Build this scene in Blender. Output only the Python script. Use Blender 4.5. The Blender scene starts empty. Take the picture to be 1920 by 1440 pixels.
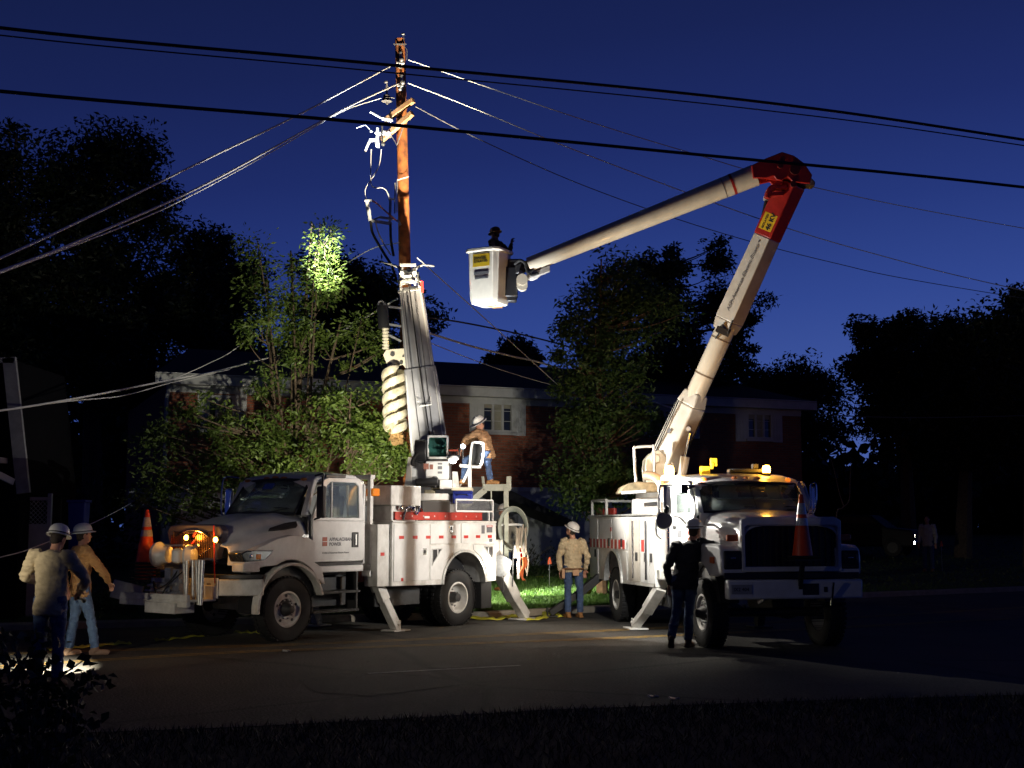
import bpy, bmesh, math, random
import numpy as np
from mathutils import Vector, Matrix, Euler
from mathutils.bvhtree import BVHTree
random.seed(7)
PI = math.pi
scene = bpy.context.scene
COL = scene.collection
# ------------------------------------------------------------------ camera
F, HC = 2400.0, 1.9
TH = math.atan(265 / F)
cam_d = bpy.data.cameras.new('camera'); cam = bpy.data.objects.new('camera', cam_d); COL.objects.link(cam)
cam.location = (0, 0, HC); cam.rotation_euler = (PI / 2 + TH, 0, 0)
cam_d.sensor_width = 36; cam_d.lens = 45; cam_d.clip_end = 2000
scene.camera = cam
# ------------------------------------------------------------------ dusk sky
w = bpy.data.worlds.new('World'); scene.world = w; w.use_nodes = True
nt = w.node_tree; nt.nodes.clear()
out = nt.nodes.new('ShaderNodeOutputWorld'); bg = nt.nodes.new('ShaderNodeBackground')
tc = nt.nodes.new('ShaderNodeTexCoord'); sp = nt.nodes.new('ShaderNodeSeparateXYZ')
rmp = nt.nodes.new('ShaderNodeValToRGB')
er = rmp.color_ramp; er.interpolation = 'LINEAR'
er.elements[0].position = 0.0; er.elements[0].color = (*(0.058, 0.104, 0.345), 1)
er.elements[1].position = 1.0; er.elements[1].color = (*(0.0012, 0.002, 0.012), 1)
for p_, c_ in [(0.07, (0.043, 0.084, 0.315)), (0.14, (0.0265, 0.057, 0.256)), (0.21, (0.0165, 0.0355, 0.182)), (0.28, (0.0108, 0.022, 0.124)), (0.36, (0.0076, 0.0148, 0.082)), (0.45, (0.0056, 0.0108, 0.057)), (0.65, (0.0025, 0.0045, 0.025))]:
    e = er.elements.new(p_); e.color = (*c_, 1)
skyt = nt.nodes.new('ShaderNodeTexSky'); skyt.sky_type = 'NISHITA'; skyt.sun_disc = False
skyt.sun_elevation = math.radians(-2.0); skyt.sun_rotation = math.radians(20)
skm = nt.nodes.new('ShaderNodeMix'); skm.data_type = 'RGBA'; skm.blend_type = 'ADD'; skm.inputs[0].default_value = 0.003
# the west glow: brighter to the right
mth = nt.nodes.new('ShaderNodeMath'); mth.operation = 'MULTIPLY_ADD'; mth.inputs[1].default_value = -0.13
nt.links.new(tc.outputs['Generated'], sp.inputs[0])
nt.links.new(sp.outputs[0], mth.inputs[0]); nt.links.new(sp.outputs[2], mth.inputs[2])
mt2 = nt.nodes.new('ShaderNodeMath'); mt2.operation = 'MULTIPLY_ADD'; mt2.inputs[1].default_value = -.20; nt.links.new(sp.outputs[1], mt2.inputs[0]); nt.links.new(mth.outputs[0], mt2.inputs[2])
mt3 = nt.nodes.new('ShaderNodeMath'); mt3.operation = 'ADD'; mt3.inputs[1].default_value = .19; nt.links.new(mt2.outputs[0], mt3.inputs[0])   # the glow is in the west, ahead; the sky behind is darker
nt.links.new(mt3.outputs[0], rmp.inputs[0])
nt.links.new(rmp.outputs[0], skm.inputs[6]); nt.links.new(skyt.outputs[0], skm.inputs[7])
nt.links.new(skm.outputs[2], bg.inputs[0]); bg.inputs[1].default_value = 1.07
nt.links.new(bg.outputs[0], out.inputs[0])
sun_d = bpy.data.lights.new('sun', 'SUN'); sun = bpy.data.objects.new('sun', sun_d); COL.objects.link(sun)
sun_d.energy = 0.004; sun_d.angle = math.radians(10); sun_d.color = (.6, .7, 1); sun.rotation_euler = (math.radians(40), 0, math.radians(-20))
vs = scene.view_settings; vs.view_transform = 'Standard'; vs.look = 'None'; vs.exposure = 0; vs.gamma = 1
scene.render.resolution_x = 1024; scene.render.resolution_y = 768
# ------------------------------------------------------------------ camera maths (pixel of the photo + distance -> point in the world)
_c, _s = math.cos(TH), math.sin(TH)
def ray(px, py):
    a = (px - 960) / F; b = (720 - py) / F
    return Vector((a, _c - b * _s, _s + b * _c))
def gnd(px, py, z=0.0):
    d = ray(px, py); t = (z - HC) / d.z; return Vector((d.x * t, d.y * t, z))
def at(px, py, Y):
    d = ray(px, py); t = Y / d.y; return Vector((d.x * t, Y, HC + d.z * t))
# ------------------------------------------------------------------ materials
MATS = {}
def mat(name, col, rough=.6, metal=0., var=0., scale=6., bump=0., coat=0., emit=None, es=0., dark=None, trans=0., spec=.5, detail=4, bscale=None, alpha=None, st=None):
    if name in MATS: return MATS[name]
    m = bpy.data.materials.new(name); m.use_nodes = True; n = m.node_tree.nodes; L = m.node_tree.links
    b = n['Principled BSDF']
    b.inputs['Base Color'].default_value = (*col, 1); b.inputs['Roughness'].default_value = rough; b.inputs['Metallic'].default_value = metal
    b.inputs['Specular IOR Level'].default_value = spec
    if coat: b.inputs['Coat Weight'].default_value = coat; b.inputs['Coat Roughness'].default_value = .08
    if trans: b.inputs['Transmission Weight'].default_value = trans
    if alpha is not None: b.inputs['Alpha'].default_value = alpha
    if emit: b.inputs['Emission Color'].default_value = (*emit, 1); b.inputs['Emission Strength'].default_value = es
    if var or bump:
        t = n.new('ShaderNodeTexCoord'); nz = n.new('ShaderNodeTexNoise'); nz.inputs['Scale'].default_value = scale; nz.inputs['Detail'].default_value = detail; nz.inputs['Roughness'].default_value = .65
        if st:
            mp_ = n.new('ShaderNodeMapping'); mp_.inputs['Scale'].default_value = st; L.new(t.outputs['Object'], mp_.inputs[0]); L.new(mp_.outputs[0], nz.inputs['Vector'])
        else: L.new(t.outputs['Object'], nz.inputs['Vector'])
        if var:
            r = n.new('ShaderNodeValToRGB'); r.color_ramp.elements[0].position = .3; r.color_ramp.elements[1].position = .7
            d = dark or tuple(c * (1 - var) for c in col)
            r.color_ramp.elements[0].color = (*d, 1); r.color_ramp.elements[1].color = (*[min(1, c * (1 + var * .4)) for c in col], 1)
            L.new(nz.outputs['Fac'], r.inputs[0]); L.new(r.outputs[0], b.inputs['Base Color'])
        if bump:
            bp = n.new('ShaderNodeBump'); bp.inputs['Strength'].default_value = bump; bp.inputs['Distance'].default_value = .02
            if bscale:
                n2 = n.new('ShaderNodeTexNoise'); n2.inputs['Scale'].default_value = bscale; n2.inputs['Detail'].default_value = 5; L.new(t.outputs['Object'], n2.inputs['Vector']); L.new(n2.outputs['Fac'], bp.inputs['Height'])
            else: L.new(nz.outputs['Fac'], bp.inputs['Height'])
            L.new(bp.outputs[0], b.inputs['Normal'])
    MATS[name] = m; return m
white = mat('white_paint', (.72, .71, .69), .34, var=.2, scale=2.6, coat=.4, dark=(.56, .55, .53), bump=.05, bscale=30, st=(1.1, 1.1, .8), detail=7)
whited = mat('worn_white_paint', (.66, .65, .62), .5, var=.4, scale=4, dark=(.42, .40, .36), bump=.08, bscale=50, st=(1.1, 1.1, .75), detail=8)
cream = mat('cream_fibreglass', (.72, .66, .52), .35, var=.12, scale=5, coat=.4)
augm = mat('auger_steel', (.70, .66, .54), .55, var=.5, scale=9, dark=(.44, .37, .24), bump=.12, bscale=45)
black = mat('black_rubber', (.012, .012, .013), .8, bump=.2, scale=30)
blackp = mat('black_plastic', (.018, .018, .02), .45)
darkm = mat('dark_chassis_metal', (.03, .03, .032), .6, var=.4, scale=12)
steel = mat('galvanised_steel', (.42, .43, .44), .42, metal=.75, var=.3, scale=20)
chrome = mat('polished_chrome', (.8, .8, .8), .12, metal=1.)
alu = mat('brushed_aluminium', (.62, .62, .6), .38, metal=.7, var=.3, scale=15)
glass = mat('tinted_glass', (.72, .84, .80), .03, trans=.9, spec=.6)
dglass = mat('dark_window_glass', (.02, .025, .03), .06, spec=.8)
redp = mat('red_paint', (.42, .022, .015), .4, var=.25, scale=8, coat=.2)
redl = mat('red_fibreglass', (.46, .035, .02), .45, var=.25, scale=10)
reds = mat('red_reflective_tape', (.5, .03, .02), .4)
whs = mat('white_reflective_tape', (.8, .8, .78), .4)
yell = mat('yellow_sticker', (.75, .5, .02), .5)
ink = mat('black_lettering', (.02, .02, .02), .6)
inkb = mat('grey_lettering', (.14, .14, .15), .6)
orange = mat('orange_vinyl', (.75, .075, .012), .38, var=.2, scale=9)
refl = mat('silver_reflective_collar', (.62, .62, .60), .3, metal=.3, var=.3, scale=30)
ambl = mat('amber_lens', (.6, .16, .01), .2, emit=(1, .30, .02), es=.25)
redlens = mat('red_lens', (.4, .01, .01), .2)
blue = mat('blue_plastic', (.03, .05, .35), .45)
green = mat('green_rope', (.02, .12, .10), .8, var=.4, scale=60)
wood = mat('pole_wood', (.42, .135, .030), .8, var=.55, scale=5, dark=(.14, .05, .02), bump=.5)
cedar = mat('crossarm_wood', (.45, .26, .13), .8, var=.4, scale=12)
porc = mat('grey_porcelain', (.62, .66, .70), .2)
cable = mat('black_cable', (.010, .010, .011), .65)
wire = mat('bare_aluminium_wire', (.70, .69, .66), .6, metal=.1)
skin = mat('skin', (.48, .24, .16), .55, var=.15, scale=20)
tan = mat('tan_shirt', (.55, .45, .29), .9, var=.2, scale=14, bump=.6, bscale=22)
brownsh = mat('brown_work_shirt', (.30, .17, .085), .9, var=.2, scale=14, bump=.6, bscale=22)
greysh = mat('grey_green_jacket', (.30, .29, .24), .9, var=.2, scale=14, bump=.6, bscale=22)
orsh = mat('rust_work_shirt', (.55, .30, .12), .9, var=.2, scale=14, bump=.6, bscale=22)
darksh = mat('dark_jacket', (.022, .022, .028), .9, bump=.6, scale=22)
denim = mat('blue_denim', (.055, .095, .20), .9, var=.35, scale=16, bump=.5, bscale=26)
denl = mat('faded_denim', (.12, .20, .36), .9, var=.3, scale=14, bump=.5, bscale=26)
boot = mat('tan_leather_boot', (.34, .16, .05), .7, var=.3, scale=30)
bootd = mat('brown_leather_boot', (.10, .05, .03), .7, var=.3, scale=30)
hat = mat('white_hard_hat', (.78, .77, .74), .3, coat=.3)
hair = mat('dark_hair', (.03, .02, .015), .8)
conc = mat('kerb_concrete', (.30, .26, .20), .9, var=.3, scale=5, bump=.4, bscale=50)
bark = mat('tree_bark', (.12, .085, .055), .9, var=.5, scale=12, bump=.8)
yline = mat('yellow_road_paint', (.34, .20, .03), .8, var=.5, scale=9, dark=(.09, .07, .03), detail=8)
wline = mat('white_road_paint', (.4, .4, .38), .8, var=.5, scale=9)
def lampmat(name, col, s): return mat(name, (1, 1, 1), .4, emit=col, es=s)
lamp_w = lampmat('lit_flood_lens', (1, .97, .88), 60)
lamp_b = lampmat('lit_blue_white_lens', (.55, .8, 1), 20)
lamp_a = lampmat('lit_amber_beacon', (1, .45, .04), 42)
# asphalt
def asphalt():
    m = bpy.data.materials.new('asphalt'); m.use_nodes = True; n = m.node_tree.nodes; L = m.node_tree.links; b = n['Principled BSDF']
    t = n.new('ShaderNodeTexCoord'); a = n.new('ShaderNodeTexNoise'); a.inputs['Scale'].default_value = .55; a.inputs['Detail'].default_value = 9; a.inputs['Roughness'].default_value = .7
    g = n.new('ShaderNodeTexNoise'); g.inputs['Scale'].default_value = 28; g.inputs['Detail'].default_value = 3
    v = n.new('ShaderNodeTexVoronoi'); v.feature = 'DISTANCE_TO_EDGE'; v.inputs['Scale'].default_value = .22; v.inputs['Randomness'].default_value = 1
    dn = n.new('ShaderNodeTexNoise'); dn.inputs['Scale'].default_value = 1.2; dn.inputs['Detail'].default_value = 6
    mx = n.new('ShaderNodeMix'); mx.data_type = 'RGBA'; mx.inputs[0].default_value = .12; L.new(t.outputs['Object'], mx.inputs[6]); L.new(t.outputs['Object'], dn.inputs[0]); L.new(dn.outputs['Color'], mx.inputs[7])
    L.new(mx.outputs[2], v.inputs['Vector'])
    for q in (a, g): L.new(t.outputs['Object'], q.inputs[0])
    r = n.new('ShaderNodeValToRGB'); r.color_ramp.elements[0].position = .3; r.color_ramp.elements[0].color = (.026, .024, .022, 1); r.color_ramp.elements[1].position = .72; r.color_ramp.elements[1].color = (.066, .061, .054, 1)
    r2 = n.new('ShaderNodeValToRGB'); r2.color_ramp.elements[0].position = .3; r2.color_ramp.elements[0].color = (.35, .35, .35, 1); r2.color_ramp.elements[1].position = .75; r2.color_ramp.elements[1].color = (1.75, 1.72, 1.65, 1)
    r3 = n.new('ShaderNodeValToRGB'); r3.color_ramp.elements[0].position = .0; r3.color_ramp.elements[0].color = (.12, .12, .12, 1); r3.color_ramp.elements[1].position = .016; r3.color_ramp.elements[1].color = (1, 1, 1, 1)
    L.new(a.outputs['Fac'], r.inputs[0]); L.new(g.outputs['Fac'], r2.inputs[0]); L.new(v.outputs['Distance'], r3.inputs[0])
    m1 = n.new('ShaderNodeMix'); m1.data_type = 'RGBA'; m1.blend_type = 'MULTIPLY'; m1.inputs[0].default_value = 1; L.new(r.outputs[0], m1.inputs[6]); L.new(r2.outputs[0], m1.inputs[7])
    m2 = n.new('ShaderNodeMix'); m2.data_type = 'RGBA'; m2.blend_type = 'MULTIPLY'; m2.inputs[0].default_value = 1.; L.new(m1.outputs[2], m2.inputs[6]); L.new(r3.outputs[0], m2.inputs[7])
    L.new(m2.outputs[2], b.inputs['Base Color']); b.inputs['Roughness'].default_value = .85
    bp = n.new('ShaderNodeBump'); bp.inputs['Strength'].default_value = .9; bp.inputs['Distance'].default_value = .015; L.new(g.outputs['Fac'], bp.inputs['Height']); L.new(bp.outputs[0], b.inputs['Normal'])
    return m
def brickmat():
    m = bpy.data.materials.new('red_brick'); m.use_nodes = True; n = m.node_tree.nodes; L = m.node_tree.links; b = n['Principled BSDF']
    t = n.new('ShaderNodeTexCoord'); s = n.new('ShaderNodeSeparateXYZ'); c = n.new('ShaderNodeCombineXYZ'); L.new(t.outputs['Object'], s.inputs[0])
    ad = n.new('ShaderNodeMath'); ad.operation = 'ADD'; L.new(s.outputs[0], ad.inputs[0]); L.new(s.outputs[1], ad.inputs[1])
    L.new(ad.outputs[0], c.inputs[0]); L.new(s.outputs[2], c.inputs[1])
    k = n.new('ShaderNodeTexBrick'); k.inputs['Scale'].default_value = 1; k.inputs['Brick Width'].default_value = .215; k.inputs['Row Height'].default_value = .075; k.inputs['Mortar Size'].default_value = .009
    k.inputs['Color1'].default_value = (.30, .085, .042, 1); k.inputs['Color2'].default_value = (.20, .060, .035, 1); k.inputs['Mortar'].default_value = (.16, .12, .09, 1)
    L.new(c.outputs[0], k.inputs['Vector']); L.new(k.outputs['Color'], b.inputs['Base Color']); b.inputs['Roughness'].default_value = .9
    bp = n.new('ShaderNodeBump'); bp.inputs['Strength'].default_value = .6; bp.inputs['Distance'].default_value = .01; bp.invert = True; L.new(k.outputs['Fac'], bp.inputs['Height']); L.new(bp.outputs[0], b.inputs['Normal'])
    return m
def leafmat(name, c1, c2, tr=.35):
    m = bpy.data.materials.new(name); m.use_nodes = True; n = m.node_tree.nodes; L = m.node_tree.links; b = n['Principled BSDF']; o = n['Material Output']
    t = n.new('ShaderNodeTexCoord'); z = n.new('ShaderNodeTexNoise'); z.inputs['Scale'].default_value = 3.; z.inputs['Detail'].default_value = 6; L.new(t.outputs['Object'], z.inputs[0])
    r = n.new('ShaderNodeValToRGB'); r.color_ramp.elements[0].position = .35; r.color_ramp.elements[0].color = (*c1, 1); r.color_ramp.elements[1].position = .68; r.color_ramp.elements[1].color = (*c2, 1)
    L.new(z.outputs['Fac'], r.inputs[0]); L.new(r.outputs[0], b.inputs['Base Color']); b.inputs['Roughness'].default_value = .5
    tl = n.new('ShaderNodeBsdfTranslucent'); L.new(r.outputs[0], tl.inputs[0]); mx = n.new('ShaderNodeMixShader'); mx.inputs[0].default_value = tr
    L.new(b.outputs[0], mx.inputs[1]); L.new(tl.outputs[0], mx.inputs[2]); L.new(mx.outputs[0], o.inputs['Surface'])
    return m
M_ASPH = asphalt(); M_BRICK = brickmat()
leaf_l = leafmat('pear_leaves', (.045, .085, .012), (.17, .24, .045))
leaf_g = leafmat('green_leaves', (.045, .095, .018), (.13, .20, .045))
leaf_d = leafmat('dark_leaves', (.020, .030, .012), (.040, .055, .02))
leaf_y = leafmat('shrub_leaves', (.05, .07, .015), (.11, .13, .04))
grassm = leafmat('grass_blades', (.035, .095, .012), (.10, .19, .03), .3)
lawnm = mat('lawn_soil', (.030, .055, .014), .95, var=.5, scale=1.6, dark=(.03, .032, .014), bump=.6, bscale=30)
dirtm = mat('bare_dirt', (.12, .085, .05), .95, var=.4, scale=2.5, bump=.6, bscale=20)
# ------------------------------------------------------------------ mesh builder
def rot_to(d):
    return Vector((0, 0, 1)).rotation_difference(Vector(d).normalized()).to_matrix()
class MB:
    def __init__(s): s.v = []; s.f = []; s.m = []; s.mi = 0
    def add(s, vs, fs):
        o = len(s.v); s.v += [tuple(x) for x in vs]; s.f += [tuple(i + o for i in f) for f in fs]; s.m += [s.mi] * len(fs); return s
    def box(s, x0, x1, y0, y1, z0, z1):
        v = [(x, y, z) for x in (x0, x1) for y in (y0, y1) for z in (z0, z1)]
        return s.add(v, [(0, 1, 3, 2), (4, 6, 7, 5), (0, 4, 5, 1), (2, 3, 7, 6), (0, 2, 6, 4), (1, 5, 7, 3)])
    def obox(s, c, size, R=None):
        c = Vector(c); R = R if R is not None else Matrix.Identity(3)
        v = [c + R @ Vector((x * size[0] / 2, y * size[1] / 2, z * size[2] / 2)) for x in (-1, 1) for y in (-1, 1) for z in (-1, 1)]
        return s.add(v, [(0, 1, 3, 2), (4, 6, 7, 5), (0, 4, 5, 1), (2, 3, 7, 6), (0, 2, 6, 4), (1, 5, 7, 3)])
    def bar(s, p, q, w, h, up=(0, 0, 1), w2=None, h2=None):
        p, q = Vector(p), Vector(q); d = (q - p).normalized(); up = Vector(up)
        sd = d.cross(up); sd = sd.normalized() if sd.length > 1e-4 else Vector((1, 0, 0)); u = sd.cross(d)
        w2 = w if w2 is None else w2; h2 = h if h2 is None else h2; v = []
        for c, a, b in ((p, w, h), (q, w2, h2)): v += [c + sd * (i * a / 2) + u * (j * b / 2) for i, j in ((-1, -1), (1, -1), (1, 1), (-1, 1))]
        return s.add(v, [(3, 2, 1, 0), (4, 5, 6, 7), (0, 1, 5, 4), (1, 2, 6, 5), (2, 3, 7, 6), (3, 0, 4, 7)])
    def prism(s, poly, axis, a, b):
        n = len(poly)
        def P(u, v, t): return {'y': (u, t, v), 'x': (t, u, v), 'z': (u, v, t)}[axis]
        v = [P(u, w_, a) for u, w_ in poly] + [P(u, w_, b) for u, w_ in poly]
        return s.add(v, [tuple(range(n))[::-1], tuple(range(n, 2 * n))] + [(i, (i + 1) % n, n + (i + 1) % n, n + i) for i in range(n)])
    def ring(s, outer, inner, axis, a, b):
        n = len(outer)
        def P(u, v, t): return {'y': (u, t, v), 'x': (t, u, v), 'z': (u, v, t)}[axis]
        v = [P(*p, a) for p in outer] + [P(*p, a) for p in inner] + [P(*p, b) for p in outer] + [P(*p, b) for p in inner]
        f = []
        for i in range(n):
            j = (i + 1) % n
            f += [(i, j, n + j, n + i), (2 * n + i, 3 * n + i, 3 * n + j, 2 * n + j), (i, 2 * n + i, 2 * n + j, j), (n + i, n + j, 3 * n + j, 3 * n + i)]
        return s.add(v, f)
    def cyl(s, p, q, r, r2=None, n=16, caps=True):
        p, q = Vector(p), Vector(q); R = rot_to(q - p); r2 = r if r2 is None else r2
        v = [c + R @ Vector((math.cos(2 * PI * i / n) * k, math.sin(2 * PI * i / n) * k, 0)) for c, k in ((p, r), (q, r2)) for i in range(n)]
        f = [(i, (i + 1) % n, n + (i + 1) % n, n + i) for i in range(n)]
        if caps: f += [tuple(range(n))[::-1], tuple(range(n, 2 * n))]
        return s.add(v, f)
    def tube(s, pts, r, n=8, r2=None, closed=False):
        pts = [Vector(p) for p in pts]; N = len(pts); v = []; f = []; prev = None
        for i, p in enumerate(pts):
            a = pts[max(0, i - 1)]; b = pts[min(N - 1, i + 1)]; d = (b - a).normalized()
            if prev is None: x = d.orthogonal().normalized()
            else: x = (prev - d * prev.dot(d)).normalized()
            prev = x; y = d.cross(x)
            if isinstance(r, (list, tuple)): k = r[i]
            else: k = r if r2 is None else r + (r2 - r) * i / (N - 1)
            v += [p + (x * math.cos(2 * PI * j / n) + y * math.sin(2 * PI * j / n)) * k for j in range(n)]
        for i in range(N - 1):
            for j in range(n): f.append((i * n + j, i * n + (j + 1) % n, (i + 1) * n + (j + 1) % n, (i + 1) * n + j))
        f += [tuple(range(n))[::-1], tuple(range((N - 1) * n, N * n))]
        return s.add(v, f)
    def lathe(s, prof, c, d=(0, 0, 1), n=32, caps=True):
        c = Vector(c); R = rot_to(d); N = len(prof)
        v = [c + R @ Vector((math.cos(2 * PI * i / n) * r, math.sin(2 * PI * i / n) * r, h)) for r, h in prof for i in range(n)]
        f = [(k * n + i, k * n + (i + 1) % n, (k + 1) * n + (i + 1) % n, (k + 1) * n + i) for k in range(N - 1) for i in range(n)]
        if caps: f += [tuple(range(n))[::-1], tuple(range((N - 1) * n, N * n))]
        return s.add(v, f)
    def ball(s, c, rx, ry=None, rz=None, n=16, m=10, R=None):
        ry = ry or rx; rz = rz or rx; c = Vector(c); R = R if R is not None else Matrix.Identity(3); v = []; f = []
        v.append(c + R @ Vector((0, 0, -rz)))
        for k in range(1, m):
            a = -PI / 2 + PI * k / m
            v += [c + R @ Vector((rx * math.cos(a) * math.cos(2 * PI * i / n), ry * math.cos(a) * math.sin(2 * PI * i / n), rz * math.sin(a))) for i in range(n)]
        v.append(c + R @ Vector((0, 0, rz)))
        for i in range(n):
            f.append((0, 1 + (i + 1) % n, 1 + i)); e = 1 + (m - 2) * n; f.append((e + i, e + (i + 1) % n, len(v) - 1))
        for k in range(m - 2):
            for i in range(n): f.append((1 + k * n + i, 1 + k * n + (i + 1) % n, 1 + (k + 1) * n + (i + 1) % n, 1 + (k + 1) * n + i))
        return s.add(v, f)
    def loft(s, secs, caps=True, closed=True):
        n = len(secs[0]); v = [p for q in secs for p in q]; f = []
        rg = n if closed else n - 1
        for k in range(len(secs) - 1):
            for i in range(rg): f.append((k * n + i, k * n + (i + 1) % n, (k + 1) * n + (i + 1) % n, (k + 1) * n + i))
        if caps and closed: f += [tuple(range(n))[::-1], tuple(range((len(secs) - 1) * n, len(secs) * n))]
        return s.add(v, f)
    def build(s, name, mats, parent=None, bevel=0., smooth=True, sub=0, ang=35, loc=None):
        me = bpy.data.meshes.new(name); me.from_pydata(s.v, [], s.f)
        mats = mats if isinstance(mats, (list, tuple)) else [mats]
        for m in mats: me.materials.append(m)
        if len(mats) > 1: me.polygons.foreach_set('material_index', s.m)
        bm = bmesh.new(); bm.from_mesh(me); bmesh.ops.recalc_face_normals(bm, faces=bm.faces); bm.to_mesh(me); bm.free()
        o = bpy.data.objects.new(name, me); COL.objects.link(o); o.parent = parent
        if loc is not None: o.location = loc
        if bevel:
            b = o.modifiers.new('bevel', 'BEVEL'); b.width = bevel; b.segments = 2; b.limit_method = 'ANGLE'; b.angle_limit = math.radians(40)
        if sub: 
            q = o.modifiers.new('subsurf', 'SUBSURF'); q.levels = sub; q.render_levels = sub
        if smooth:
            me.polygons.foreach_set('use_smooth', [True] * len(me.polygons))
            if not sub: me.set_sharp_from_angle(angle=math.radians(ang))
        return o
def empty(name, loc=(0, 0, 0), rz=0):
    o = bpy.data.objects.new(name, None); COL.objects.link(o); o.location = loc; o.rotation_euler = (0, 0, rz); o.empty_display_size = .2; return o
def tag(o, label=None, cat=None, group=None, kind=None):
    if label: o['label'] = label
    if cat: o['category'] = cat
    if group: o['group'] = group
    if kind: o['kind'] = kind
    return o
def text(name, s, m, parent, origin, right, up, size, thick=.0, align='LEFT', shear=0.):
    """lettering as a real raised mesh lying in the plane (right, up)"""
    c = bpy.data.curves.new('t', 'FONT'); c.body = s; c.size = size; c.extrude = .0015; c.align_x = align; c.shear = shear; c.offset = thick; c.resolution_u = 2
    t = bpy.data.objects.new('t', c); me = bpy.data.meshes.new_from_object(t); bpy.data.objects.remove(t)
    me.materials.clear(); me.materials.append(m); o = bpy.data.objects.new(name, me); COL.objects.link(o); o.parent = parent
    r = Vector(right).normalized(); u = Vector(up).normalized(); nn = r.cross(u)
    M = Matrix((r, u, nn)).transposed().to_4x4(); M.translation = Vector(origin); o.matrix_local = M
    return o
def arc(cx, cz, r, a0, a1, n, r2=None):
    r2 = r2 or r
    return [(cx + r * math.cos(math.radians(a0 + (a1 - a0) * i / n)), cz + r2 * math.sin(math.radians(a0 + (a1 - a0) * i / n))) for i in range(n + 1)]
def light(name, kind, loc, power, col=(1, .95, .85), size=.1, aim=None, cone=60, blend=.3, parent=None):
    d = bpy.data.lights.new(name, kind); d.energy = power; d.color = col
    if kind != 'SUN': d.shadow_soft_size = size
    if kind == 'SPOT': d.spot_size = math.radians(cone); d.spot_blend = blend
    o = bpy.data.objects.new(name, d); COL.objects.link(o); o.location = loc
    if aim is not None: o.rotation_euler = (Vector(aim) - Vector(loc)).to_track_quat('-Z', 'Y').to_euler()
    return o
def bez(p0, p1, p2, n=12):
    p0, p1, p2 = Vector(p0), Vector(p1), Vector(p2)
    return [p0 * (1 - t) ** 2 + p1 * 2 * t * (1 - t) + p2 * t * t for t in [i / n for i in range(n + 1)]]
def smoothpts(pts, n=6):
    P = [Vector(p) for p in pts]; P = [P[0] * 2 - P[1]] + P + [P[-1] * 2 - P[-2]]; o = []
    for i in range(1, len(P) - 2):
        for k in range(n):
            t = k / n; a, b, c, d = P[i - 1:i + 3]
            o.append(.5 * ((2 * b) + (c - a) * t + (2 * a - 5 * b + 4 * c - d) * t * t + (3 * b - a - 3 * c + d) * t ** 3))
    o.append(P[-2]); return o
# ================================================================== SETTING
def strip(name, A, B, za, zb, m, sub=1):
    mb = MB(); v = []; f = []; n = len(A)
    for i in range(n):
        for k in range(sub + 1):
            t = k / sub; v.append((A[i][0] * (1 - t) + B[i][0] * t, A[i][1] * (1 - t) + B[i][1] * t, za * (1 - t) + zb * t))
    for i in range(n - 1):
        for k in range(sub):
            a = i * (sub + 1) + k; f.append((a, a + 1, a + sub + 2, a + sub + 1))
    mb.add(v, f); return mb.build(name, m, smooth=False)
farP = [Vector(p) for p in [(-60, 3, 0), (-30, 15.5, 0), (-14, 21.8, 0), (-9.4, 23.5, 0), (-6.3, 24.6, 0), (-3.2, 25.7, 0), (-.66, 26.6, 0), (1.16, 28.0, 0), (4.6, 30.6, 0), (9.8, 34.5, 0), (18, 39.5, 0), (40, 50, 0), (90, 72, 0)]]
nearP = [Vector((-50, 1, 0)), Vector((-24, 6.5, 0))] + [gnd(*p) for p in [(-700, 1425), (-300, 1412), (130, 1399), (420, 1388), (700, 1373), (1000, 1354), (1500, 1335), (2200, 1315), (3200, 1290)]] + [Vector((30, 22, 0)), Vector((80, 36, 0))]
g = MB(); g.add([(-700, -60, -.12), (700, -60, -.12), (700, 1400, -.12), (-700, 1400, -.12)], [(0, 1, 2, 3)])
tag(g.build('ground', lawnm, smooth=False), kind='structure')
tag(strip('road', nearP, farP, 0, 0, M_ASPH, 6), kind='structure')
# far verge: rises gently away from the road
fa2 = [p + Vector((-.35 * 0 + (p.x + 2) * .0, 60, 0)) for p in farP]
nrm = [];
for i, p in enumerate(farP):
    d = (farP[min(i + 1, len(farP) - 1)] - farP[max(i - 1, 0)]).normalized(); nrm.append(Vector((-d.y, d.x, 0)))
offs = lambda k: [p + n * k for p, n in zip(farP, nrm)]
DR = [0, 1, 2.5, 5, 8, 12, 16, 20, 28, 60, 600]
def riz(d): return .13 + (d * .07 if d < 16 else 1.12 + .28 * (1 - math.exp(-(d - 16) / 7)))
mb = MB(); v = []; nf = len(farP); o16 = offs(.16)
for i in range(nf):
    for d in DR: q = o16[i] if d == 0 else Vector((farP[i].x, farP[i].y + d, 0)); v.append((q.x, q.y, riz(d)))
mb.add(v, [(i * len(DR) + k, i * len(DR) + k + 1, (i + 1) * len(DR) + k + 1, (i + 1) * len(DR) + k) for i in range(nf - 1) for k in range(len(DR) - 1)])
tag(mb.build('far_lawn', lawnm, smooth=True), kind='structure')
tag(strip('near_lawn', [Vector((p.x, p.y - 60, 0)) for p in nearP], [p - n * .16 for p, n in zip(nearP, nrm)], .2, .13, mat('night_darkened_soil', (.018, .018, .010), .95, var=.5, scale=2, bump=.5, bscale=30), 4), kind='structure')  # near soil is a darker copy: the unlit foreground is put into its colour
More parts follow.
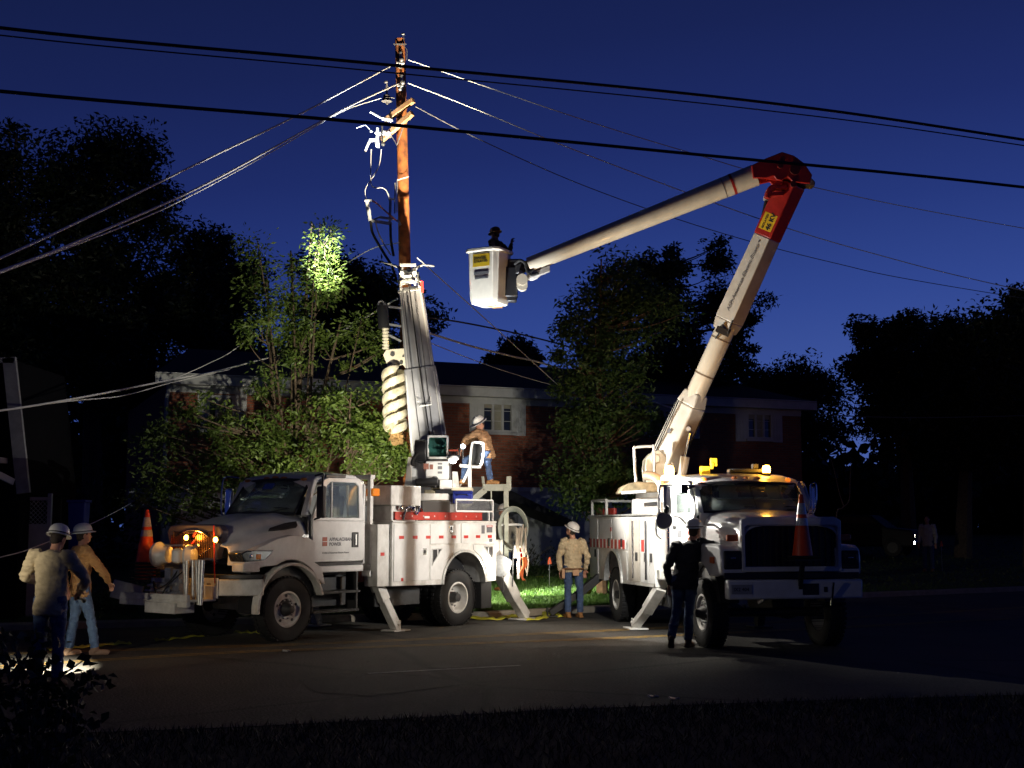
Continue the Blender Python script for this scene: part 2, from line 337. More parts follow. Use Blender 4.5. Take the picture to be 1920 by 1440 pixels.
def kerb(P, sgn, name, m_=None):
    mb = MB(); secs = []
    for p, n in zip(P, nrm):
        n = n * sgn
        secs.append([p + n * 0 + Vector((0, 0, -.1)), p + Vector((0, 0, .10)) + n * .02, p + Vector((0, 0, .13)) + n * .05, p + n * .17 + Vector((0, 0, .135)), p + n * .17 + Vector((0, 0, -.1))])
    mb.loft([[tuple(q) for q in s] for s in secs]); return tag(mb.build(name, m_ or conc, smooth=False), kind='structure')
kerb(farP, 1, 'far_kerb'); kerb(nearP, -1, 'near_kerb', mat('night_darkened_kerb', (.07, .065, .055), .95, var=.5, scale=4, bump=.5, bscale=40))  # near kerb coloured dark so its edge sinks into the night foreground
# painted lines
def line(px, z, w, m, dash=None, off=0.0):
    P = smoothpts([gnd(*p) for p in px], 8); mb = MB(); v = []
    for i, p in enumerate(P):
        d = (P[min(i + 1, len(P) - 1)] - P[max(i - 1, 0)]).normalized(); n = Vector((-d.y, d.x, 0))
        v += [(p.x + n.x * (off - w / 2), p.y + n.y * (off - w / 2), z), (p.x + n.x * (off + w / 2), p.y + n.y * (off + w / 2), z)]
    return v, [(2 * i, 2 * i + 1, 2 * i + 3, 2 * i + 2) for i in range(len(P) - 1)]
PB = [(-900, 1330), (-300, 1276), (20, 1249), (390, 1226), (600, 1217), (900, 1206), (1300, 1190), (1900, 1160)]
PA = [(-900, 1270), (-300, 1240), (103, 1223), (600, 1207), (1060, 1186), (1250, 1177), (1600, 1158), (2100, 1128)]
mb = MB()
for P, o_ in ((PA, .10), (PA, -.10), (PB, .09), (PB, -.09)): mb.add(*line(P, .004, .09, None, off=o_))
tag(mb.build('yellow_road_lines', yline, smooth=False), kind='structure')
mb = MB(); mb.add(*line([(690, 1263), (820, 1256), (975, 1248)], .004, .10, None)); tag(mb.build('white_road_line', wline, smooth=False), kind='structure')
# patches in the old asphalt
patch_ = mat('asphalt_patch', (.022, .021, .020), .8, var=.4, scale=14, bump=.8, bscale=60)
mb = MB(); 
for q_ in ([(560, 1275), (640, 1262), (800, 1268), (850, 1285), (700, 1305), (590, 1298)], [(1010, 1215), (1110, 1205), (1150, 1222), (1050, 1236)]): mb.add([tuple(gnd(*p, .006)) for p in q_], [tuple(range(len(q_)))])
tag(mb.build('asphalt_patches', patch_, smooth=False), kind='structure')
# ------------------------------------------------------------------ grass
def leaf_mesh(name, P, size, m, asp=.42, up_bias=0., parent=None, seed=0, blade=False, droop=0.):
    rng = np.random.default_rng(seed); n = len(P); P = np.asarray(P)
    d = rng.normal(size=(n, 3)); d[:, 2] = d[:, 2] * (.7 if not blade else .2) + up_bias - droop; d /= np.linalg.norm(d, axis=1)[:, None]
    r = rng.normal(size=(n, 3)); s = np.cross(d, r); s /= np.linalg.norm(s, axis=1)[:, None]; k = np.cross(d, s)
    L = size * rng.uniform(.6, 1.35, size=(n, 1)); W = L * asp * .5
    v = np.empty((n, 4, 3)); v[:, 0] = P; v[:, 1] = P + d * L * .45 + s * W + k * W * .35; v[:, 2] = P + d * L - k * W * .2; v[:, 3] = P + d * L * .45 - s * W + k * W * .35
    if blade: v[:, 1] = P + s * W; v[:, 3] = P - s * W
    me = bpy.data.meshes.new(name); me.vertices.add(4 * n); me.vertices.foreach_set('co', v.reshape(-1))
    b = np.arange(n)[:, None] * 4; t = np.concatenate([b + [0, 1, 2], b + [0, 2, 3]], axis=1).reshape(-1)
    me.loops.add(6 * n); me.loops.foreach_set('vertex_index', t.astype(np.int32)); me.polygons.add(2 * n)
    me.polygons.foreach_set('loop_start', np.arange(2 * n, dtype=np.int32) * 3); me.update(calc_edges=True); me.validate(); me.materials.append(m)
    o = bpy.data.objects.new(name, me); COL.objects.link(o); o.parent = parent; return o
rng = np.random.default_rng(3)
farA = np.array([(p.x, p.y) for p in farP])
def lawnz(x, y):
    d = y - np.interp(x, farA[:, 0], farA[:, 1]); return .13 + np.where(d < 16, np.maximum(d, 0) * .07, 1.12 + .28 * (1 - np.exp(-(np.maximum(d, 16) - 16) / 7)))
def scatter(n, x0, x1, d0, d1, pw=1.5):
    x = rng.uniform(x0, x1, n); y = np.interp(x, farA[:, 0], farA[:, 1]) + d0 + (d1 - d0) * rng.random(n) ** pw
    return np.stack([x, y, lawnz(x, y) - .01], axis=1)
P = np.concatenate([scatter(70000, -2.2, 4.5, .24, 9), scatter(16000, 4.5, 20, .24, 14), scatter(12000, -12, -2.2, .24, 6)])
tag(leaf_mesh('grass', P, .085, grassm, asp=.16, up_bias=1.6, seed=1, blade=True), kind='stuff')
nx = rng.uniform(-6, 9, 30000); ny = np.interp(nx, [p.x for p in nearP], [p.y for p in nearP]) - .25 - 4.5 * rng.random(30000) ** 1.3
tag(leaf_mesh('near_grass', np.stack([nx, ny, np.full(30000, .13)], axis=1), .07, leafmat('night_darkened_grass', (.012, .018, .006), (.03, .035, .012), .1), asp=.14, up_bias=1.6, seed=2, blade=True), kind='stuff')  # near blades get a darker colour in place of foreground shade
P = scatter(2600, 7, 24, .6, 16); P[:, 2] += rng.random(2600) * .16
tag(leaf_mesh('leaf_litter', P, .10, leaf_y, asp=.5, seed=4), kind='stuff')

# ------------------------------------------------------------------ trees
def ellip(px, py, rx, ry, Y, rd=None):
    c = at(px, py, Y); k = Y / F; return (c, rx * k, (rd if rd else rx * k), ry * k)
def tree(name, label, cat, group, base, tr, ells, ncl, lpc, lsize, m, seed, cr=.55, stems=1, asp=.42, shell=.55, top=None, barkm=None, droop=.25, thin=1.):
    rg = np.random.default_rng(seed); random.seed(seed)
    root = empty(name, base); tag(root, label, cat, group)
    vol = np.array([e[1] * e[2] * e[3] for e in ells]) ** .75; vol /= vol.sum(); C_ = []; P = []
    for i in range(ncl):
        e = ells[rg.choice(len(ells), p=vol)]; d = rg.normal(size=3); d /= np.linalg.norm(d); r = rg.random() ** shell
        c = np.array(e[0]) + d * np.array(e[1:]) * r; C_.append(c)
        rr = cr * rg.uniform(.55, 1.3); n = int(lpc * rg.uniform(.5, 1.4) * thin)
        q = rg.normal(size=(n, 3)); q /= np.linalg.norm(q, axis=1)[:, None]; q *= (rg.random((n, 1)) ** .5) * rr; q[:, 2] *= .7
        P.append(c + q)
    P = np.concatenate(P) - np.array(base)
    leaf_mesh('crown', P, lsize, m, asp=asp, parent=root, seed=seed + 1, droop=droop)
    mb = MB(); base = Vector(base)
    hi = max(e[0].z + e[3] * .55 for e in ells); cx = sum(e[0].x * v for e, v in zip(ells, vol)); cy = sum(e[0].y * v for e, v in zip(ells, vol))
    stemsP = []
    tops = top or [Vector((cx + (random.random() - .5) * .8, cy, hi)) for _ in range(stems)]
    for tp in tops:
        tp = Vector(tp); mid = (base + tp) / 2 + Vector((random.uniform(-.3, .3), random.uniform(-.3, .3), 0)); s_ = bez(base, mid, tp, 14)
        mb.tube([p - base for p in s_], tr * (1 if len(tops) == 1 else .75), 8, r2=tr * .12); stemsP.append(s_)
    idx = list(range(ncl)); random.shuffle(idx)
    for i in idx[:min(ncl, 150)]:
        c = Vector(C_[i]); st = min(stemsP, key=lambda s: min((p - c).length for p in s)); k = min(range(len(st)), key=lambda k: (st[k] - c).length + max(0, st[k].z - c.z + .4) * 2)
        a = st[max(1, k)]; mid = (a + c) / 2 + Vector((0, 0, -.12 * (c - a).length)) + Vector((random.uniform(-.2, .2),) * 3)
        L = (c - a).length; mb.tube([p - base for p in bez(a, mid, c, 5)], min(tr * .35, .012 + .012 * L), 5, r2=.006)
    mb.build('trunk', barkm or bark, root, smooth=True)
    return root
EL = ellip
GT = 'trees around the apartment house'
# pruned pear tree behind the left truck
b = Vector((-5.15, 29.2, .2))
tree('pear_tree', 'tall pruned broadleaf tree lit from the front, behind the cab of the derrick truck', 'tree', GT, b, .16,
     [EL(480, 880, 170, 70, 28.5, 1.6), EL(560, 830, 160, 70, 28.8, 1.5), EL(400, 800, 110, 60, 29, 1.3), EL(590, 740, 130, 70, 29.2, 1.3), EL(520, 650, 90, 70, 29.2, 1.0), EL(610, 640, 100, 45, 29.2, .9), EL(700, 640, 60, 40, 29, .6), EL(520, 570, 80, 50, 29.2, .8), EL(600, 560, 70, 30, 29.2, .6), EL(300, 860, 75, 60, 28.7, 1.2), EL(330, 920, 90, 60, 28.3, 1.2), EL(450, 930, 140, 50, 28, 1.2)],
     195, 88, .12, leaf_l, 11, cr=.38, top=[at(585, 420, 29.2), at(545, 470, 29.3), at(500, 520, 29.2), at(640, 600, 29)], asp=.40)
b2 = Vector((-5.5, 29.3, .2))
def sprays(name, label, pts, n, m, sd, r=.3, lp=60, base=None, tr=.05, ls=.11):
    rg = np.random.default_rng(sd); P = []
    root = empty(name, base); tag(root, label, 'tree', GT)
    for p in pts:
        q = rg.normal(size=(lp, 3)) * r * .5; P.append(np.array(p) + q)
    P = np.concatenate(P) - np.array(base); leaf_mesh('crown', P, ls, m, parent=root, seed=sd, droop=.2)
    mb = MB()
    for tp_, r_ in ((at(600, 420, 28.9), 1.), (at(592, 470, 28.9), .7), (at(482, 450, 29), .8), (at(548, 490, 29), .7), (at(680, 590, 28.8), .6)): mb.tube([q - Vector(base) for q in bez(base, (Vector(base) * .45 + Vector(tp_) * .55) + Vector((random.uniform(-.3, .3), 0, .1)), tp_, 12)], tr * r_ * 1.2, 7, r2=.012)
    for p in pts[::2]:
        p = Vector(p); a_ = p + Vector((random.uniform(-.25, .25), .0, -.35)); mb.tube([q - Vector(base) for q in bez(a_, (a_ + p) / 2 + Vector((.03, 0, 0)), p, 4)], .008, 5, r2=.004)
    mb.build('trunk', bark, root); return root
# thin upright top shoots that catch the floodlight, part of their own slim tree
sp_ = [at(600 + random.uniform(-22, 22) + (y - 430) * .0, y, 28.9) for y in range(425, 560, 7)] + [at(590 + k * 13, 530 + random.uniform(-12, 14), 28.9) for k in range(5)] + [at(480 + random.uniform(-18, 18), y, 29) for y in range(450, 600, 12)] + [at(545 + random.uniform(-15, 15), y, 29) for y in range(490, 640, 12)] + [at(670 + random.uniform(-20, 30), 600 + random.uniform(-20, 30), 28.8) for _ in range(7)]
sprays('pear_tree', 'slim young tree whose bare-stemmed top stands brightly floodlit left of the pole', sp_, 0, leaf_l, 21, r=.30, lp=60, base=Vector((-4.75, 28.9, .2)), tr=.045)
# branch mass in front of the turret, lower right of the pear tree
tree('bushy_tree', 'low leafy tree brightly lit between the auger and the derrick truck cab', 'tree', GT, Vector((-3.3, 27.6, .15)), .09,
     [EL(690, 830, 70, 60, 27.4, .8), EL(720, 870, 45, 50, 27.3, .6), EL(650, 760, 70, 40, 27.8, .7), EL(740, 830, 30, 50, 27.4, .5)], 95, 75, .12, leaf_l, 31, cr=.36)
# pear tree between the trucks
tree('pear_tree', 'dense broadleaf tree between the two trucks, its lower leaves dimly lit', 'tree', GT, Vector((2.15, 30.8, .2)), .14,
     [EL(1130, 900, 110, 60, 30, 1.4), EL(1110, 800, 75, 60, 30.3, 1.2), EL(1130, 700, 105, 80, 30.8, 1.4), EL(1160, 590, 120, 80, 31, 1.4), EL(1110, 640, 80, 70, 31, 1.2), EL(1180, 780, 70, 60, 30.8, 1.2), EL(1160, 520, 60, 50, 31.2, 1), EL(1080, 930, 60, 40, 29.8, .8)],
     330, 80, .125, leaf_g, 41, cr=.45, barkm=mat('warm_bark', (.22, .13, .07), .9, var=.4, scale=10))
tree('oak_tree', 'tall dark tree rising behind the dense lit tree between the trucks', 'tree', GT, Vector((5.0, 42, .4)), .22,
     [EL(1250, 610, 85, 80, 42, 2), EL(1250, 720, 120, 100, 42, 2), EL(1262, 470, 22, 32, 42, .6), EL(1285, 500, 22, 34, 42, .6), EL(1240, 520, 50, 40, 42, 1), EL(1205, 500, 22, 30, 42, .8), EL(1345, 480, 20, 38, 43, .6), EL(1352, 560, 36, 50, 43, 1), EL(1375, 620, 42, 60, 43, 1.2), EL(1330, 700, 70, 80, 43, 1.4), EL(1428, 570, 12, 24, 43, .4), EL(1405, 600, 16, 20, 43, .4), EL(1390, 690, 40, 50, 43, 1)],
     330, 110, .17, leaf_d, 43, cr=.5)
def bigtree(nm, lb, px, Y, tr, ells, ncl, sd, cr=1., lp=200, ls=.22, **k):
    return tree(nm, lb, 'tree', GT, Vector((at(px, 900, Y).x, Y, .5)), tr, [EL(*e, Y) if len(e) == 4 else EL(*e) for e in ells], ncl, lp, ls, leaf_d, sd, cr=cr, **k)
bigtree('oak_tree', 'huge dark tree filling the left background above the drooping service line', 180, 46, .45, [(180, 380, 140, 120), (110, 330, 60, 60), (230, 300, 70, 50), (280, 400, 60, 60), (150, 520, 190, 90), (200, 680, 230, 120), (330, 560, 90, 90), (60, 640, 120, 150)], 420, 51, cr=1.05)
bigtree('oak_tree', 'dark tree cut by the left edge of the photo with the highest crown', -20, 44, .4, [(0, 300, 45, 90), (-20, 450, 90, 120), (20, 620, 90, 120)], 130, 52)
bigtree('oak_tree', 'round dark tree rising behind the left end of the apartment house', 400, 48, .4, [(370, 470, 60, 50), (430, 520, 55, 60), (380, 600, 120, 80), (450, 680, 90, 60)], 170, 53)
bigtree('oak_tree', 'dark tree behind the roof between the pruned tree and the leaning pole', 660, 50, .35, [(660, 560, 85, 70), (610, 520, 60, 45), (700, 580, 60, 60), (790, 600, 26, 36), (640, 660, 120, 50)], 170, 54)
bigtree('spruce_tree', 'small pointed evergreen showing above the roof ridge', 965, 52, .2, [(965, 650, 18, 18), (960, 680, 42, 22), (990, 668, 24, 20)], 36, 55, cr=.6)
bigtree('oak_tree', 'low rounded dark tree behind the right end of the roof', 1480, 62, .35, [(1500, 720, 70, 34), (1430, 730, 70, 26), (1560, 750, 40, 34), (1480, 790, 130, 50)], 150, 56, cr=1.1)
bigtree('oak_tree', 'ragged dark tree with open twiggy left side, right background', 1700, 50, .35, [(1650, 640, 40, 60), (1700, 620, 50, 30), (1700, 700, 90, 60), (1620, 690, 34, 16), (1720, 780, 110, 80)], 230, 57, cr=.8)
bigtree('oak_tree', 'dark tree with a tall single tuft, left of the photo edge tree', 1800, 47, .35, [(1800, 640, 60, 34), (1812, 588, 24, 14), (1850, 700, 110, 70), (1840, 800, 130, 80), (1760, 660, 40, 40)], 220, 58, cr=.9)
bigtree('oak_tree', 'dark tree cut by the right edge of the photo', 1930, 43, .35, [(1910, 570, 40, 26), (1930, 640, 80, 60), (1930, 760, 110, 100), (1870, 600, 24, 14)], 190, 59, cr=.8)
# the far wood behind everything, one dark mass
P = []
rg = np.random.default_rng(77)
for k in range(900):
    x = rg.uniform(-40, 62); y = rg.uniform(66, 80); top = 6.6 + 2.0 * math.sin(x * .21) + 1.2 * math.sin(x * .57 + 1); z = top * rg.random() ** .6
    P.append(np.array([x, y, z]) + rg.normal(size=(60, 3)) * np.array([1.2, 1, .8]))
tag(leaf_mesh('woods', np.concatenate(P), .8, leaf_d, asp=.7, seed=78), kind='stuff')
# hedge and shrubs
def shrub(label, c, rx, ry, rz, n, m, sd, ls=.09, cat='shrub', grp='shrubs along the far verge', nm='shrub'):
    c = (c[0], c[1], float(lawnz(c[0], c[1])) - .02); rg = np.random.default_rng(sd); root = empty(nm, c); tag(root, label, cat, grp); q = rg.normal(size=(n, 3)); q /= np.linalg.norm(q, axis=1)[:, None]; q *= rg.random((n, 1)) ** .4
    lump = 1 + .35 * np.sin(q[:, :1] * 7 + sd) * np.cos(q[:, 1:2] * 5 + sd); q = q * lump * np.array([rx, ry, rz]); q[:, 2] = np.abs(q[:, 2]) + .02
    leaf_mesh('foliage', q, ls, m, parent=root, seed=sd, up_bias=.3); mb = MB(); random.seed(sd)
    for k in range(9):
        a = random.uniform(0, 6.28); mb.tube([(0, 0, -.1), (math.cos(a) * rx * .3, math.sin(a) * ry * .3, rz * .5), (math.cos(a) * rx * .7, math.sin(a) * ry * .7, rz * .9)], .012, 5, r2=.004)
    mb.build('stem', bark, root); return root
shrub('loose leafy shrub on the verge below the winch platform', (-7.6, 25.6, .13), .75, .6, .55, 900, leaf_y, 81)
shrub('small dark shrub on the verge just right of the winch shrub', (-5.6, 26.2, .13), .6, .5, .45, 600, leaf_y, 82)
shrub('sprawling shrub on the verge behind the two blurred workers', (-9.3, 25.6, .13), .9, .6, .8, 900, leaf_y, 83)
shrub('tall weed clump under the front axle of the derrick truck', (-4.4, 26.6, .13), .9, .5, .4, 600, leaf_y, 84)
shrub('ragged light-tipped weed by the right end of the bucket truck', (8.9, 35.8, .3), .6, .5, .5, 350, leaf_y, 85)
shrub('dark bush in front of the ground floor, right of the rear worker', (.2, 33.5, .3), 1.2, .8, .9, 900, leaf_d, 86)
shrub('dark round bush beside the ground floor door', (3.3, 35.0, .3), 1.6, .8, 1.2, 1200, leaf_d, 87)
shrub('long dark hedge filling the gap left of the apartment house', (-11.3, 33, .3), 2.2, 1.5, 2.4, 2600, leaf_d, 88, ls=.16, cat='hedge', nm='hedge')
# foreground bush at the photographer's feet: big leaves in silhouette
def leafy_branch(mb, p, d, L, n, sz):
    p = Vector(p); d = Vector(d).normalized(); pts = [p + d * L * t + Vector((0, 0, -.12 * L * t * t)) for t in [i / 6 for i in range(7)]]
    mb.tube(pts, .004, 5, r2=.0015); return pts
root = empty('foreground_bush', (-2.85, 7.9, .15)); tag(root, 'black silhouetted leafy bush in the bottom left corner nearest the camera', 'bush')
rg = np.random.default_rng(90); Pl = []; mb = MB(); random.seed(90)
base = Vector((-2.85, 7.9, .15)); Y0 = 7.8
tips = [at(x, y, Y0 + random.uniform(-.4, .4)) for x, y in [(10, 1250), (40, 1270), (70, 1222), (65, 1245), (60, 1262), (90, 1290), (20, 1300), (55, 1320), (100, 1340), (125, 1300), (15, 1370), (70, 1400), (120, 1380), (-20, 1280), (-40, 1230), (0, 1200), (95, 1425), (-30, 1340), (150, 1350), (30, 1430), (-10, 1420), (60, 1350), (110, 1320)]]
for t in tips:
    mb.tube([q - base for q in bez(base, base * .45 + t * .55 + Vector((0, 0, .1)), t, 8)], .012, 6, r2=.004)
    Pl.append(np.array(t - base) + rg.normal(size=(30, 3)) * .055)
for a, b_ in (((60, 1300), (165, 1232)), ((35, 1250), (28, 1205)), ((40, 1245), (62, 1210)), ((130, 1380), (145, 1270))):
    A_, B_ = at(*a, Y0), at(*b_, Y0); mb.tube([A_ - base, (A_ + B_) / 2 - base + Vector((0, 0, -.01)), B_ - base], .007, 5, r2=.004)
for t in [(170, 1240), (178, 1262), (160, 1270), (200, 1280), (172, 1285), (140, 1262)]:
    Pl.append(np.array(at(*t, Y0) - base) + rg.normal(size=(6, 3)) * .02)
leaf_mesh('foliage', np.concatenate(Pl), .066, leaf_d, asp=.75, parent=root, seed=91, droop=.4)
mb.build('stem', bark, root)

# ------------------------------------------------------------------ the apartment house
HO = Vector((-8.83, 32.6, .25)); HA = math.radians(22.7)
hd = Vector((math.cos(HA), math.sin(HA), 0)); hn = Vector((-math.sin(HA), math.cos(HA), 0))
def hx(px):      # pixel column -> distance along the facade
    k = (px - 960) / F * 1.004; return (k * HO.y - HO.x) / (hd.x - k * hd.y)
def hz(px, py): p = HO + hd * hx(px); return at(px, py, p.y).z - HO.z
house = empty('apartment_house', HO, HA); tag(house, 'long two-storey brick apartment house with white window panels and dark low roof', 'house')
HL = 19.4; ZE = 5.25
trim = mat('painted_white_trim', (.42, .43, .44), .7, var=.2, scale=3)
roofm = mat('dark_roof_shingles', (.035, .033, .034), .9, var=.4, scale=9)
panelm = mat('pale_grey_panel', (.40, .42, .46), .8, var=.15, scale=2)
wins = [(370, 388, 440, 462, 722, 806, 740), (880, 903, 963, 985, 740, 810, 750), (1205, 1222, 1290, 1310, 757, 815, 768), (1378, 1399, 1448, 1465, 763, 823, 772)]
mb = MB(); xs = [0.]; holes = []
for (a, b_, c_, d_, y0, y1, yt) in wins: holes.append((hx(b_), hx(c_), hz(b_, y1), hz(b_, yt)))
x = 0.
for (h0, h1, z0, z1) in holes:
    mb.box(x, h0, 0, .25, 2.72, ZE); mb.box(h0, h1, 0, .25, 2.72, z0); mb.box(h0, h1, 0, .25, z1, ZE); x = h1
mb.box(x, HL, 0, .25, 2.72, ZE); mb.box(0, .25, .25, 8.75, -.6, ZE); mb.box(HL - .25, HL, .25, 8.75, -.6, ZE); mb.box(0, HL, 8.75, 9, -.6, ZE)
mb.build('wall', M_BRICK, house, smooth=False)
mb = MB(); mb.box(.002, HL - .002, .05, .25, -.6, 2.6); mb.build('lower_wall', panelm, house, smooth=False)
mb = MB(); mb.box(-.02, HL + .02, -.04, .2, 2.6, 2.72); mb.build('string_course', trim, house, smooth=False)
mb = MB(); mb.box(-.3, HL + .3, -.35, .0, ZE - .02, ZE + .06); mb.box(-.35, HL + .35, -.39, -.35, ZE - .02, ZE + .26); mb.box(-.02, HL, -.03, 0, ZE - .2, ZE - .02); mb.build('fascia', trim, house, smooth=False)
mb = MB(); e0, e1 = -.42, 9.4; mb.add([(-.4, e0, ZE + .22), (HL + .4, e0, ZE + .22), (HL + .4, e1, ZE + .22), (-.4, e1, ZE + .22), (1.2, 4.5, ZE + 1.55), (HL - 1.2, 4.5, ZE + 1.55)], [(0, 1, 5, 4), (1, 2, 5), (2, 3, 4, 5), (3, 0, 4), (3, 2, 1, 0)])
rf = mb.build('roof', roofm, house, smooth=False)
mb = MB(); mb.tube([(.05, -.08, ZE), (-.02, -.10, ZE - .4), (-.02, -.1, .2)], .05, 8); mb.build('downspout', trim, house)
blindm = mat('pale_window_blind', (.28, .27, .22), .8, var=.2, scale=4)
for (a, b_, c_, d_, y0, y1, yt) in wins:
    x0, x1, z0, z1 = hx(b_), hx(c_), hz(b_, y1), hz(b_, yt)
    for k, (p, q) in enumerate(((hx(a), x0), (x1, hx(d_)))):
        mb = MB(); mb.box(p, q, -.035, -.003, z0 - .08, ZE - .2)
        for j in range(3): mb.box(p + .04 + j * (q - p - .08) / 3, p + .04 + (j + .86) * (q - p - .08) / 3, -.045, -.035, z0, ZE - .3)
        mb.build('side_panel', trim, house, smooth=False)
    fr = MB(); w_ = x1 - x0
    fr.box(x0, x0 + .07, -.02, .12, z0, z1); fr.box(x1 - .07, x1, -.02, .12, z0, z1); fr.box(x0 + .07, x1 - .07, -.02, .12, z0, z0 + .07); fr.box(x0 + .07, x1 - .07, -.02, .12, z1 - .07, z1)
    for t in (.36, .66): fr.box(x0 + w_ * t - .035, x0 + w_ * t + .035, .0, .10, z0 + .07, z1 - .07)
    fr.box(x0 - .05, x1 + .05, -.10, -.022, z0 - .07, z0)
    wo = fr.build('window', trim, house, smooth=False)
    p = MB(); p.box(x0 + .07, x1 - .07, .06, .07, z0 + .07, z1 - .07); p.build('pane', dglass, wo, smooth=False)
    p = MB()
    for (u0, u1) in ((.07, w_ * .36 - .035), (w_ * .36 + .035, w_ * .66 - .035), (w_ * .66 + .035, w_ - .07)):
        for t in (.36, .68): p.box(x0 + u0, x0 + u1, .045, .06, z0 + (z1 - z0) * t - .008, z0 + (z1 - z0) * t + .008)
    p.build('glazing_bars', trim, wo, smooth=False)
    p = MB(); p.box(x0 + .09, x1 - .09, .02, .035, z1 - .22, z1 - .08); p.box(x0 + w_ * .38, x0 + w_ * .65, .048, .0585, z0 + .08, z1 - .22); p.build('blind', blindm, wo, smooth=False)
# ground floor: porch roof, door, window
mb = MB(); px0, px1 = hx(905), hx(1035); mb.prism([(px0, 2.6), (px0 + .2, 2.6), (px1, 1.75), (px1, 1.62), (px0, 2.42)], 'y', -1.5, -.002); mb.build('porch_roof', roofm, house, smooth=False)
for q in (hx(940), hx(1030)): mb = MB(); mb.box(q - .07, q + .07, -1.4, -1.26, -.4, 1.9); mb.build('porch_post', trim, house, smooth=False)
mb = MB(); q = hx(985); mb.box(q, q + .95, .0, .048, -.3, 1.8); o = mb.build('door', mat('pale_door_paint', (.5, .52, .5), .6), house, smooth=False)
mb = MB(); mb.cyl((q + .82, -.04, .75), (q + .82, .0, .75), .03, n=10); mb.build('handle', steel, o)
mb = MB(); mb.box(hx(1165), hx(1215), .0, .048, .6, 1.7); o = mb.build('window', trim, house, smooth=False)
mb = MB(); mb.box(hx(1165) + .06, hx(1215) - .06, -.006, -.002, .66, 1.64); mb.build('pane', dglass, o, smooth=False)
# ------------------------------------------------------------------ neighbour house at the left edge
nb = empty('neighbour_house', (-11.6, 24, 0)); tag(nb, 'pale house corner with steep slanting white edge board at the left edge', 'house')
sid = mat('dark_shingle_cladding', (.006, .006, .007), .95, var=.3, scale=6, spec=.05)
A_ = [at(30, 672, 24), at(57, 925, 24), at(38, 925, 24)]
ox = Vector((-11.6, 24, 0)); q = [a - ox for a in A_]
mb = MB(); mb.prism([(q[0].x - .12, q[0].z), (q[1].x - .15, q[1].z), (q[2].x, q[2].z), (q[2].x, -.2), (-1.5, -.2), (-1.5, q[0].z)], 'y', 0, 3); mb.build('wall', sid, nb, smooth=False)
mb = MB(); mb.bar((q[0].x - .1, -.06, q[0].z), (q[1].x - .1, -.06, q[1].z), .08, .24, up=(1, 0, 0)); mb.bar((q[0].x, -.06, q[0].z - .05), (-2, -.06, q[0].z + .02), .08, .1); mb.build('edge_board', mat('weathered_edge_board', (.26, .26, .27), .8, var=.3, scale=4), nb, smooth=False)
mb = MB(); mb.box(-1.2, q[2].x - .25, -.9, -.02, 3.05, 3.15); mb.bar((q[2].x - .1, -.1, 2.7), (q[2].x - .55, -.9, 3.05), .05, .12); mb.build('porch_canopy', trim, nb, smooth=False)
mb = MB(); mb.box(-1.1, -.35, -.04, -.002, 3.3, 4.3); wo = mb.build('window', trim, nb, smooth=False); mb = MB(); mb.box(-1.03, -.42, -.05, -.041, 3.37, 4.23); mb.build('pane', dglass, wo, smooth=False)
# lattice fence
p0, p1 = at(38, 935, 24.5), at(104, 935, 24.9); zb = .1; lf = empty('lattice_fence', (p0.x, 24.5, 0)); tag(lf, 'white fence panel with lattice top beside the slanting house corner', 'fence')
mb = MB(); Wd = p1.x - p0.x; zt = p0.z
mb.box(0, Wd, 0, .04, zb, zt - .5); mb.build('board_panel', trim, lf, smooth=False)
mb = MB()
for i in range(-4, 14):
    for s_ in (1, -1):
        a = i * .085; c0, c1 = (a, zt - .48), (a + s_ * .45, zt - .03)
        x0_, x1_ = c0[0], c1[0]
        if min(x0_, x1_) < .02 or max(x0_, x1_) > Wd - .02: 
            # clip to the panel
            def cl(x_): return max(.02, min(Wd - .02, x_))
            if cl(x0_) == cl(x1_): continue
            t0 = (cl(x0_) - x0_) / (x1_ - x0_); t1 = (cl(x1_) - x0_) / (x1_ - x0_); c0, c1 = (cl(x0_), c0[1] + .45 * t0), (cl(x1_), zt - .48 + .45 * t1)
        mb.bar((c0[0], .02 + s_ * .004, c0[1]), (c1[0], .02 + s_ * .004, c1[1]), .006, .022, up=(0, 1, 0))
mb.build('lattice', trim, lf, smooth=False)
mb = MB(); mb.box(-.06, 0, -.02, .06, 0, zt + .06); mb.box(Wd, Wd + .07, -.02, .06, 0, zt + .1); mb.box(0, Wd, -.01, .05, zt - .03, zt + .03); mb.box(0, Wd, -.012, .052, zt - .52, zt - .48); mb.build('post', trim, lf, smooth=False)
# blue bin and box
c = at(147, 985, 25.5); mb = MB(); mb.loft([[(-.17 * k, -.17 * k, z), (.17 * k, -.17 * k, z), (.17 * k, .17 * k, z), (-.17 * k, .17 * k, z)] for k, z in ((.8, 0), (1, 1.1))]); bn = mb.build('bin_body', blue, None, bevel=.02)
rb = empty('blue_bin', (c.x, 25.5, 1.25)); tag(rb, 'blue plastic bin standing right of the lattice fence', 'bin'); bn.parent = rb
mb = MB(); mb.box(-.19, .19, -.19, .19, 1.1, 1.15); mb.cyl((-.17, .2, 1.12), (.17, .2, 1.12), .02); mb.build('lid', blue, rb, bevel=.01)
mb = MB(); mb.bar((-.1, .1, -1.1), (-.1, .1, 0), .04, .04); mb.bar((.1, .1, -1.1), (.1, .1, 0), .04, .04); mb.bar((0, -.1, -1.1), (0, -.1, 0), .04, .04); mb.build('stand', darkm, rb)
c = at(268, 935, 30); rb = empty('utility_cabinet', (c.x, 30, .2)); tag(rb, 'pale grey cabinet half hidden by leaves beyond the traffic cone', 'cabinet')
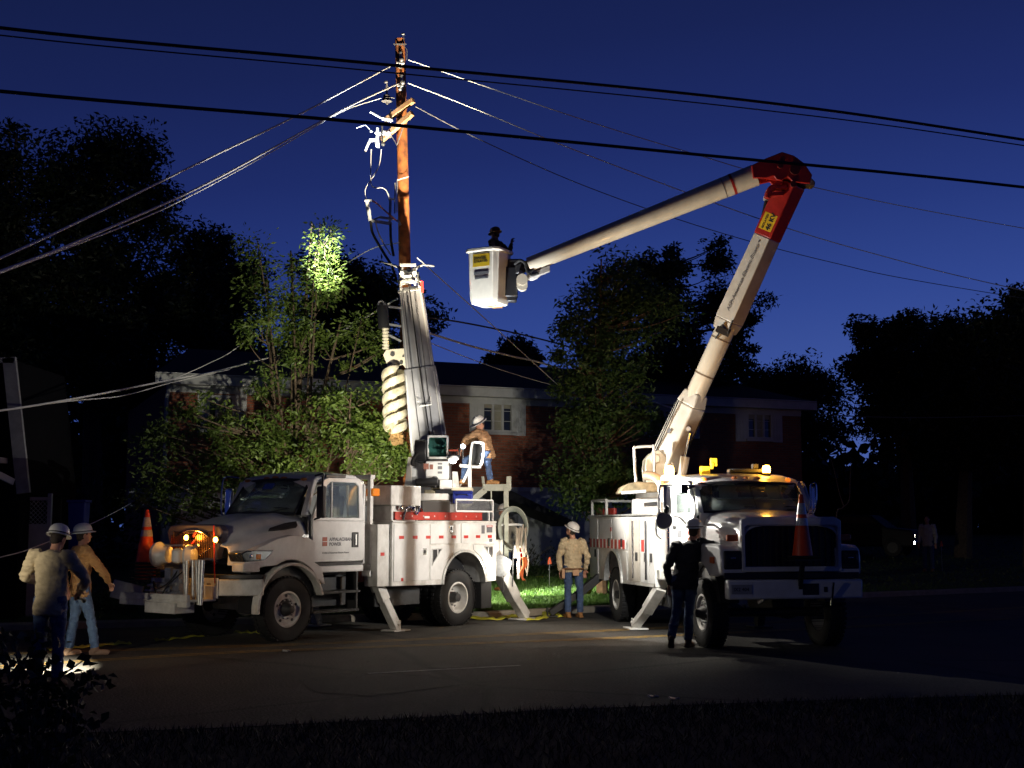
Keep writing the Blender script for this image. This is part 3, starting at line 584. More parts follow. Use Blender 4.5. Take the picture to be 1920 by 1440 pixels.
mb = MB(); mb.box(-.3, .3, -.2, .2, 2.1, 2.55); mb.build('box', panelm, rb, bevel=.02); mb = MB(); mb.cyl((0, 0, 0), (0, 0, 2.1), .05); mb.build('post', darkm, rb)
mb = MB(); mb.box(-.27, .27, -.215, -.2, 2.13, 2.52); mb.build('door', panelm, rb, bevel=.005)
# ================================================================== PEOPLE
from mathutils import noise
def human(label, origin, yaw=0., J=None, shirt=tan, pants=denim, boots=boot, hard=True, face=None, s=1., hem=.80, group=None, toes=None, gloves=None, belt=False, seed=0, headtilt=0., hunch=0., hatm=None, brim=.86):
    R = Matrix.Rotation(yaw, 3, 'Z'); D = {}
    base = dict(pel=(0, 0, .96), che=(0, 0, 1.26), nek=(0, -.01, 1.47), hed=(0, .02, 1.63), shL=(-.185, 0, 1.43), shR=(.185, 0, 1.43), elL=(-.25, -.02, 1.13), elR=(.25, -.02, 1.13), wrL=(-.26, .08, .88), wrR=(.26, .08, .88),
                hiL=(-.095, 0, .93), hiR=(.095, 0, .93), knL=(-.11, .02, .50), knR=(.11, .02, .50), anL=(-.12, -.02, .09), anR=(.12, -.02, .09))
    for k, v in base.items(): D[k] = R @ Vector(v)
    for k, v in (J or {}).items(): D[k] = Vector(v)
    fwd = R @ Vector((0, 1, 0)); fc = Vector(face).normalized() if face else fwd
    mb = MB()
    def ell(c, a, b, ra, rb, n=14): return [c + a * math.cos(2 * PI * i / n) * ra + b * math.sin(2 * PI * i / n) * rb for i in range(n)]
    hipx = (D['hiR'] - D['hiL']).normalized(); shx = (D['shR'] - D['shL']).normalized()
    # torso, a loose shirt that hangs over the belt
    mb.mi = 0; up0 = (D['che'] - D['pel']).normalized(); up1 = (D['nek'] - D['che']).normalized()
    f0 = up0.cross(hipx).normalized() * 1; f1 = up1.cross(shx).normalized()
    hemc = D['pel'] + (hem - .96) * up0 * 1.0
    secs = [ell(hemc, hipx, f0, .185, .135), ell(hemc + up0 * .04, hipx, f0, .195, .145), ell(D['pel'] + up0 * .02, hipx, f0, .182, .136), ell((D['pel'] + D['che']) / 2, (hipx + shx).normalized(), f0, .172, .128), ell(D['che'], shx, f1, .185, .135), ell(D['che'] + up1 * .10, shx, f1, .195, .130), ell((D['shL'] + D['shR']) / 2 + up1 * .02, shx, f1, .15, .095), ell(D['nek'] + up1 * .015, shx, f1, .075, .07)]
    mb.loft(secs)
    for a in ('L', 'R'):
        sh, el, wr = D['sh' + a], D['el' + a], D['wr' + a]
        mb.mi = 0; inn = sh + (D['nek'] - sh) * .35
        mb.tube([inn, sh, sh * .7 + el * .3, el * .95 + sh * .05, el, el * .9 + wr * .1, wr * .55 + el * .45, wr * .95 + el * .05], [.078, .085, .076, .060, .058, .060, .052, .042], 12)
        mb.mi = 2 if not gloves else 4
        d = (wr - el).normalized(); mb.tube([wr - d * .05, wr + d * .02], .028, 10)
        # hand: palm, four bent fingers, thumb from the side of the palm
        sd = d.cross(Vector((0, 0, 1))); sd = sd.normalized() if sd.length > .2 else shx.copy()
        pn = d.cross(sd).normalized(); inward = fwd
        pc = wr + d * .055; Rm = Matrix((sd, d, pn)).transposed()
        mb.ball(pc, .042, .052, .018, 10, 8, R=Rm)
        for k, (o, L) in enumerate(((-.03, .062), (-.010, .073), (.010, .070), (.030, .055))):
            p0 = pc + d * .035 + sd * o; p1 = p0 + d * L * .5 + pn * .010; p2 = p1 + d * L * .30 + pn * .022; p3 = p2 + d * L * .08 + pn * .022
            mb.tube([p0, p1, p2, p3], [.0105, .010, .009, .008], 7)
        t0 = wr + d * .03 + sd * .032; mb.tube([t0, t0 + sd * .025 + d * .02 + pn * .01, t0 + sd * .032 + d * .05 + pn * .02], [.013, .011, .009], 7)
        # leg
        hi, kn, an = D['hi' + a], D['kn' + a], D['an' + a]; mb.mi = 1
        mb.tube([hi + Vector((0, 0, .05)), hi, hi * .6 + kn * .4, kn * .93 + hi * .07, kn, kn * .9 + an * .1, kn * .45 + an * .55, an + (kn - an) * .04], [.095, .10, .092, .068, .066, .066, .066, .063], 12)
        mb.mi = 3; tf = Vector(toes[a]).normalized() if toes and a in toes else fwd; sx = tf.cross(Vector((0, 0, 1))).normalized(); upf = sx.cross(tf)
        Rf = Matrix((sx, tf, upf)).transposed(); fz = an - upf * .045
        mb.tube([an + (kn - an) * .22, an, an - upf * .03], [.052, .050, .052], 12)
        mb.ball(fz - tf * .035, .045, .055, .042, 12, 8, R=Rf); mb.ball(fz + tf * .10 - upf * .006, .050, .105, .038, 12, 8, R=Rf)
        mb.obox(fz + tf * .05 - upf * .033, (.085, .26, .022), Rf)
    mb.mi = 1; mb.ball((D['hiL'] + D['hiR']) / 2 + Vector((0, 0, .01)), .17, .125, .12, 14, 10, R=Matrix((hipx, f0, up0)).transposed())
    mb.mi = 2; mb.tube([D['nek'] - up1 * .05, D['nek'] + (D['hed'] - D['nek']) * .6], [.062, .054], 12)
    fx = fc.cross(Vector((0, 0, 1))).normalized(); upv = fx.cross(fc); Rh = Matrix((fx, fc, upv)).transposed(); H = D['hed']
    mb.ball(H + upv * .01, .076, .092, .112, 16, 12, R=Rh); mb.ball(H + fc * .035 - upv * .055, .056, .060, .052, 14, 10, R=Rh)
    mb.tube([H + fc * .085 + upv * .02, H + fc * .112 - upv * .018, H + fc * .09 - upv * .03], [.010, .015, .012], 8)
    mb.ball(H + fc * .088 - upv * .058, .024, .012, .008, 8, 6, R=Rh); mb.ball(H + fc * .085 + upv * .035, .05, .012, .010, 8, 6, R=Rh)
    for q in (-1, 1): mb.ball(H + fx * q * .078 - fc * .005, .012, .022, .032, 8, 6, R=Rh)
    # one continuous skin
    me = bpy.data.meshes.new('b'); me.from_pydata(mb.v, [], mb.f); bm = bmesh.new(); bm.from_mesh(me); bmesh.ops.recalc_face_normals(bm, faces=bm.faces); bm.to_mesh(me); bm.free()
    tmp = bpy.data.objects.new('tmp', me); COL.objects.link(tmp)
    r = tmp.modifiers.new('r', 'REMESH'); r.mode = 'VOXEL'; r.voxel_size = .0105
    q = tmp.modifiers.new('s', 'SMOOTH'); q.factor = .5; q.iterations = 3
    dg = bpy.context.evaluated_depsgraph_get(); dg.update(); body = bpy.data.meshes.new_from_object(tmp.evaluated_get(dg))
    bvh = BVHTree.FromPolygons([Vector(v) for v in mb.v], mb.f)
    bpy.data.objects.remove(tmp); body.materials.clear(); body.name = 'person'
    for m in (shirt, pants, skin, boots, gloves or skin): body.materials.append(m)
    vm = {}
    for p in body.polygons:
        h = bvh.find_nearest(p.center); p.material_index = mb.m[h[2]] if h[2] is not None else 0; p.use_smooth = True
        for i in p.vertices: vm[i] = p.material_index
    sv = Vector((seed * 3.1, seed, 0))
    nrmv = [v.normal.copy() for v in body.vertices]
    for v, n_ in zip(body.vertices, nrmv):
        if vm.get(v.index, 2) in (0, 1):
            c = v.co; k = noise.noise(Vector((c.x * 9, c.y * 9, c.z * 17)) + sv) + .5 * noise.noise(Vector((c.x * 20 + c.z * 9, c.y * 20, c.z * 34)) + sv)
            v.co = c + n_ * k * (.017 if vm[v.index] == 0 else .011)
    o = bpy.data.objects.new('person', body); COL.objects.link(o); o.location = origin; o.scale = (s, s, s)
    tag(o, label, 'person', group)
    # eyes and hair
    e_ = MB()
    for q in (-1, 1): e_.ball(H + fx * q * .030 + fc * .082 + upv * .018, .009, .006, .006, 8, 6, R=Rh)
    e_.build('eyes', blackp, o)
    hr = MB(); hr.ball(H + upv * .022 - fc * .012, .081, .092, .108, 16, 10, R=Rh); hr.ball(H - fc * .05 - upv * .03, .062, .045, .05, 12, 8, R=Rh); hr.build('hair', hair, o)
    if hard:
        T = Vector((0, 0, 1)); hu = (upv + fc * headtilt).normalized(); hf = (fc - hu * fc.dot(hu)).normalized(); hx_ = hf.cross(hu); Rq = Matrix((hx_, hf, hu)).transposed(); c = H + hu * .045 - hf * .008
        secs = []
        for r_, h_ in ((.165, .0), (.172, -.004), (.168, .006), (.125, .014), (.122, .05), (.112, .085), (.085, .115), (.045, .132), (.008, .137)):
            r_ = r_ * brim if r_ > .14 else r_
            secs.append([c + Rq @ Vector((math.cos(2 * PI * i / 24) * r_ * .88, math.sin(2 * PI * i / 24) * r_ * (1.06 + (.16 if math.sin(2 * PI * i / 24) > .3 and r_ > .13 else 0)), h_)) for i in range(24)])
        hb = MB(); hb.loft(secs)
        for q in (-.03, 0, .03): hb.tube([c + Rq @ Vector((q, -.10, .078)), c + Rq @ Vector((q, -.04, .128)), c + Rq @ Vector((q, .04, .128)), c + Rq @ Vector((q, .10, .078))], .006, 6)
        h_o = hb.build('hard_hat', hatm or hat, o)
        bb = MB(); bb.tube([c + Rq @ Vector((math.cos(a) * .112, math.sin(a) * .134, .022)) for a in [2 * PI * i / 24 for i in range(25)]], .006, 6); bb.build('head_strap', blackp, h_o)
    if belt:
        bb = MB(); cc = D['pel'] - up0 * .04
        bb.tube([cc + hipx * math.cos(a) * .20 + f0 * math.sin(a) * .155 for a in [2 * PI * i / 20 for i in range(21)]], .020, 6)
        bb.build('tool_belt', mat('leather_belt', (.16, .08, .04), .7), o)
        bb = MB(); bb.obox(cc + hipx * -.20 - up0 * .09, (.06, .12, .18)); bb.obox(cc - f0 * .15 * (1 if f0.y > 0 else -1) - up0 * .07, (.12, .05, .12)); bb.build('tool_pouch', mat('tool_pouch_leather', (.5, .30, .18), .7), o, bevel=.012)
    return o
# left foreground worker with the torch (seen from behind)
human('worker in loose tan shirt seen from behind, nearest the left edge, head bent, elbow out', gnd(88, 1287), yaw=math.radians(-12), s=1.08, seed=1, hem=.78, headtilt=-.2,
      J=dict(nek=(.0, .05, 1.46), hed=(.02, .12, 1.60), elR=(.37, .05, 1.16), wrR=(.22, .30, 1.02), shR=(.19, .0, 1.41), shL=(-.20, .02, 1.43), elL=(-.34, .12, 1.18), wrL=(-.24, .36, 1.12)), face=(.25, 1, -.5), shirt=tan, boots=bootd)
human('worker in rust-brown shirt and faded jeans mid-stride, right of the nearest worker', gnd(146, 1229), yaw=math.radians(-55), s=1.07, seed=2, hem=.80,
      J=dict(anL=(-.14, .02, .09), anR=(.22, .05, .09), knL=(-.08, .04, .50), knR=(.14, .05, .50), elR=(.27, .08, 1.15), wrR=(.30, .30, .98), elL=(-.20, -.16, 1.14), wrL=(-.10, -.26, .92)), shirt=orsh, pants=denl, boots=mat('pale_leather_shoe', (.4, .25, .16), .6), toes=dict(L=(.6, .7, 0), R=(.9, .3, 0)), headtilt=-.1)
human('worker in tan shirt and jeans standing between the two trucks, looking up, tool belt on', gnd(1075, 1158), yaw=math.radians(18), s=1.09, seed=3, hem=.86, belt=True, headtilt=.0,
      J=dict(hed=(-.03, .0, 1.64), elL=(-.27, .02, 1.14), wrL=(-.24, .03, .87), elR=(.28, .0, 1.15), wrR=(.24, .10, .90), knL=(-.10, .02, .50), knR=(.13, .02, .50), anL=(-.10, -.02, .09), anR=(.13, 0, .09)), face=(-.75, .5, .45), shirt=tan)
human('backlit worker in dark jacket with one arm raised to the bucket truck hood', gnd(1287, 1214), yaw=math.radians(-25), s=1.13, seed=4, hem=.80, shirt=darksh, headtilt=.05,
      J=dict(hed=(.15, .05, 1.60), nek=(.09, .03, 1.45), che=(.04, 0, 1.24), shR=(.27, .02, 1.42), shL=(-.13, -.02, 1.38), elR=(.46, .10, 1.40), wrR=(.54, .14, 1.70), elL=(-.26, -.06, 1.10), wrL=(-.22, .05, .86), anL=(-.22, -.10, .14), knL=(-.12, .03, .52), anR=(.03, .02, .09), knR=(.05, .05, .52), hiL=(-.10, 0, .93), hiR=(.09, 0, .93)),
      face=(.8, .7, .1), boots=bootd, toes=dict(L=(.1, 1, -.8), R=(.5, 1, 0)))
# the man at the derrick controls
op = at(893, 908, 25.1)
human('worker in brown shirt stooping over the controls on top of the derrick truck', op, yaw=math.radians(75), s=1.0, seed=5, hem=.84, shirt=brownsh, pants=denim, headtilt=-.35, brim=1.,
      J=dict(pel=(.22, .1, .62), hiL=(.20, -.02, .60), hiR=(.22, .18, .60), che=(.16, .08, .88), nek=(.02, .05, 1.06), hed=(.06, .0, 1.17), shL=(.02, -.14, 1.00), shR=(.10, .22, 1.02), elL=(-.20, -.10, .92), wrL=(-.30, .05, .70), elR=(-.14, .22, .90), wrR=(-.30, .16, .74),
             knL=(-.22, .02, .48), anL=(-.24, .0, .09), knR=(.22, -.08, .42), anR=(.28, -.02, .09)), face=(-.3, -.2, -.45), toes=dict(L=(-.3, -.8, 0), R=(.9, -.5, 0)))
human('worker in pale hat and grey jacket half hidden behind the tailboard of the derrick truck', Vector((at(946, 985, 27.6).x, 27.6, .52)), yaw=math.radians(60), s=1.02, seed=6, shirt=greysh, face=(-1, -.35, -.2), J=dict(elL=(-.10, -.26, 1.12), wrL=(-.28, -.12, 1.02), elR=(.28, .05, 1.15), wrR=(.10, .22, 1.0)))
bk = at(925, 572, 25.4)
human('worker in dark rust clothing leaning in the raised bucket', bk + Vector((.05, .25, .0)), yaw=math.radians(60), s=.92, seed=7, shirt=mat('dark_rust_shirt', (.10, .035, .02), .9), J=dict(elR=(.30, -.1, 1.2), wrR=(.34, -.05, 1.42), elL=(-.02, -.30, 1.15), wrL=(-.05, -.38, 1.3)), face=(-.8, .6, -.2), hatm=mat('dark_hard_hat', (.12, .06, .03), .5))
pf = at(1737, 940, 41); human('dim figure in pale shirt standing far off on the dark lawn at right', Vector((pf.x, 41, float(lawnz(pf.x, 41)))), yaw=2.6, s=1.0, seed=8, shirt=mat('pale_shirt', (.42, .42, .40), .9), hard=False)
# ================================================================== DERRICK TRUCK (left)
T1 = empty('derrick_truck', (-4.50, 21.93, 0), math.radians(-127.5)); tag(T1, 'white digger derrick truck with raised boom and auger, amber lights at its grille', 'truck')
M1 = Matrix.Translation((-4.50, 21.93, 0)) @ Matrix.Rotation(math.radians(-127.5), 4, 'Z'); I1 = M1.inverted()
def L1(px, py, Y): return I1 @ at(px, py, Y)
def G1(px, py): return I1 @ gnd(px, py)
C1 = I1 @ Vector((0, 0, HC))
def F1(px, py, x):
    p = L1(px, py, 20.); t = (x - C1.x) / (p.x - C1.x); return C1 + (p - C1) * t
def S1(px, py, y):
    p = L1(px, py, 20.); t = (y - C1.y) / (p.y - C1.y); return C1 + (p - C1) * t
def wheel(parent, x, y, r, w_, side, kind='front', rimmat=None, nm='wheel'):
    """side=+1: outer face towards +y"""
    e = empty(nm, (x, y, r)); e.parent = parent
    s = side; t = MB(); h = w_ / 2; ri = r * .56
    prof = [(ri, -h * .86), (ri + .02, -h * .95), (r * .80, -h), (r * .95, -h * .92), (r * .985, -h * .80), (r, -h * .6), (r, h * .6), (r * .985, h * .8), (r * .95, h * .92), (r * .80, h), (ri + .02, h * .95), (ri, h * .86)]
    t.lathe(prof + [prof[0]], (0, 0, 0), (0, s, 0), 48, caps=False)
    n = 44
    for i in range(n):
        a = 2 * PI * i / n; c = Vector((math.cos(a) * (r + .004), 0, math.sin(a) * (r + .004))); R = Matrix.Rotation(-a + PI / 2, 3, 'Y')
        for q in (-1, 1): t.obox(c + Vector((0, q * h * .62, 0)), (.045, h * .62, .022), R)
    t.build('tyre', black, e)
    m = MB()
    if kind == 'front': prof = [(ri, -h * .8), (ri, h * .86), (ri - .03, h * .90), (ri - .04, h * .70), (ri - .055, h * .55), (ri * .62, h * .62), (ri * .55, h * .50), (ri * .40, h * .50)]
    else: prof = [(ri, -h * .8), (ri, h * .86), (ri - .03, h * .90), (ri - .035, h * .6), (ri - .05, -h * .1), (ri - .08, -h * .5), (ri * .55, -h * .62), (ri * .38, -h * .6)]
    m.lathe(prof + [(ri * .3, prof[-1][1])], (0, 0, 0), (0, s, 0), 40, caps=False)
    m.build('rim', rimmat or whited, e, ang=50)
    hb = MB(); z0 = prof[-1][1]
    if kind == 'front': hb.lathe([(ri * .40, z0 - .01), (ri * .36, z0 + .05), (ri * .25, z0 + .10), (ri * .20, z0 + .16), (.01, z0 + .17)], (0, 0, 0), (0, s, 0), 24)
    else: hb.lathe([(ri * .36, z0), (ri * .34, z0 + .12), (ri * .28, z0 + .15), (ri * .27, z0 + .20), (.01, z0 + .21)], (0, 0, 0), (0, s, 0), 24)
    hb.build('hub', darkm, e)
    nb_ = MB()
    for i in range(10):
        a = 2 * PI * i / 10; rr = ri * .52; nb_.cyl((math.cos(a) * rr, s * (z0 - .02), math.sin(a) * rr), (math.cos(a) * rr, s * (z0 + .035), math.sin(a) * rr), .014, n=6)
    nb_.build('wheel_nuts', steel, e)
    hh = MB()
    for i in range(5):
        a = 2 * PI * i / 5 + .3; rr = ri * .74; k = (h * .60 if kind == 'front' else -h * .52)
        hh.cyl((math.cos(a) * rr, s * (k - .01), math.sin(a) * rr), (math.cos(a) * rr, s * (k + .006), math.sin(a) * rr), .026, n=12)
    hh.build('hand_holes', blackp, e)
    return e
for q in (1, -1): wheel(T1, 0, q * .90, .53, .30, q, 'front')
for q in (1, -1): wheel(T1, -4.35, q * .92, .53, .27, q, 'rear'); wheel(T1, -4.35, q * .60, .53, .27, q, 'rear')
mb = MB()
for q in (1, -1): mb.box(-5.5, .9, q * .42 - .04, q * .42 + .04, .78, 1.02)
for x in (-5.3, -3.6, -2.6, -1.6, -.6, .6): mb.box(x, x + .1, -.38, .38, .8, 1.0)
mb.box(-3.4, -2.2, .46, .9, .45, .78); mb.cyl((-1.9, -.75, .62), (-.7, -.75, .62), .28, n=20); mb.box(-2.0, -.6, .50, .62, .5, 1.0)
mb.build('chassis', darkm, T1, bevel=.01)
mb = MB(); mb.cyl((0, -.8, .53), (0, .8, .53), .06); mb.box(-.25, .25, .35, .43, .58, .68); mb.box(-.25, .25, -.43, -.35, .58, .68); mb.ball((0, 0, .55), .17, .2, .17); mb.build('front_axle', whited, T1)
mb = MB(); mb.cyl((-4.35, -.8, .53), (-4.35, .8, .53), .09); mb.ball((-4.35, 0, .55), .24); mb.cyl((-4.2, 0, .6), (-1.2, 0, .8), .05); mb.build('rear_axle', darkm, T1)
# ---- hood: smooth loft with falling nose
hoodst = [(-.48, .94, 2.10, 1.02, 1.40), (-.1, .90, 2.09, 1.02, 1.42), (.30, .84, 2.03, 1.02, 1.42), (.65, .78, 1.95, .98, 1.42), (.92, .70, 1.85, .92, 1.42), (1.05, .60, 1.76, .80, 1.42)]
secs = []
for x, wt, zt, wb, zb in hoodst:
    hp = [(0, zt + .02), (wt * .35, zt + .012), (wt * .5, zt + .03), (wt * .72, zt - .01), (wt * .92, zt - .09), (wt * .99, zt - .20), (wb * .96, (zt + zb) / 2 - .02), (wb, zb + .08), (wb, zb)]
    secs.append([(x + (.10 * (1 - (y / 1.0) ** 2) if x > .9 else 0), y, z) for y, z in hp][::-1] + [(x + (.10 * (1 - (y / 1.0) ** 2) if x > .9 else 0), -y, z) for y, z in hp[1:]])
mb = MB(); mb.loft(secs, closed=False); o = mb.build('hood', white, T1, sub=2)
sol = o.modifiers.new('solid', 'SOLIDIFY'); sol.thickness = .02
# fenders with wheel opening, near side and far side
for q in (1, -1):
    mb = MB(); fo = [(-.50, 1.28), (-.50, 1.62), (-.30, 1.72), (.0, 1.74), (.35, 1.68), (.70, 1.56), (1.0, 1.44), (1.02, 1.26), (.72, 1.24)] + arc(.02, .60, .70, 62, 150, 10, .74)[0:] + [(-.60, 1.0), (-.68, .92), (-.74, .92), (-.66, 1.2)]
    mb.prism(fo, 'y', q * .70, q * 1.13) if q > 0 else mb.prism(fo, 'y', -1.13, -.70)
    o = mb.build('fender', white, T1, bevel=.055)
    mb = MB(); A = arc(.02, .55, .74, -5, 165, 18); B = arc(.02, .55, .69, -5, 165, 18); pp = A + B[::-1]; a_, b_ = (1.0, 1.16) if q > 0 else (-1.16, -1.0); mb.prism(pp, 'y', a_, b_); mb.build('arch_flare', whited, o, bevel=.012)
    mb = MB(); mb.prism(arc(.02, .55, .69, -5, 165, 18), 'y', *sorted((q * .62, q * .98))); mb.build('arch_liner', blackp, o)
    # headlight
    mb = MB(); mb.prism([(.50, 1.42), (.62, 1.34), (1.04, 1.32), (1.10, 1.46), (.98, 1.50), (.60, 1.50), (.42, 1.50)], 'y', *sorted((q * .80, q * 1.142))); hl = mb.build('headlight', dglass, T1, bevel=.015)
    mb = MB(); mb.ball((1.0, q * .98, 1.41), .075, .06, .06); mb.ball((.90, q * 1.12, 1.41), .06, .03, .05); mb.build('reflector', chrome, hl)
    mb = MB(); mb.box(.70, .80, *sorted((q * 1.13, q * 1.150)), 1.36, 1.44); mb.build('side_marker', mat('orange_lens', (.8, .22, .02), .25), hl, bevel=.01)
    mb = MB(); mb.box(.72, 1.06, *sorted((q * .86, q * 1.146)), 1.16, 1.30); mb.build('lower_trim', whited, T1, bevel=.02)
mb = MB(); mb.prism([(-.06, 1.86), (.06, 1.95), (-.42, 2.00), (-.50, 1.94), (-.46, 1.90)], 'y', .955, 1.0)
mb = MB(); mb.loft([[(.42, .985, 1.80), (.44, 1.02, 1.83), (.40, 1.0, 1.86)], [(.1, .985, 1.82), (.1, 1.03, 1.86), (.06, .99, 1.94)], [(-.2, .975, 1.86), (-.2, 1.01, 1.90), (-.22, .96, 1.97)]]); mb.build('hood_vent', blackp, T1)
mb = MB(); mb.box(-.46, -.44, .86, 1.0, 1.45, 2.05); mb.build('hood_seam', blackp, T1)
# ---- grille
grf = mat('grille_shell', (.10, .09, .12), .45)
mb = MB(); mb.prism([(-.70, 1.80), (-.55, 1.34), (.55, 1.34), (.70, 1.80), (.62, 1.90), (.4, 1.92), (-.4, 1.92), (-.62, 1.90)], 'x', .98, 1.14)
gr = mb.build('grille', grf, T1, bevel=.03)
mb = MB()
for i in range(25):
    y = -.54 + i * .045; h0 = 1.38; h1 = 1.80 if abs(y) < .50 else 1.74
    mb.box(1.14, 1.162, y - .008, y + .008, h0, h1)
mb.build('grille_bars', mat('bronze_chrome', (.5, .28, .14), .22, metal=1), gr)
mb = MB(); mb.tube([(1.17, y, z) for y, z in arc(0, 1.58, .50, 35, 145, 14, .24)], .016, 8); mb.build('grille_hoop', chrome, gr)
mb = MB(); mb.prism([(-.02, 1.70), (.10, 1.82), (.16, 1.82), (.05, 1.70)], 'x', 1.165, 1.178); mb.prism([(.10, 1.66), (.04, 1.60), (-.02, 1.60), (.05, 1.67)], 'x', 1.165, 1.178); mb.build('grille_emblem', redp, gr)
mb = MB()
for i in range(7): mb.ball((1.175, .16 + i * .05, 1.40 + i * .022), .014, .014, .012, 8, 6)
mb.build('chrome_studs', chrome, gr)
# ---- bumper
bp = [(1.12, -.62), (1.12, .62), (1.02, .86), (.66, 1.16), (.60, 1.12), (.94, .80), (1.02, .58), (1.02, -.58), (.94, -.80), (.60, -1.12), (.66, -1.16), (1.02, -.86)]
mb = MB(); mb.prism(bp, 'z', .78, 1.04); mb.build('bumper', whited, T1, bevel=.02)
mb = MB(); mb.prism([(x * .97, y * .97) for x, y in bp], 'z', 1.045, 1.12); mb.build('bumper_step', blackp, T1, bevel=.01)
mb = MB(); mb.box(1.125, 1.15, .20, .64, .74, 1.06); pl = mb.build('plate_board', white, T1, bevel=.006)
mb = MB(); mb.box(1.152, 1.157, .27, .60, .84, 1.02); mb.build('licence_plate', mat('plate_paint', (.55, .56, .56), .4), pl)
text('plate_number', 'III', ink, pl, (1.159, .385, .885), (0, 1, 0), (0, 0, 1), .13, thick=.004)
text('plate_letters', 'T\nK', ink, pl, (1.159, .30, .965), (0, 1, 0), (0, 0, 1), .05)
mb = MB(); mb.cyl((1.19, .62, .98), (1.24, .62, 1.90), .011, n=8); mb.build('marker_rod', redp, T1)
# front winch platform
mb = MB(); mb.box(1.15, 1.75, -1.10, .62, .70, .74); mb.box(1.66, 1.74, -1.10, .62, .62, .82); mb.box(1.15, 1.22, -1.0, .62, .74, .95); mb.bar((1.3, -1.1, .74), (1.6, -1.5, .86), .05, .3); mb.box(1.4, 1.8, -.35, .40, .52, .69); mb.build('front_platform', whited, T1, bevel=.012)
mb = MB()
for y in (.26, .34, .48, .56, .64, .72): mb.cyl((1.50 + .04 * math.sin(y * 20), y, .66), (1.52, y, 1.34 if y < .4 else 1.36), .030, n=12)
mb.build('stowed_tubes', alu, T1)
mb = MB(); c_ = F1(306, 1040, 1.45); mb.lathe([(.20, -.13), (.21, -.08), (.14, .02), (.13, .12), (.02, .13)], c_, (-.3, 1, 0), 24); c_ = F1(334, 1042, 1.45); mb.cyl(c_ - Vector((0, 0, .07)), c_ + Vector((0, 0, .07)), .105, n=24); mb.ball(c_ + Vector((0, 0, .07)), .105, .105, .05); mb.ball(c_ - Vector((0, 0, .07)), .105, .105, .06); c_ = F1(362, 1042, 1.40); mb.lathe([(.17, -.10), (.18, -.06), (.12, .02), (.02, .04)], c_, (-.4, 1, 0), 24); mb.build('winch_drum', white, T1)
mb = MB(); mb.bar(F1(312, 1023, 1.42), F1(345, 1022, 1.42), .05, .03); mb.build('winch_guard', steel, T1); mb = MB(); mb.bar(F1(352, 1032, 1.42), F1(372, 1022, 1.42), .04, .04); mb.build('winch_lever', steel, T1); mb = MB(); mb.box(1.35, 1.5, -.6, .2, .98, 1.05); mb.box(1.4, 1.5, -.25, -.10, .76, 1.22); mb.box(1.38, 1.52, -.02, .14, .80, 1.2); mb.cyl((1.55, -.6, .93), (1.55, .1, .97), .025); mb.cyl((1.6, -.6, .85), (1.6, -.0, .86), .02); mb.cyl((1.5, -.2, .8), (1.5, .2, .82), .06); mb.build('winch_mount', steel, T1)
mb = MB(); mb.tube(smoothpts([(1.5, .1, 1.2), (1.6, .0, 1.0), (1.66, -.2, .9), (1.6, -.4, 1.0), (1.66, -.25, .8)], 5), .014, 6); mb.tube(smoothpts([(1.45, .2, 1.2), (1.66, .05, .95), (1.70, -.05, .78), (1.75, -.1, .6)], 5), .012, 6); mb.build('winch_hose', black, T1)
# amber strobes ahead of the grille
for (px, py, nme) in ((350, 1008, 'a'), (405, 1012, 'b')):
    p = L1(px, py, 21.1) ; d = (p - I1 @ Vector((0, 0, HC)))
    # lie on the plane x=1.24 in the truck frame
    c0 = I1 @ Vector((0, 0, HC)); t = (1.24 - c0.x) / (p.x - c0.x); p = c0 + (p - c0) * t
    mb = MB(); mb.cyl(p - Vector((.05, 0, 0)), p, .055, n=18); mb.bar(p - Vector((.06, 0, 0)), p - Vector((.12, 0, .06)), .02, .02); hs = mb.build('amber_strobe', blackp, T1)
    mb = MB(); mb.ball(p + Vector((.008, 0, 0)), .03, .042, .042); mb.build('lens', lamp_a, hs)
    light('amber_glow', 'POINT', M1 @ (p + Vector((.10, 0, 0))), 5.5, (1, .40, .05), .04)
# ---- cab
cabp = mat('cab_interior', (.05, .05, .055), .8)
mb = MB(); mb.box(-1.80, -.50, -1.0, 1.0, 1.10, 1.22); mb.box(-1.83, -1.78, -1.0, 1.0, 1.22, 2.05); mb.box(-1.83, -1.78, -1.0, -.62, 2.05, 2.62); mb.box(-1.83, -1.78, .62, 1.0, 2.05, 2.62); mb.box(-.56, -.48, -.95, .95, 1.2, 2.08)
rs = []
for x, z, wv in ((-.58, 2.66, .90), (-.72, 2.76, .93), (-1.1, 2.82, .95), (-1.6, 2.80, .95), (-1.86, 2.70, .92)): rs.append([(x, -wv - .02, z - .12), (x, -wv, z - .03), (x, -wv * .8, z), (x, 0, z + .03), (x, wv * .8, z), (x, wv, z - .03), (x, wv + .02, z - .12), (x, wv - .03, z - .13), (x, 0, z - .04), (x, -wv + .03, z - .13)])
mb.loft(rs); mb.build('cab_shell', white, T1, bevel=.02)
mb = MB()
for i, y in enumerate((-.22, 0, .22, -.72, .72)): mb.ball((-.60, y, 2.73 - abs(y) * .06), .05, .075, .03, 10, 6)
mb.build('roof_marker_lights', mat('orange_lens2', (.6, .20, .04), .3), T1)
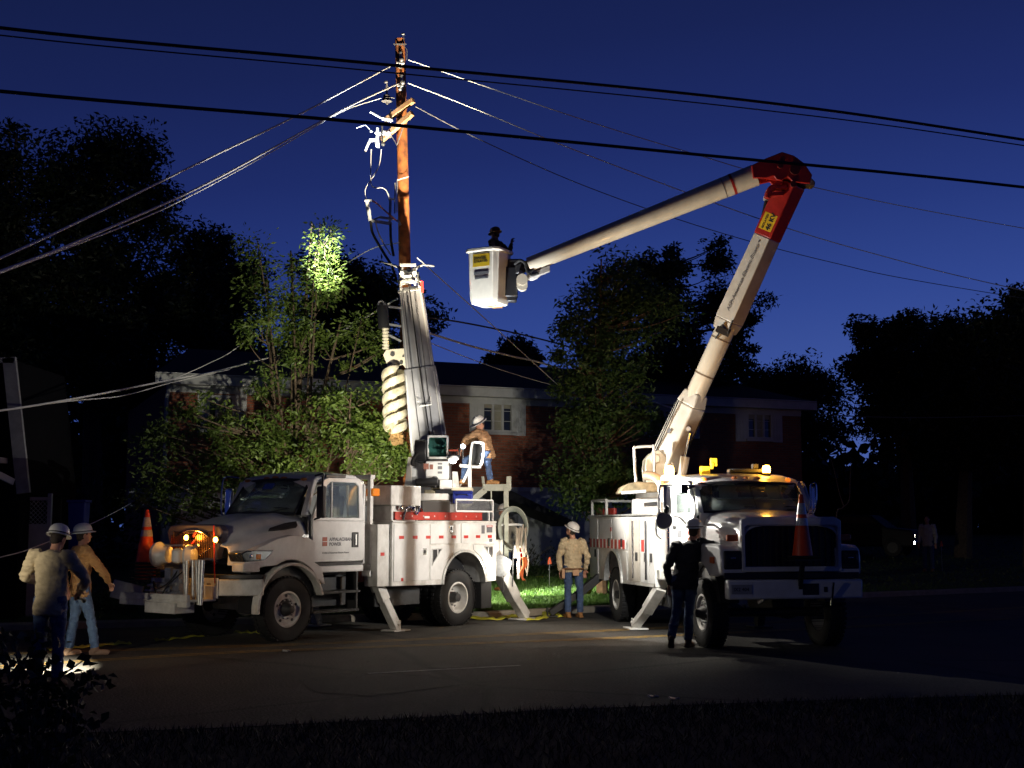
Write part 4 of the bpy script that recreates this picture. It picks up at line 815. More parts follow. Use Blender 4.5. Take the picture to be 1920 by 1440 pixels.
for q in (1, -1):
    mb = MB(); mb.bar((-.40, q * .95, 2.06), (-.66, q * .90, 2.66), .09, .10); mb.build('pillar', white, T1, bevel=.02); mb = MB(); mb.bar((-1.76, q * .96, 2.0), (-1.78, q * .90, 2.68), .12, .10); mb.build('pillar', white, T1, bevel=.02)
    # door
    Y0, Y1 = sorted((q * 1.00, q * 1.05))
    outer = [(-.52, 1.28), (-.52, 1.55), (-.52, 1.98), (-.76, 2.70), (-1.2, 2.74), (-1.66, 2.72), (-1.73, 2.60), (-1.76, 1.98), (-1.76, 1.28)]
    mb = MB(); mb.prism([(-.52, 1.30), (-.50, 1.98), (-1.76, 1.98), (-1.76, 1.34), (-1.70, 1.28), (-.58, 1.28)], 'y', Y0, Y1)
    mb.ring([(-.50, 1.98), (-.78, 2.68), (-.90, 2.72), (-1.60, 2.72), (-1.72, 2.64), (-1.76, 1.98)], [(-.64, 2.03), (-.86, 2.58), (-.94, 2.64), (-1.54, 2.64), (-1.62, 2.58), (-1.64, 2.03)], 'y', Y0 - q * .02, Y1 - q * .02)
    mb.bar((-.98, q * 1.01, 2.0), (-.98, q * 1.01, 2.66), .035, .03)
    dr = mb.build('door', white, T1, bevel=.014)
    mb = MB(); mb.prism([(-.64, 2.03), (-.86, 2.58), (-.94, 2.64), (-1.54, 2.64), (-1.62, 2.58), (-1.64, 2.03)], 'y', q * 1.0, q * 1.006); mb.build('side_window', glass, dr, smooth=False)
    mb = MB(); mb.box(-1.60, -1.44, *sorted((q * 1.048, q * 1.066)), 1.52, 1.78); mb.build('handle_recess', blackp, dr, bevel=.03); mb = MB(); mb.bar((-1.52, q * 1.075, 1.56), (-1.52, q * 1.075, 1.74), .03, .02); mb.build('handle', chrome, dr)
    mb = MB(); mb.bar((-.80, q * 1.04, 2.735), (-1.28, q * 1.04, 2.745), .03, .06); mb.build('window_visor', blackp, dr, bevel=.01)
    mb = MB(); mb.box(-.50, -1.74, *sorted((q * 1.0, q * 1.03)), 1.22, 1.27); mb.box(-1.7, -.6, *sorted((q * .7, q * 1.02)), .74, .78); mb.box(-1.7, -.6, *sorted((q * .7, q * 1.0)), .42, .46)
    for x in (-1.68, -.62): mb.box(x, x + .04, *sorted((q * .72, q * .98)), .42, 1.22)
    mb.build('cab_steps', darkm, T1)
    # mirrors
    xo = -.52; ym = q * 1.28
    mb = MB(); mb.tube(smoothpts([(-.62, q * .98, 2.74), (-.56, ym - q * .05, 2.76), (-.50, ym, 2.66), (-.50, ym, 2.1), (-.54, q * 1.06, 2.0)], 5), .017, 8); mm = mb.build('mirror_arm', chrome if q < 0 else blackp, T1)
    mb = MB(); mb.loft([[(-.58 + a, ym - .10 * q + b * q, z) for a, b in ((-.05, -.07), (.05, -.09), (.05, .09), (-.05, .07))] for z in (2.02, 2.10, 2.5, 2.56)]); mb.build('mirror_head', blackp if q > 0 else chrome, mm, bevel=.03)
# windscreen, A frame, wipers
mb = MB(); ws0 = [(-.27 + .0, -.86, 2.10), (-.19, -.45, 2.11), (-.16, 0, 2.12), (-.19, .45, 2.11), (-.27, .86, 2.10)]; ws1 = [(-.66, -.80, 2.66), (-.58, -.42, 2.68), (-.56, 0, 2.69), (-.58, .42, 2.68), (-.66, .80, 2.66)]
mb.loft([ws0, ws1], closed=False); wsO = mb.build('windscreen', glass, T1); sol = wsO.modifiers.new('s', 'SOLIDIFY'); sol.thickness = .008
mb = MB(); mb.tube(ws1, .03, 6); mb.tube([(x, y, z - .01) for x, y, z in ws0], .03, 6); mb.tube([ws0[0], ws1[0]], .028, 6); mb.tube([ws0[-1], ws1[-1]], .028, 6); mb.build('windscreen_seal', blackp, wsO)
mb = MB()
for y in (.35, -.35): mb.tube([(-.17, y, 2.12), (-.24, y + .38, 2.19), (-.22, y + .05, 2.20)], .008, 5)
mb.build('wiper', blackp, wsO)
mb = MB(); mb.bar((-.50, 0, 2.62), (-.42, 0, 2.52), .26, .02); mb.build('rear_view_mirror', chrome, wsO)
mb = MB()
for y in (.48, -.48): mb.box(-1.45, -1.0, y - .26, y + .26, 1.5, 1.75); mb.obox((-1.5, y, 2.05), (.14, .48, .75), Matrix.Rotation(-.12, 3, 'Y')); mb.obox((-1.56, y, 2.50), (.09, .24, .2))
mb.box(-.62, -.42, -.92, .92, 1.7, 2.03); mb.build('seats_and_dash', cabp, T1, bevel=.04)
mb = MB(); mb.tube([(-.80 + .08 * math.sin(a), .48 + .22 * math.cos(a), 2.05 + .20 * math.sin(a)) for a in [2 * PI * i / 20 for i in range(21)]], .015, 6); mb.bar((-.8, .48, 2.05), (-.6, .48, 1.95), .03, .03); mb.build('steering_wheel', blackp, T1)
# lettering on the door
text('door_lettering', 'APPALACHIAN\nPOWER', inkb, T1, (-.90, 1.0525, 1.635), (-1, 0, 0), (0, 0, 1), .082, thick=.002)
mb = MB(); mb.box(-.85, -.74, 1.05, 1.054, 1.63, 1.70); mb.box(-.85, -.74, 1.05, 1.0545, 1.55, 1.62); mb.build('door_emblem', mat('faded_orange_red', (.42, .10, .06), .5), T1)
text('small_lettering', 'A Unit of American Electric Power', inkb, T1, (-.74, 1.0525, 1.42), (-1, 0, 0), (0, 0, 1), .045)
text('hood_badge', '4300', chrome, T1, (-.20, 1.135, 1.70), (-1, 0, 0), (0, 0, 1), .07, thick=.003)
# ---- between cab and body: exhaust, tail reflector strip, boom rest
mb = MB(); mb.cyl((-1.98, .75, .9), (-1.98, .75, 2.1), .07); mb.build('red_reflector_stack', mat('copper_guard', (.22, .06, .03), .35, metal=.5), T1)
mb = MB(); mb.box(-2.30, -1.95, -1.0, 1.0, 1.0, 1.1); mb.box(-2.1, -2.02, .85, .93, 1.1, 2.75); mb.box(-2.1, -2.02, -.93, -.85, 1.1, 2.75); mb.bar((-2.06, .9, 2.2), (-2.3, .3, 2.75), .06, .06); mb.box(-2.12, -2.0, -.95, .95, 2.72, 2.80)
mb.build('boom_rest', whited, T1, bevel=.008)
mb = MB(); mb.box(-2.22, -2.04, .80, .98, 2.42, 2.56); mb.build('amber_marker', ambl, T1, bevel=.02)
# ---- utility body
bx = whited
mb = MB(); ar = arc(-4.35, .80, .62, 180, 0, 22, .60)
prof = [(-2.33, .82), (-2.33, 1.95), (-5.33, 1.97), (-5.33, .84)] + [(-4.35 + .62 + .0, .84)] * 0
side = [(-2.33, .82), (-2.33, 1.95), (-5.34, 1.97), (-5.34, .82)] + [(x, z) for x, z in ar]
mb.prism(side, 'y', .72, 1.18); bod = mb.build('utility_body', bx, T1, bevel=.01)
mb = MB(); mb.prism(side, 'y', -1.18, -.72); mb.build('utility_body', bx, T1, bevel=.01)
mb = MB(); mb.box(-5.34, -2.33, -.72, .72, 1.03, 1.35); mb.box(-2.33, -2.02, .80, 1.12, .82, 1.92); mb.box(-2.33, -2.02, -1.12, -.80, .82, 1.92); mb.box(-5.4, -2.3, -.72, .72, 1.35, 1.40); mb.build('deck', whited, T1, bevel=.01)
for q in (1, -1):
    mb = MB(); A = arc(-4.35, .80, .66, 180, 0, 22, .64); B = arc(-4.35, .80, .61, 180, 0, 22, .59); mb.prism(A + B[::-1], 'y', *sorted((q * 1.10, q * 1.215))); mb.build('arch_trim', alu, T1, bevel=.008)
    mb = MB(); mb.prism(arc(-4.35, .80, .60, 180, 0, 20, .58), 'y', *sorted((q * .70, q * .74))); mb.build('arch_liner', blackp, T1)
    mb = MB(); mb.box(-5.22, -4.90, *sorted((q * .75, q * 1.16)), .30, .80); mb.build('mud_flap', black, T1, bevel=.005) if q > 0 else mb.build('mud_flap', black, T1)
def doorp(x0, x1, z0, z1, y=1.18, poly=None, hx_=None):
    mb = MB(); mb.box(x0, x1, y, y + .014, z0, z1) if poly is None else mb.prism(poly, 'y', y, y + .014)
    d = mb.build('compartment_door', white, T1, bevel=.006)
    if hx_:
        m2 = MB(); m2.box(hx_[0] - .05, hx_[0] + .05, y + .012, y + .024, hx_[1] - .06, hx_[1] + .06); m2.build('latch_plate', chrome, d, bevel=.01); m2 = MB(); m2.box(hx_[0] - .012, hx_[0] + .025, y + .024, y + .034, hx_[1] - .035, hx_[1] + .035); m2.build('latch', blackp, d)
    return d
doorp(-3.32, -2.37, .90, 1.92, hx_=(-3.2, 1.42)); doorp(-4.22, -3.36, 1.56, 1.92, hx_=(-3.95, 1.84)); doorp(-5.30, -4.26, 1.56, 1.94)
doorp(0, 0, 0, 0, poly=[(-3.36, .90), (-3.36, 1.53), (-4.05, 1.53), (-4.05, 1.42), (-3.86, 1.30), (-3.74, 1.15), (-3.68, .95), (-3.68, .90)])
doorp(0, 0, 0, 0, poly=[(-5.30, .92), (-5.30, 1.53), (-4.62, 1.53), (-4.62, 1.43), (-4.85, 1.30), (-4.99, 1.12), (-5.03, .92)])
for pts, bar_ in (([(-3.40, 1.16), (-3.40, 1.47), (-3.70, 1.48)], -3.56), ([(-5.22, 1.18), (-5.22, 1.50), (-4.93, 1.50)], -5.07)):
    mb = MB(); cxx = sum(p[0] for p in pts) / 3; czz = sum(p[1] for p in pts) / 3; inn = [(cxx + (p[0] - cxx) * .80, czz + (p[1] - czz) * .80) for p in pts]
    mb.ring(pts, inn, 'y', 1.192, 1.206); v_ = mb.build('corner_vent', alu, T1); mb = MB(); mb.prism(inn, 'y', 1.193, 1.197); mb.build('vent_mesh', blackp, v_); mb = MB(); mb.box(bar_ - .012, bar_ + .012, 1.197, 1.203, czz - .04, 1.47); mb.build('strut', whs, v_)
for i in range(8): x = -2.50 - i * .365; mb = MB(); mb.box(x - .13, x, 1.1945, 1.197, 1.655, 1.71); mb.build('reflective_tape', reds, T1)
for x, z0, z1, m in ((-5.10, 1.76, 1.90, ink), (-4.86, 1.74, 1.90, inkb), (-5.10, 1.575, 1.64, inkb)):
    mb = MB(); mb.box(x - .10, x + (.08 if m is ink else .0), 1.1945, 1.197, z0, z1); s_ = mb.build('warning_sticker', inkb, T1)
mb = MB(); mb.box(-5.20, -5.02, 1.1975, 1.199, 1.865, 1.90); mb.build('danger_band', reds, T1); text('danger_text', 'DANGER', whs, T1, (-5.035, 1.2, 1.872), (-1, 0, 0), (0, 0, 1), .034, thick=.001)
text('body_number', 'E', inkb, T1, (-3.92, 1.195, 1.74), (-1, 0, 0), (0, 0, 1), .14)
mb = MB(); mb.box(-2.62, -2.56, 1.1945, 1.197, .90, .96); mb.box(-2.20, -2.10, 1.12, 1.123, 1.36, 1.42); mb.build('red_sticker', reds, T1)
# rails along the top
mb = MB(); mb.box(-5.34, -2.33, .74, 1.2, 1.955, 1.985); mb.box(-5.34, -2.33, -1.2, -.74, 1.955, 1.985)
mb.build('body_top_rail', bx, T1, bevel=.008)
# mesh guard at the rear left
mb = MB(); x0, x1, y = -5.30, -4.17, 1.12
for a, b_ in (((x0, 2.17), (x1, 2.17)), ((x0, 2.39), (x1, 2.39)), ((x0, 1.98), (x0, 2.39)), ((x1, 2.17), (x1, 2.39)), ((x0 + .12, 1.98), (x0 + .12, 2.17))): mb.bar((a[0], y, a[1]), (b_[0], y, b_[1]), .03, .03)
mb.bar((x0, y, 2.39), (x0, .3, 2.39), .03, .03); gd = mb.build('mesh_guard', whs, T1); mb = MB()
n = 30
for i in range(n):
    xa = x0 + (x1 - x0) * i / n
    for s_ in (1, -1): mb.bar((xa, y + .002 * s_, 2.18 if s_ > 0 else 2.38), (min(x1, xa + .19), y + .002 * s_, 2.38 if s_ > 0 else 2.18), .006, .006)
mb.build('mesh', steel, gd)
# toolboxes on the deck
mb = MB(); mb.box(-3.17, -2.36, .35, 1.12, 2.26, 2.62); mb.box(-3.1, -2.45, .45, 1.05, 1.98, 2.26); mb.build('pedestal_box', whited, T1, bevel=.015)
mb = MB(); mb.tube(smoothpts([(-2.7, 1.1, 2.0), (-2.75, 1.14, 2.2), (-2.9, 1.12, 2.22), (-3.05, 1.12, 2.1), (-3.15, 1.1, 2.25), (-3.3, 1.05, 2.12), (-3.3, .9, 2.0)], 6), .022, 8); mb.ball((-2.62, 1.12, 2.22), .05); mb.ball((-2.95, 1.12, 2.2), .055); mb.build('hose_fittings', chrome, T1)
mb = MB(); mb.box(-4.15, -3.35, .2, 1.0, 1.98, 2.36); mb.build('dark_locker', mat('dark_locker_paint', (.05, .045, .04), .7), T1, bevel=.015)
# ---- tail: posts, drum frame, lights
q = L1(950, 985, 26.2)
mb = MB()
def P1(px, py, Y): return L1(px, py, Y)
Yt = 26.0
mb.bar(P1(949, 1098, Yt), P1(949, 912, Yt), .13, .10); mb.bar(P1(905, 914, Yt), P1(957, 914, Yt), .12, .14); mb.bar(P1(910, 918, Yt), P1(868, 952, Yt), .12, .12); mb.bar(P1(954, 918, Yt), P1(954, 893, Yt), .10, .10); mb.bar(P1(907, 912, Yt + .3), P1(905, 893, Yt + .3), .06, .06)
mb.bar(P1(921, 916, Yt), P1(921, 945, Yt), .03, .03)
mb.build('operator_platform', mat('pale_green_grey_paint', (.60, .62, .52), .5, var=.2), T1, bevel=.01)
mb = MB(); mb.tube(smoothpts([P1(926, 984, Yt), P1(975, 984, Yt), P1(981, 990, Yt), P1(981, 1025, Yt)], 6), .025, 8); mb.build('tail_rail', whs, T1)
mb = MB(); mb.box(-5.82, -5.70, -.98, -.82, 1.28, 1.42); mb.bar((-5.72, -.9, 1.34), (-5.5, -.9, 1.3), .03, .03); mb.box(-5.55, -5.36, -1.1, 1.1, .9, 1.35); mb.box(-5.6, -5.36, .2, 1.15, 1.0, 1.62); mb.build('tail_panel', whited, T1, bevel=.015)
# panel with tail lamps, facing the camera side
c = P1(973, 1030, 25.6)
a_, b2_, z0, z1 = P1(963, 1045, 25.6), P1(984, 1045, 25.6), P1(970, 1046, 25.6).z, P1(970, 1023, 25.6).z
mb = MB(); mb.bar((a_ + b2_) / 2 + Vector((0, 0, z0 - a_.z)), (a_ + b2_) / 2 + Vector((0, 0, z1 - a_.z)), (b2_ - a_).length, .06, up=(b2_ - a_).normalized().cross(Vector((0, 0, 1)))); tp = mb.build('tail_lamp_panel', white, T1)
camdir = (I1.to_3x3() @ Vector((-.0, -1, 0))).normalized()
mb = MB()
for (px, py) in ((977, 1031), (978, 1041)): p = P1(px, py, 25.5); mb.cyl(p, p + camdir * .04, .045, n=16)
mb.build('tail_lamp', redlens, tp)
# coiled hose reel and ropes hanging at the tail
mb = MB(); cc = P1(962, 990, 25.9); rx_ = I1.to_3x3() @ Vector((1, 0, 0))
for k in range(7):
    rr = .30 + .012 * k; mb.tube([cc + rx_ * math.cos(a) * rr * .8 + Vector((0, 0, 1)) * math.sin(a) * rr * 1.15 + camdir * (-.12 + .04 * k) for a in [2 * PI * i / 28 for i in range(29)]], .014, 6)
mb.build('coiled_hose', mat('grey_green_hose', (.30, .32, .27), .6), T1)
mb = MB(); random.seed(5)
for k in range(8):
    x = 968 + k * 2.6; mb.tube(smoothpts([P1(x, 985 + random.uniform(-2, 6), 25.4 + .03 * k), P1(x + random.uniform(-3, 4), 1020, 25.4), P1(x + random.uniform(-2, 5), 1050, 25.4), P1(x + random.uniform(-4, 4), 1072 + random.uniform(-6, 8), 25.4)], 5), .013, 6)
mb.build('hanging_rope', mat('beige_rope', (.42, .36, .28), .9), T1)
mb = MB()
for k in range(7): mb.tube(smoothpts([P1(979 + k * 1.2, 1045, 25.35), P1(983 + random.uniform(-4, 5), 1060, 25.3), P1(978 + random.uniform(-4, 5), 1075, 25.3), P1(983 + random.uniform(-3, 3), 1088, 25.3)], 5), .012, 6)
mb.build('orange_cord_bundle', mat('orange_cord', (.7, .16, .04), .6), T1)
mb = MB(); mb.bar(P1(972, 1085, 25.45), P1(972, 1052, 25.45), .20, .05); mb.build('white_tank_face', white, T1); 
mb = MB(); mb.bar(P1(934, 1078, 25.9), P1(934, 1048, 25.9), .16, .1); mb.build('work_lamp_bracket', white, T1)
mb = MB(); mb.cyl(P1(952, 1055, 25.7), P1(952, 1055, 25.7) + camdir * .06, .085, n=18); o = mb.build('work_lamp', blackp, T1); mb = MB(); mb.cyl(P1(952, 1055, 25.7) + camdir * .061, P1(952, 1055, 25.7) + camdir * .07, .07, n=18); mb.build('lens', mat('lit_work_lens', (1, 1, 1), .3, emit=(1, .95, .8), es=8), o)
mb = MB(); mb.tube([P1(945, 984, 25.5), P1(944, 1080, 25.5), P1(943, 1110, 25.5)], .012, 6); mb.tube([P1(963, 1000, 25.5), P1(961, 1100, 25.5)], .012, 6); mb.build('dangling_strap', darkm, T1)
# ---- outriggers (near side pair, far side pair mirrored)
def outrigger(parent, top, foot, w_, footsz, m=whited):
    mb = MB(); d = (foot - top); mid = top + d * .55; mb.bar(top, mid, w_, w_ * 1.05, up=(1, 0, 0)); o = mb.build('outrigger', m, parent, bevel=.012)
    mb = MB(); mb.bar(mid - d * .05, foot + Vector((0, 0, .08)) , w_ * .82, w_ * .82, up=(1, 0, 0)); mb.build('inner_leg', m, o, bevel=.01)
    mb = MB(); mb.box(foot.x - footsz, foot.x + footsz, foot.y - footsz * .75, foot.y + footsz * .75, .008, .035); mb.box(foot.x - .06, foot.x + .06, foot.y - .07, foot.y - .045, .03, .2); mb.box(foot.x - .06, foot.x + .06, foot.y + .045, foot.y + .07, .03, .2); mb.cyl((foot.x, foot.y - .09, .13), (foot.x, foot.y + .09, .13), .03)
    mb.build('foot_plate', m, o, bevel=.006); return o
f1 = G1(742, 1184); t1 = S1(690, 1055, .85); outrigger(T1, t1, f1, .19, .22); outrigger(T1, Vector((t1.x, -t1.y, t1.z)), Vector((f1.x, -f1.y, 0)), .19, .22)
f2 = G1(984, 1162); t2 = P1(938, 1072, 25.6); outrigger(T1, t2, f2, .23, .28); outrigger(T1, Vector((t2.x, -t2.y, t2.z)), Vector((f2.x, -f2.y, 0)), .23, .28)
mb = MB(); mb.cyl(t2 + camdir * .14 + Vector((0, 0, .12)), t2 - camdir * .2 + Vector((0, 0, .12)), .21, n=24); mb.build('outrigger_housing', steel, T1)
# ---- turret and boom
Tx = -4.7; tz = P1(800, 905, 25.6)
mb = MB(); mb.cyl((Tx, 0, 1.38), (Tx, 0, 2.1), .42, .40, n=32); mb.cyl((Tx, 0, 2.1), (Tx, 0, 2.38), .50, n=32); mb.cyl((Tx, 0, 2.38), (Tx, 0, 2.52), .60, n=36); mb.build('turret_pedestal', whited, T1, bevel=.012)
mb = MB(); rxl = rx_.copy(); upz = Vector((0, 0, 1))
def scr(px, py, Y, dx=0., dz=0.): return P1(px, py, Y)
# turret box seen square to the camera
def sbox(mb, px0, px1, py0, py1, Y, dep):
    a = P1(px0, py1, Y); b = P1(px1, py1, Y); c = P1(px0, py0, Y); wdt = (b - a).length; h = (c - a).length; cen = (a + b) / 2 + Vector((0, 0, h / 2)); R = Matrix(((b - a).normalized(), -camdir, upz)).transposed()
    mb.obox(cen - camdir * dep / 2, (wdt, dep, h), R)
mb = MB(); sbox(mb, 765, 800, 862, 912, 25.4, .7); sbox(mb, 797, 842, 864, 900, 25.2, .9); mb.build('turret', white, T1, bevel=.03)
mb = MB(); a0 = [P1(758, 912, 25.15), P1(772, 912, 25.15), P1(772, 858, 25.15), P1(765, 856, 25.15)]; mb.loft([a0, [p - camdir * .05 for p in a0]]); mb.build('turret_side_plate', white, T1, bevel=.01)
mb = MB(); sbox(mb, 824, 847, 900, 917, 25.05, .3); mb.build('valve_box', white, T1, bevel=.012)
mb = MB(); sbox(mb, 780, 822, 897, 912, 25.1, .4); mb.cyl(P1(779, 905, 25.0), P1(822, 903, 25.0), .085, n=18); mb.cyl(P1(815, 893, 25.1), P1(815, 915, 25.1), .05, n=12); mb.build('hydraulic_motor', blackp, T1, bevel=.02)
mb = MB(); sbox(mb, 808, 845, 912, 917, 25.2, .6); sbox(mb, 795, 815, 918, 935, 25.3, .4); mb.build('slew_motor', mat('warm_metal', (.40, .34, .22), .5, metal=.4, var=.4, scale=20), T1, bevel=.015)
for (x0_, x1_, y0_, y1_) in ((794, 804, 869, 880), (806, 812, 871, 880), (821, 829, 868, 871), (821, 829, 874, 880), (821, 829, 884, 888)):
    mb = MB(); sbox(mb, x0_, x1_, y0_, y1_, 25.192, .004); mb.build('warning_sticker', mat('brown_sticker', (.25, .10, .07), .6) if x0_ < 815 else inkb, T1)
# winch drum in its frame
mb = MB(); sbox(mb, 801, 840, 816, 820, 25.25, .35); sbox(mb, 801, 840, 856, 860, 25.25, .35); sbox(mb, 801, 804, 816, 860, 25.25, .35); sbox(mb, 837, 840, 816, 860, 25.25, .35); fr_ = mb.build('winch_frame', whs, T1, bevel=.006)
mb = MB(); mb.cyl(P1(804, 838, 25.45), P1(837, 838, 25.45), .19, n=28)
for k in range(13): x = 805 + k * 2.5; mb.tube([P1(x, 838, 25.45) + (camdir * math.cos(a) + upz * math.sin(a)) * .195 for a in [2 * PI * i / 20 for i in range(21)]], .013, 6)
mb.build('rope_drum', green, fr_)
mb = MB(); mb.cyl(P1(778, 845, 25.3), P1(800, 845, 25.3), .22, n=24); sbox(mb, 782, 800, 842, 868, 25.25, .3); mb.build('winch_motor', blackp, T1, bevel=.02)
mb = MB(); mb.tube(smoothpts([P1(782, 850, 25.1), P1(775, 860, 25.0), P1(773, 870, 25.0), P1(780, 872, 25.05)], 5), .035, 8); mb.build('hydraulic_hose', black, T1)
# operator seat, white hoop, control pedestal, step
mb = MB(); st = [P1(877, 870, 25.0), P1(884, 832, 25.0), P1(887, 826, 25.0), P1(906, 827, 25.0), P1(909, 834, 25.0), P1(902, 872, 25.0)]; mb.loft([st, [p - camdir * .12 for p in st]]); se = mb.build('seat_back', blackp, T1, bevel=.02)
mb = MB(); mb.tube(smoothpts([P1(881, 880, 24.85), P1(882, 860, 24.85), P1(885, 834, 24.85), P1(889, 829, 24.85), P1(902, 830, 24.85), P1(907, 836, 24.85), P1(902, 872, 24.85), P1(885, 876, 24.85)], 6), .022, 8); mb.build('white_hoop', whs, T1)
mb = MB(); mb.bar(P1(881, 875, 24.95), P1(881, 914, 24.95), .07, .07); mb.bar(P1(868, 905, 24.95), P1(881, 878, 24.95), .09, .05); mb.bar(P1(862, 873, 24.95), P1(902, 876, 24.95), .06, .06); mb.build('seat_frame', white, T1, bevel=.01); mb = MB(); pp_ = [P1(848, 915, 25.2), P1(862, 915, 25.2), P1(858, 884, 25.2), P1(848, 884, 25.2)]; mb.loft([pp_, [p - camdir * .1 for p in pp_]]); pp_ = [P1(862, 915, 25.2), P1(868, 905, 25.2), P1(882, 878, 25.2), P1(866, 880, 25.2)]; mb.build('seat_pedestal', white, T1, bevel=.01) if 0 else None; mb.build('seat_pedestal', white, T1, bevel=.01); mb = MB(); mb.loft([pp_, [p - camdir * .03 for p in pp_]]); mb.build('seat_gusset', white, T1, bevel=.008)
mb = MB(); sbox(mb, 846, 886, 914, 920, 24.9, .7); mb.build('foot_step', mat('tan_step', (.5, .44, .34), .7, var=.3), T1, bevel=.012)
mb = MB(); sbox(mb, 840, 861, 853, 858, 24.95, .2); c_ = P1(850, 860, 25.0); mb.cyl(P1(842, 848, 25), P1(842, 840, 25), .012, n=6); 
for x in (845, 850, 856, 862): mb.cyl(P1(x, 856, 25), P1(x, 843, 25), .012, n=6); mb.ball(P1(x, 842, 25), .022, n=8, m=6)
mb.build('control_levers', darkm, T1)
mb = MB(); sbox(mb, 842, 859, 843, 846, 24.9, .06); mb.build('lever_knobs', mat('knob_red', (.5, .08, .04), .4), T1)
wl = P1(849, 862, 24.8); mb = MB(); mb.cyl(wl + upz * .03, wl + upz * .07, .12, .09, n=20); mb.cyl(wl - upz * .0, wl + upz * .03, .115, .12, n=20); o = mb.build('work_light', white, T1); mb = MB(); mb.ball(wl - upz * .02, .075, .075, .055); mb.build('lens', mat('lit_work_globe', (1, 1, 1), .3, emit=(1, .97, .9), es=18), o)
bl = P1(868, 837, 24.75); mb = MB(); mb.cyl(bl - camdir * .05, bl, .05, n=16); mb.bar(bl - camdir * .03, bl - camdir * .03 - upz * .25, .02, .02); o = mb.build('spot_lamp', blackp, T1); mb = MB(); mb.ball(bl + camdir * .01, .045); mb.build('lens', lamp_b, o)
# boom, three telescoping boxes
B0 = P1(806, 842, 25.75); B1_ = P1(771, 545, 27.35)
bd = (B1_ - B0).normalized(); bw = bd.cross(camdir).normalized()
boomm = mat('boom_grey_white', (.36, .36, .39), .45, var=.18, scale=2.5, coat=.2, bump=.05, bscale=30)
def bpt(t, o=0., k=0.): return B0 + (B1_ - B0) * t + bw * o + camdir * k
mb = MB(); mb.bar(bpt(-.04), bpt(.47), .74, .46, up=camdir, w2=.66, h2=.42); bo = mb.build('boom', boomm, T1, bevel=.03)
mb = MB(); mb.bar(bpt(.40), bpt(1.0), .60, .36, up=camdir, w2=.52, h2=.34); mb.build('boom_extension', boomm, bo, bevel=.025)
mb = MB(); mb.bar(bpt(.0, -.33 * 1, .25), bpt(.45, -.30, .22), .02, .03, up=camdir); mb.bar(bpt(.02, .30, .25), bpt(.45, .28, .22), .02, .03, up=camdir); mb.bar(bpt(.45, -.25, .20), bpt(.98, -.22, .18), .02, .02, up=camdir); mb.bar(bpt(.45, .25, .20), bpt(.98, .20, .18), .02, .02, up=camdir); mb.build('boom_edge_rail', white, bo)
mb = MB(); mb.tube([bpt(.0, .05, .30), bpt(.5, .0, .27), bpt(1.05, -.02, .26)], .016, 6); mb.build('winch_rope', cable, bo)
mb = MB(); mb.tube([bpt(.05, -.16, .26), bpt(.5, -.17, .24), bpt(1.0, -.16, .22)], .007, 5); mb.tube([bpt(.05, .12, .26), bpt(.5, .11, .24), bpt(1.0, .10, .22)], .007, 5); mb.build('control_line', darkm, bo)
mb = MB(); a = [bpt(.27, -.10, .24), bpt(.25, -.08, .34), bpt(.25, .15, .34), bpt(.30, .15, .24)]; mb.tube(a, .012, 6); mb.tube([bpt(.31, -.14, .24), bpt(.28, -.10, .34)], .012, 6); mb.build('rope_guide', whs, bo)
mb = MB(); mb.bar(bpt(.985, .0, .18), bpt(1.0, .0, .18), .56, .04, up=camdir); mb.bar(bpt(1.0, -.2, .2), bpt(1.10, -.2, .2), .05, .12, up=camdir); mb.bar(bpt(1.0, .2, .2), bpt(1.10, .2, .2), .05, .12, up=camdir); mb.cyl(bpt(1.06, -.24, .2), bpt(1.06, .24, .2), .05); mb.cyl(bpt(1.1, -.14, .22), bpt(1.1, .14, .22), .11, n=20); mb.bar(bpt(1.04, -.25, .2), bpt(1.04, .25, .2), .03, .03, up=camdir); mb.build('boom_tip', steel, bo, bevel=.006)
mb = MB(); mb.bar(P1(792, 548, 27.0), P1(791, 527, 27.0), .06, .04, up=camdir); mb.build('red_tip_flag', redp, bo)
# pole claw: two hooked tongs round the pole
mb = MB()
for s_ in (1, -1): mb.tube(smoothpts([P1(765 + s_ * 8, 515, 27.2), P1(765 + s_ * 16, 503, 27.2), P1(765 + s_ * 28, 497, 27.3), P1(765 + s_ * 50, 496 + (3 if s_ > 0 else -5), 27.5)], 6), [.035] * 6 + [.03] * 6 + [.02] * 6 + [.012], 8)
for s_ in (1, -1): mb.bar(P1(765 + s_ * 11, 500, 27.1), P1(765 + s_ * 13, 535, 27.1), .05, .05); mb.cyl(P1(765 + s_ * 12, 512, 27.0), P1(765 + s_ * 12, 512, 27.3), .05)
mb.bar(P1(750, 497, 27.0), P1(780, 497, 27.0), .06, .06); mb.bar(P1(752, 528, 27.05), P1(780, 528, 27.05), .05, .05); mb.build('pole_claw', steel, T1, bevel=.005)
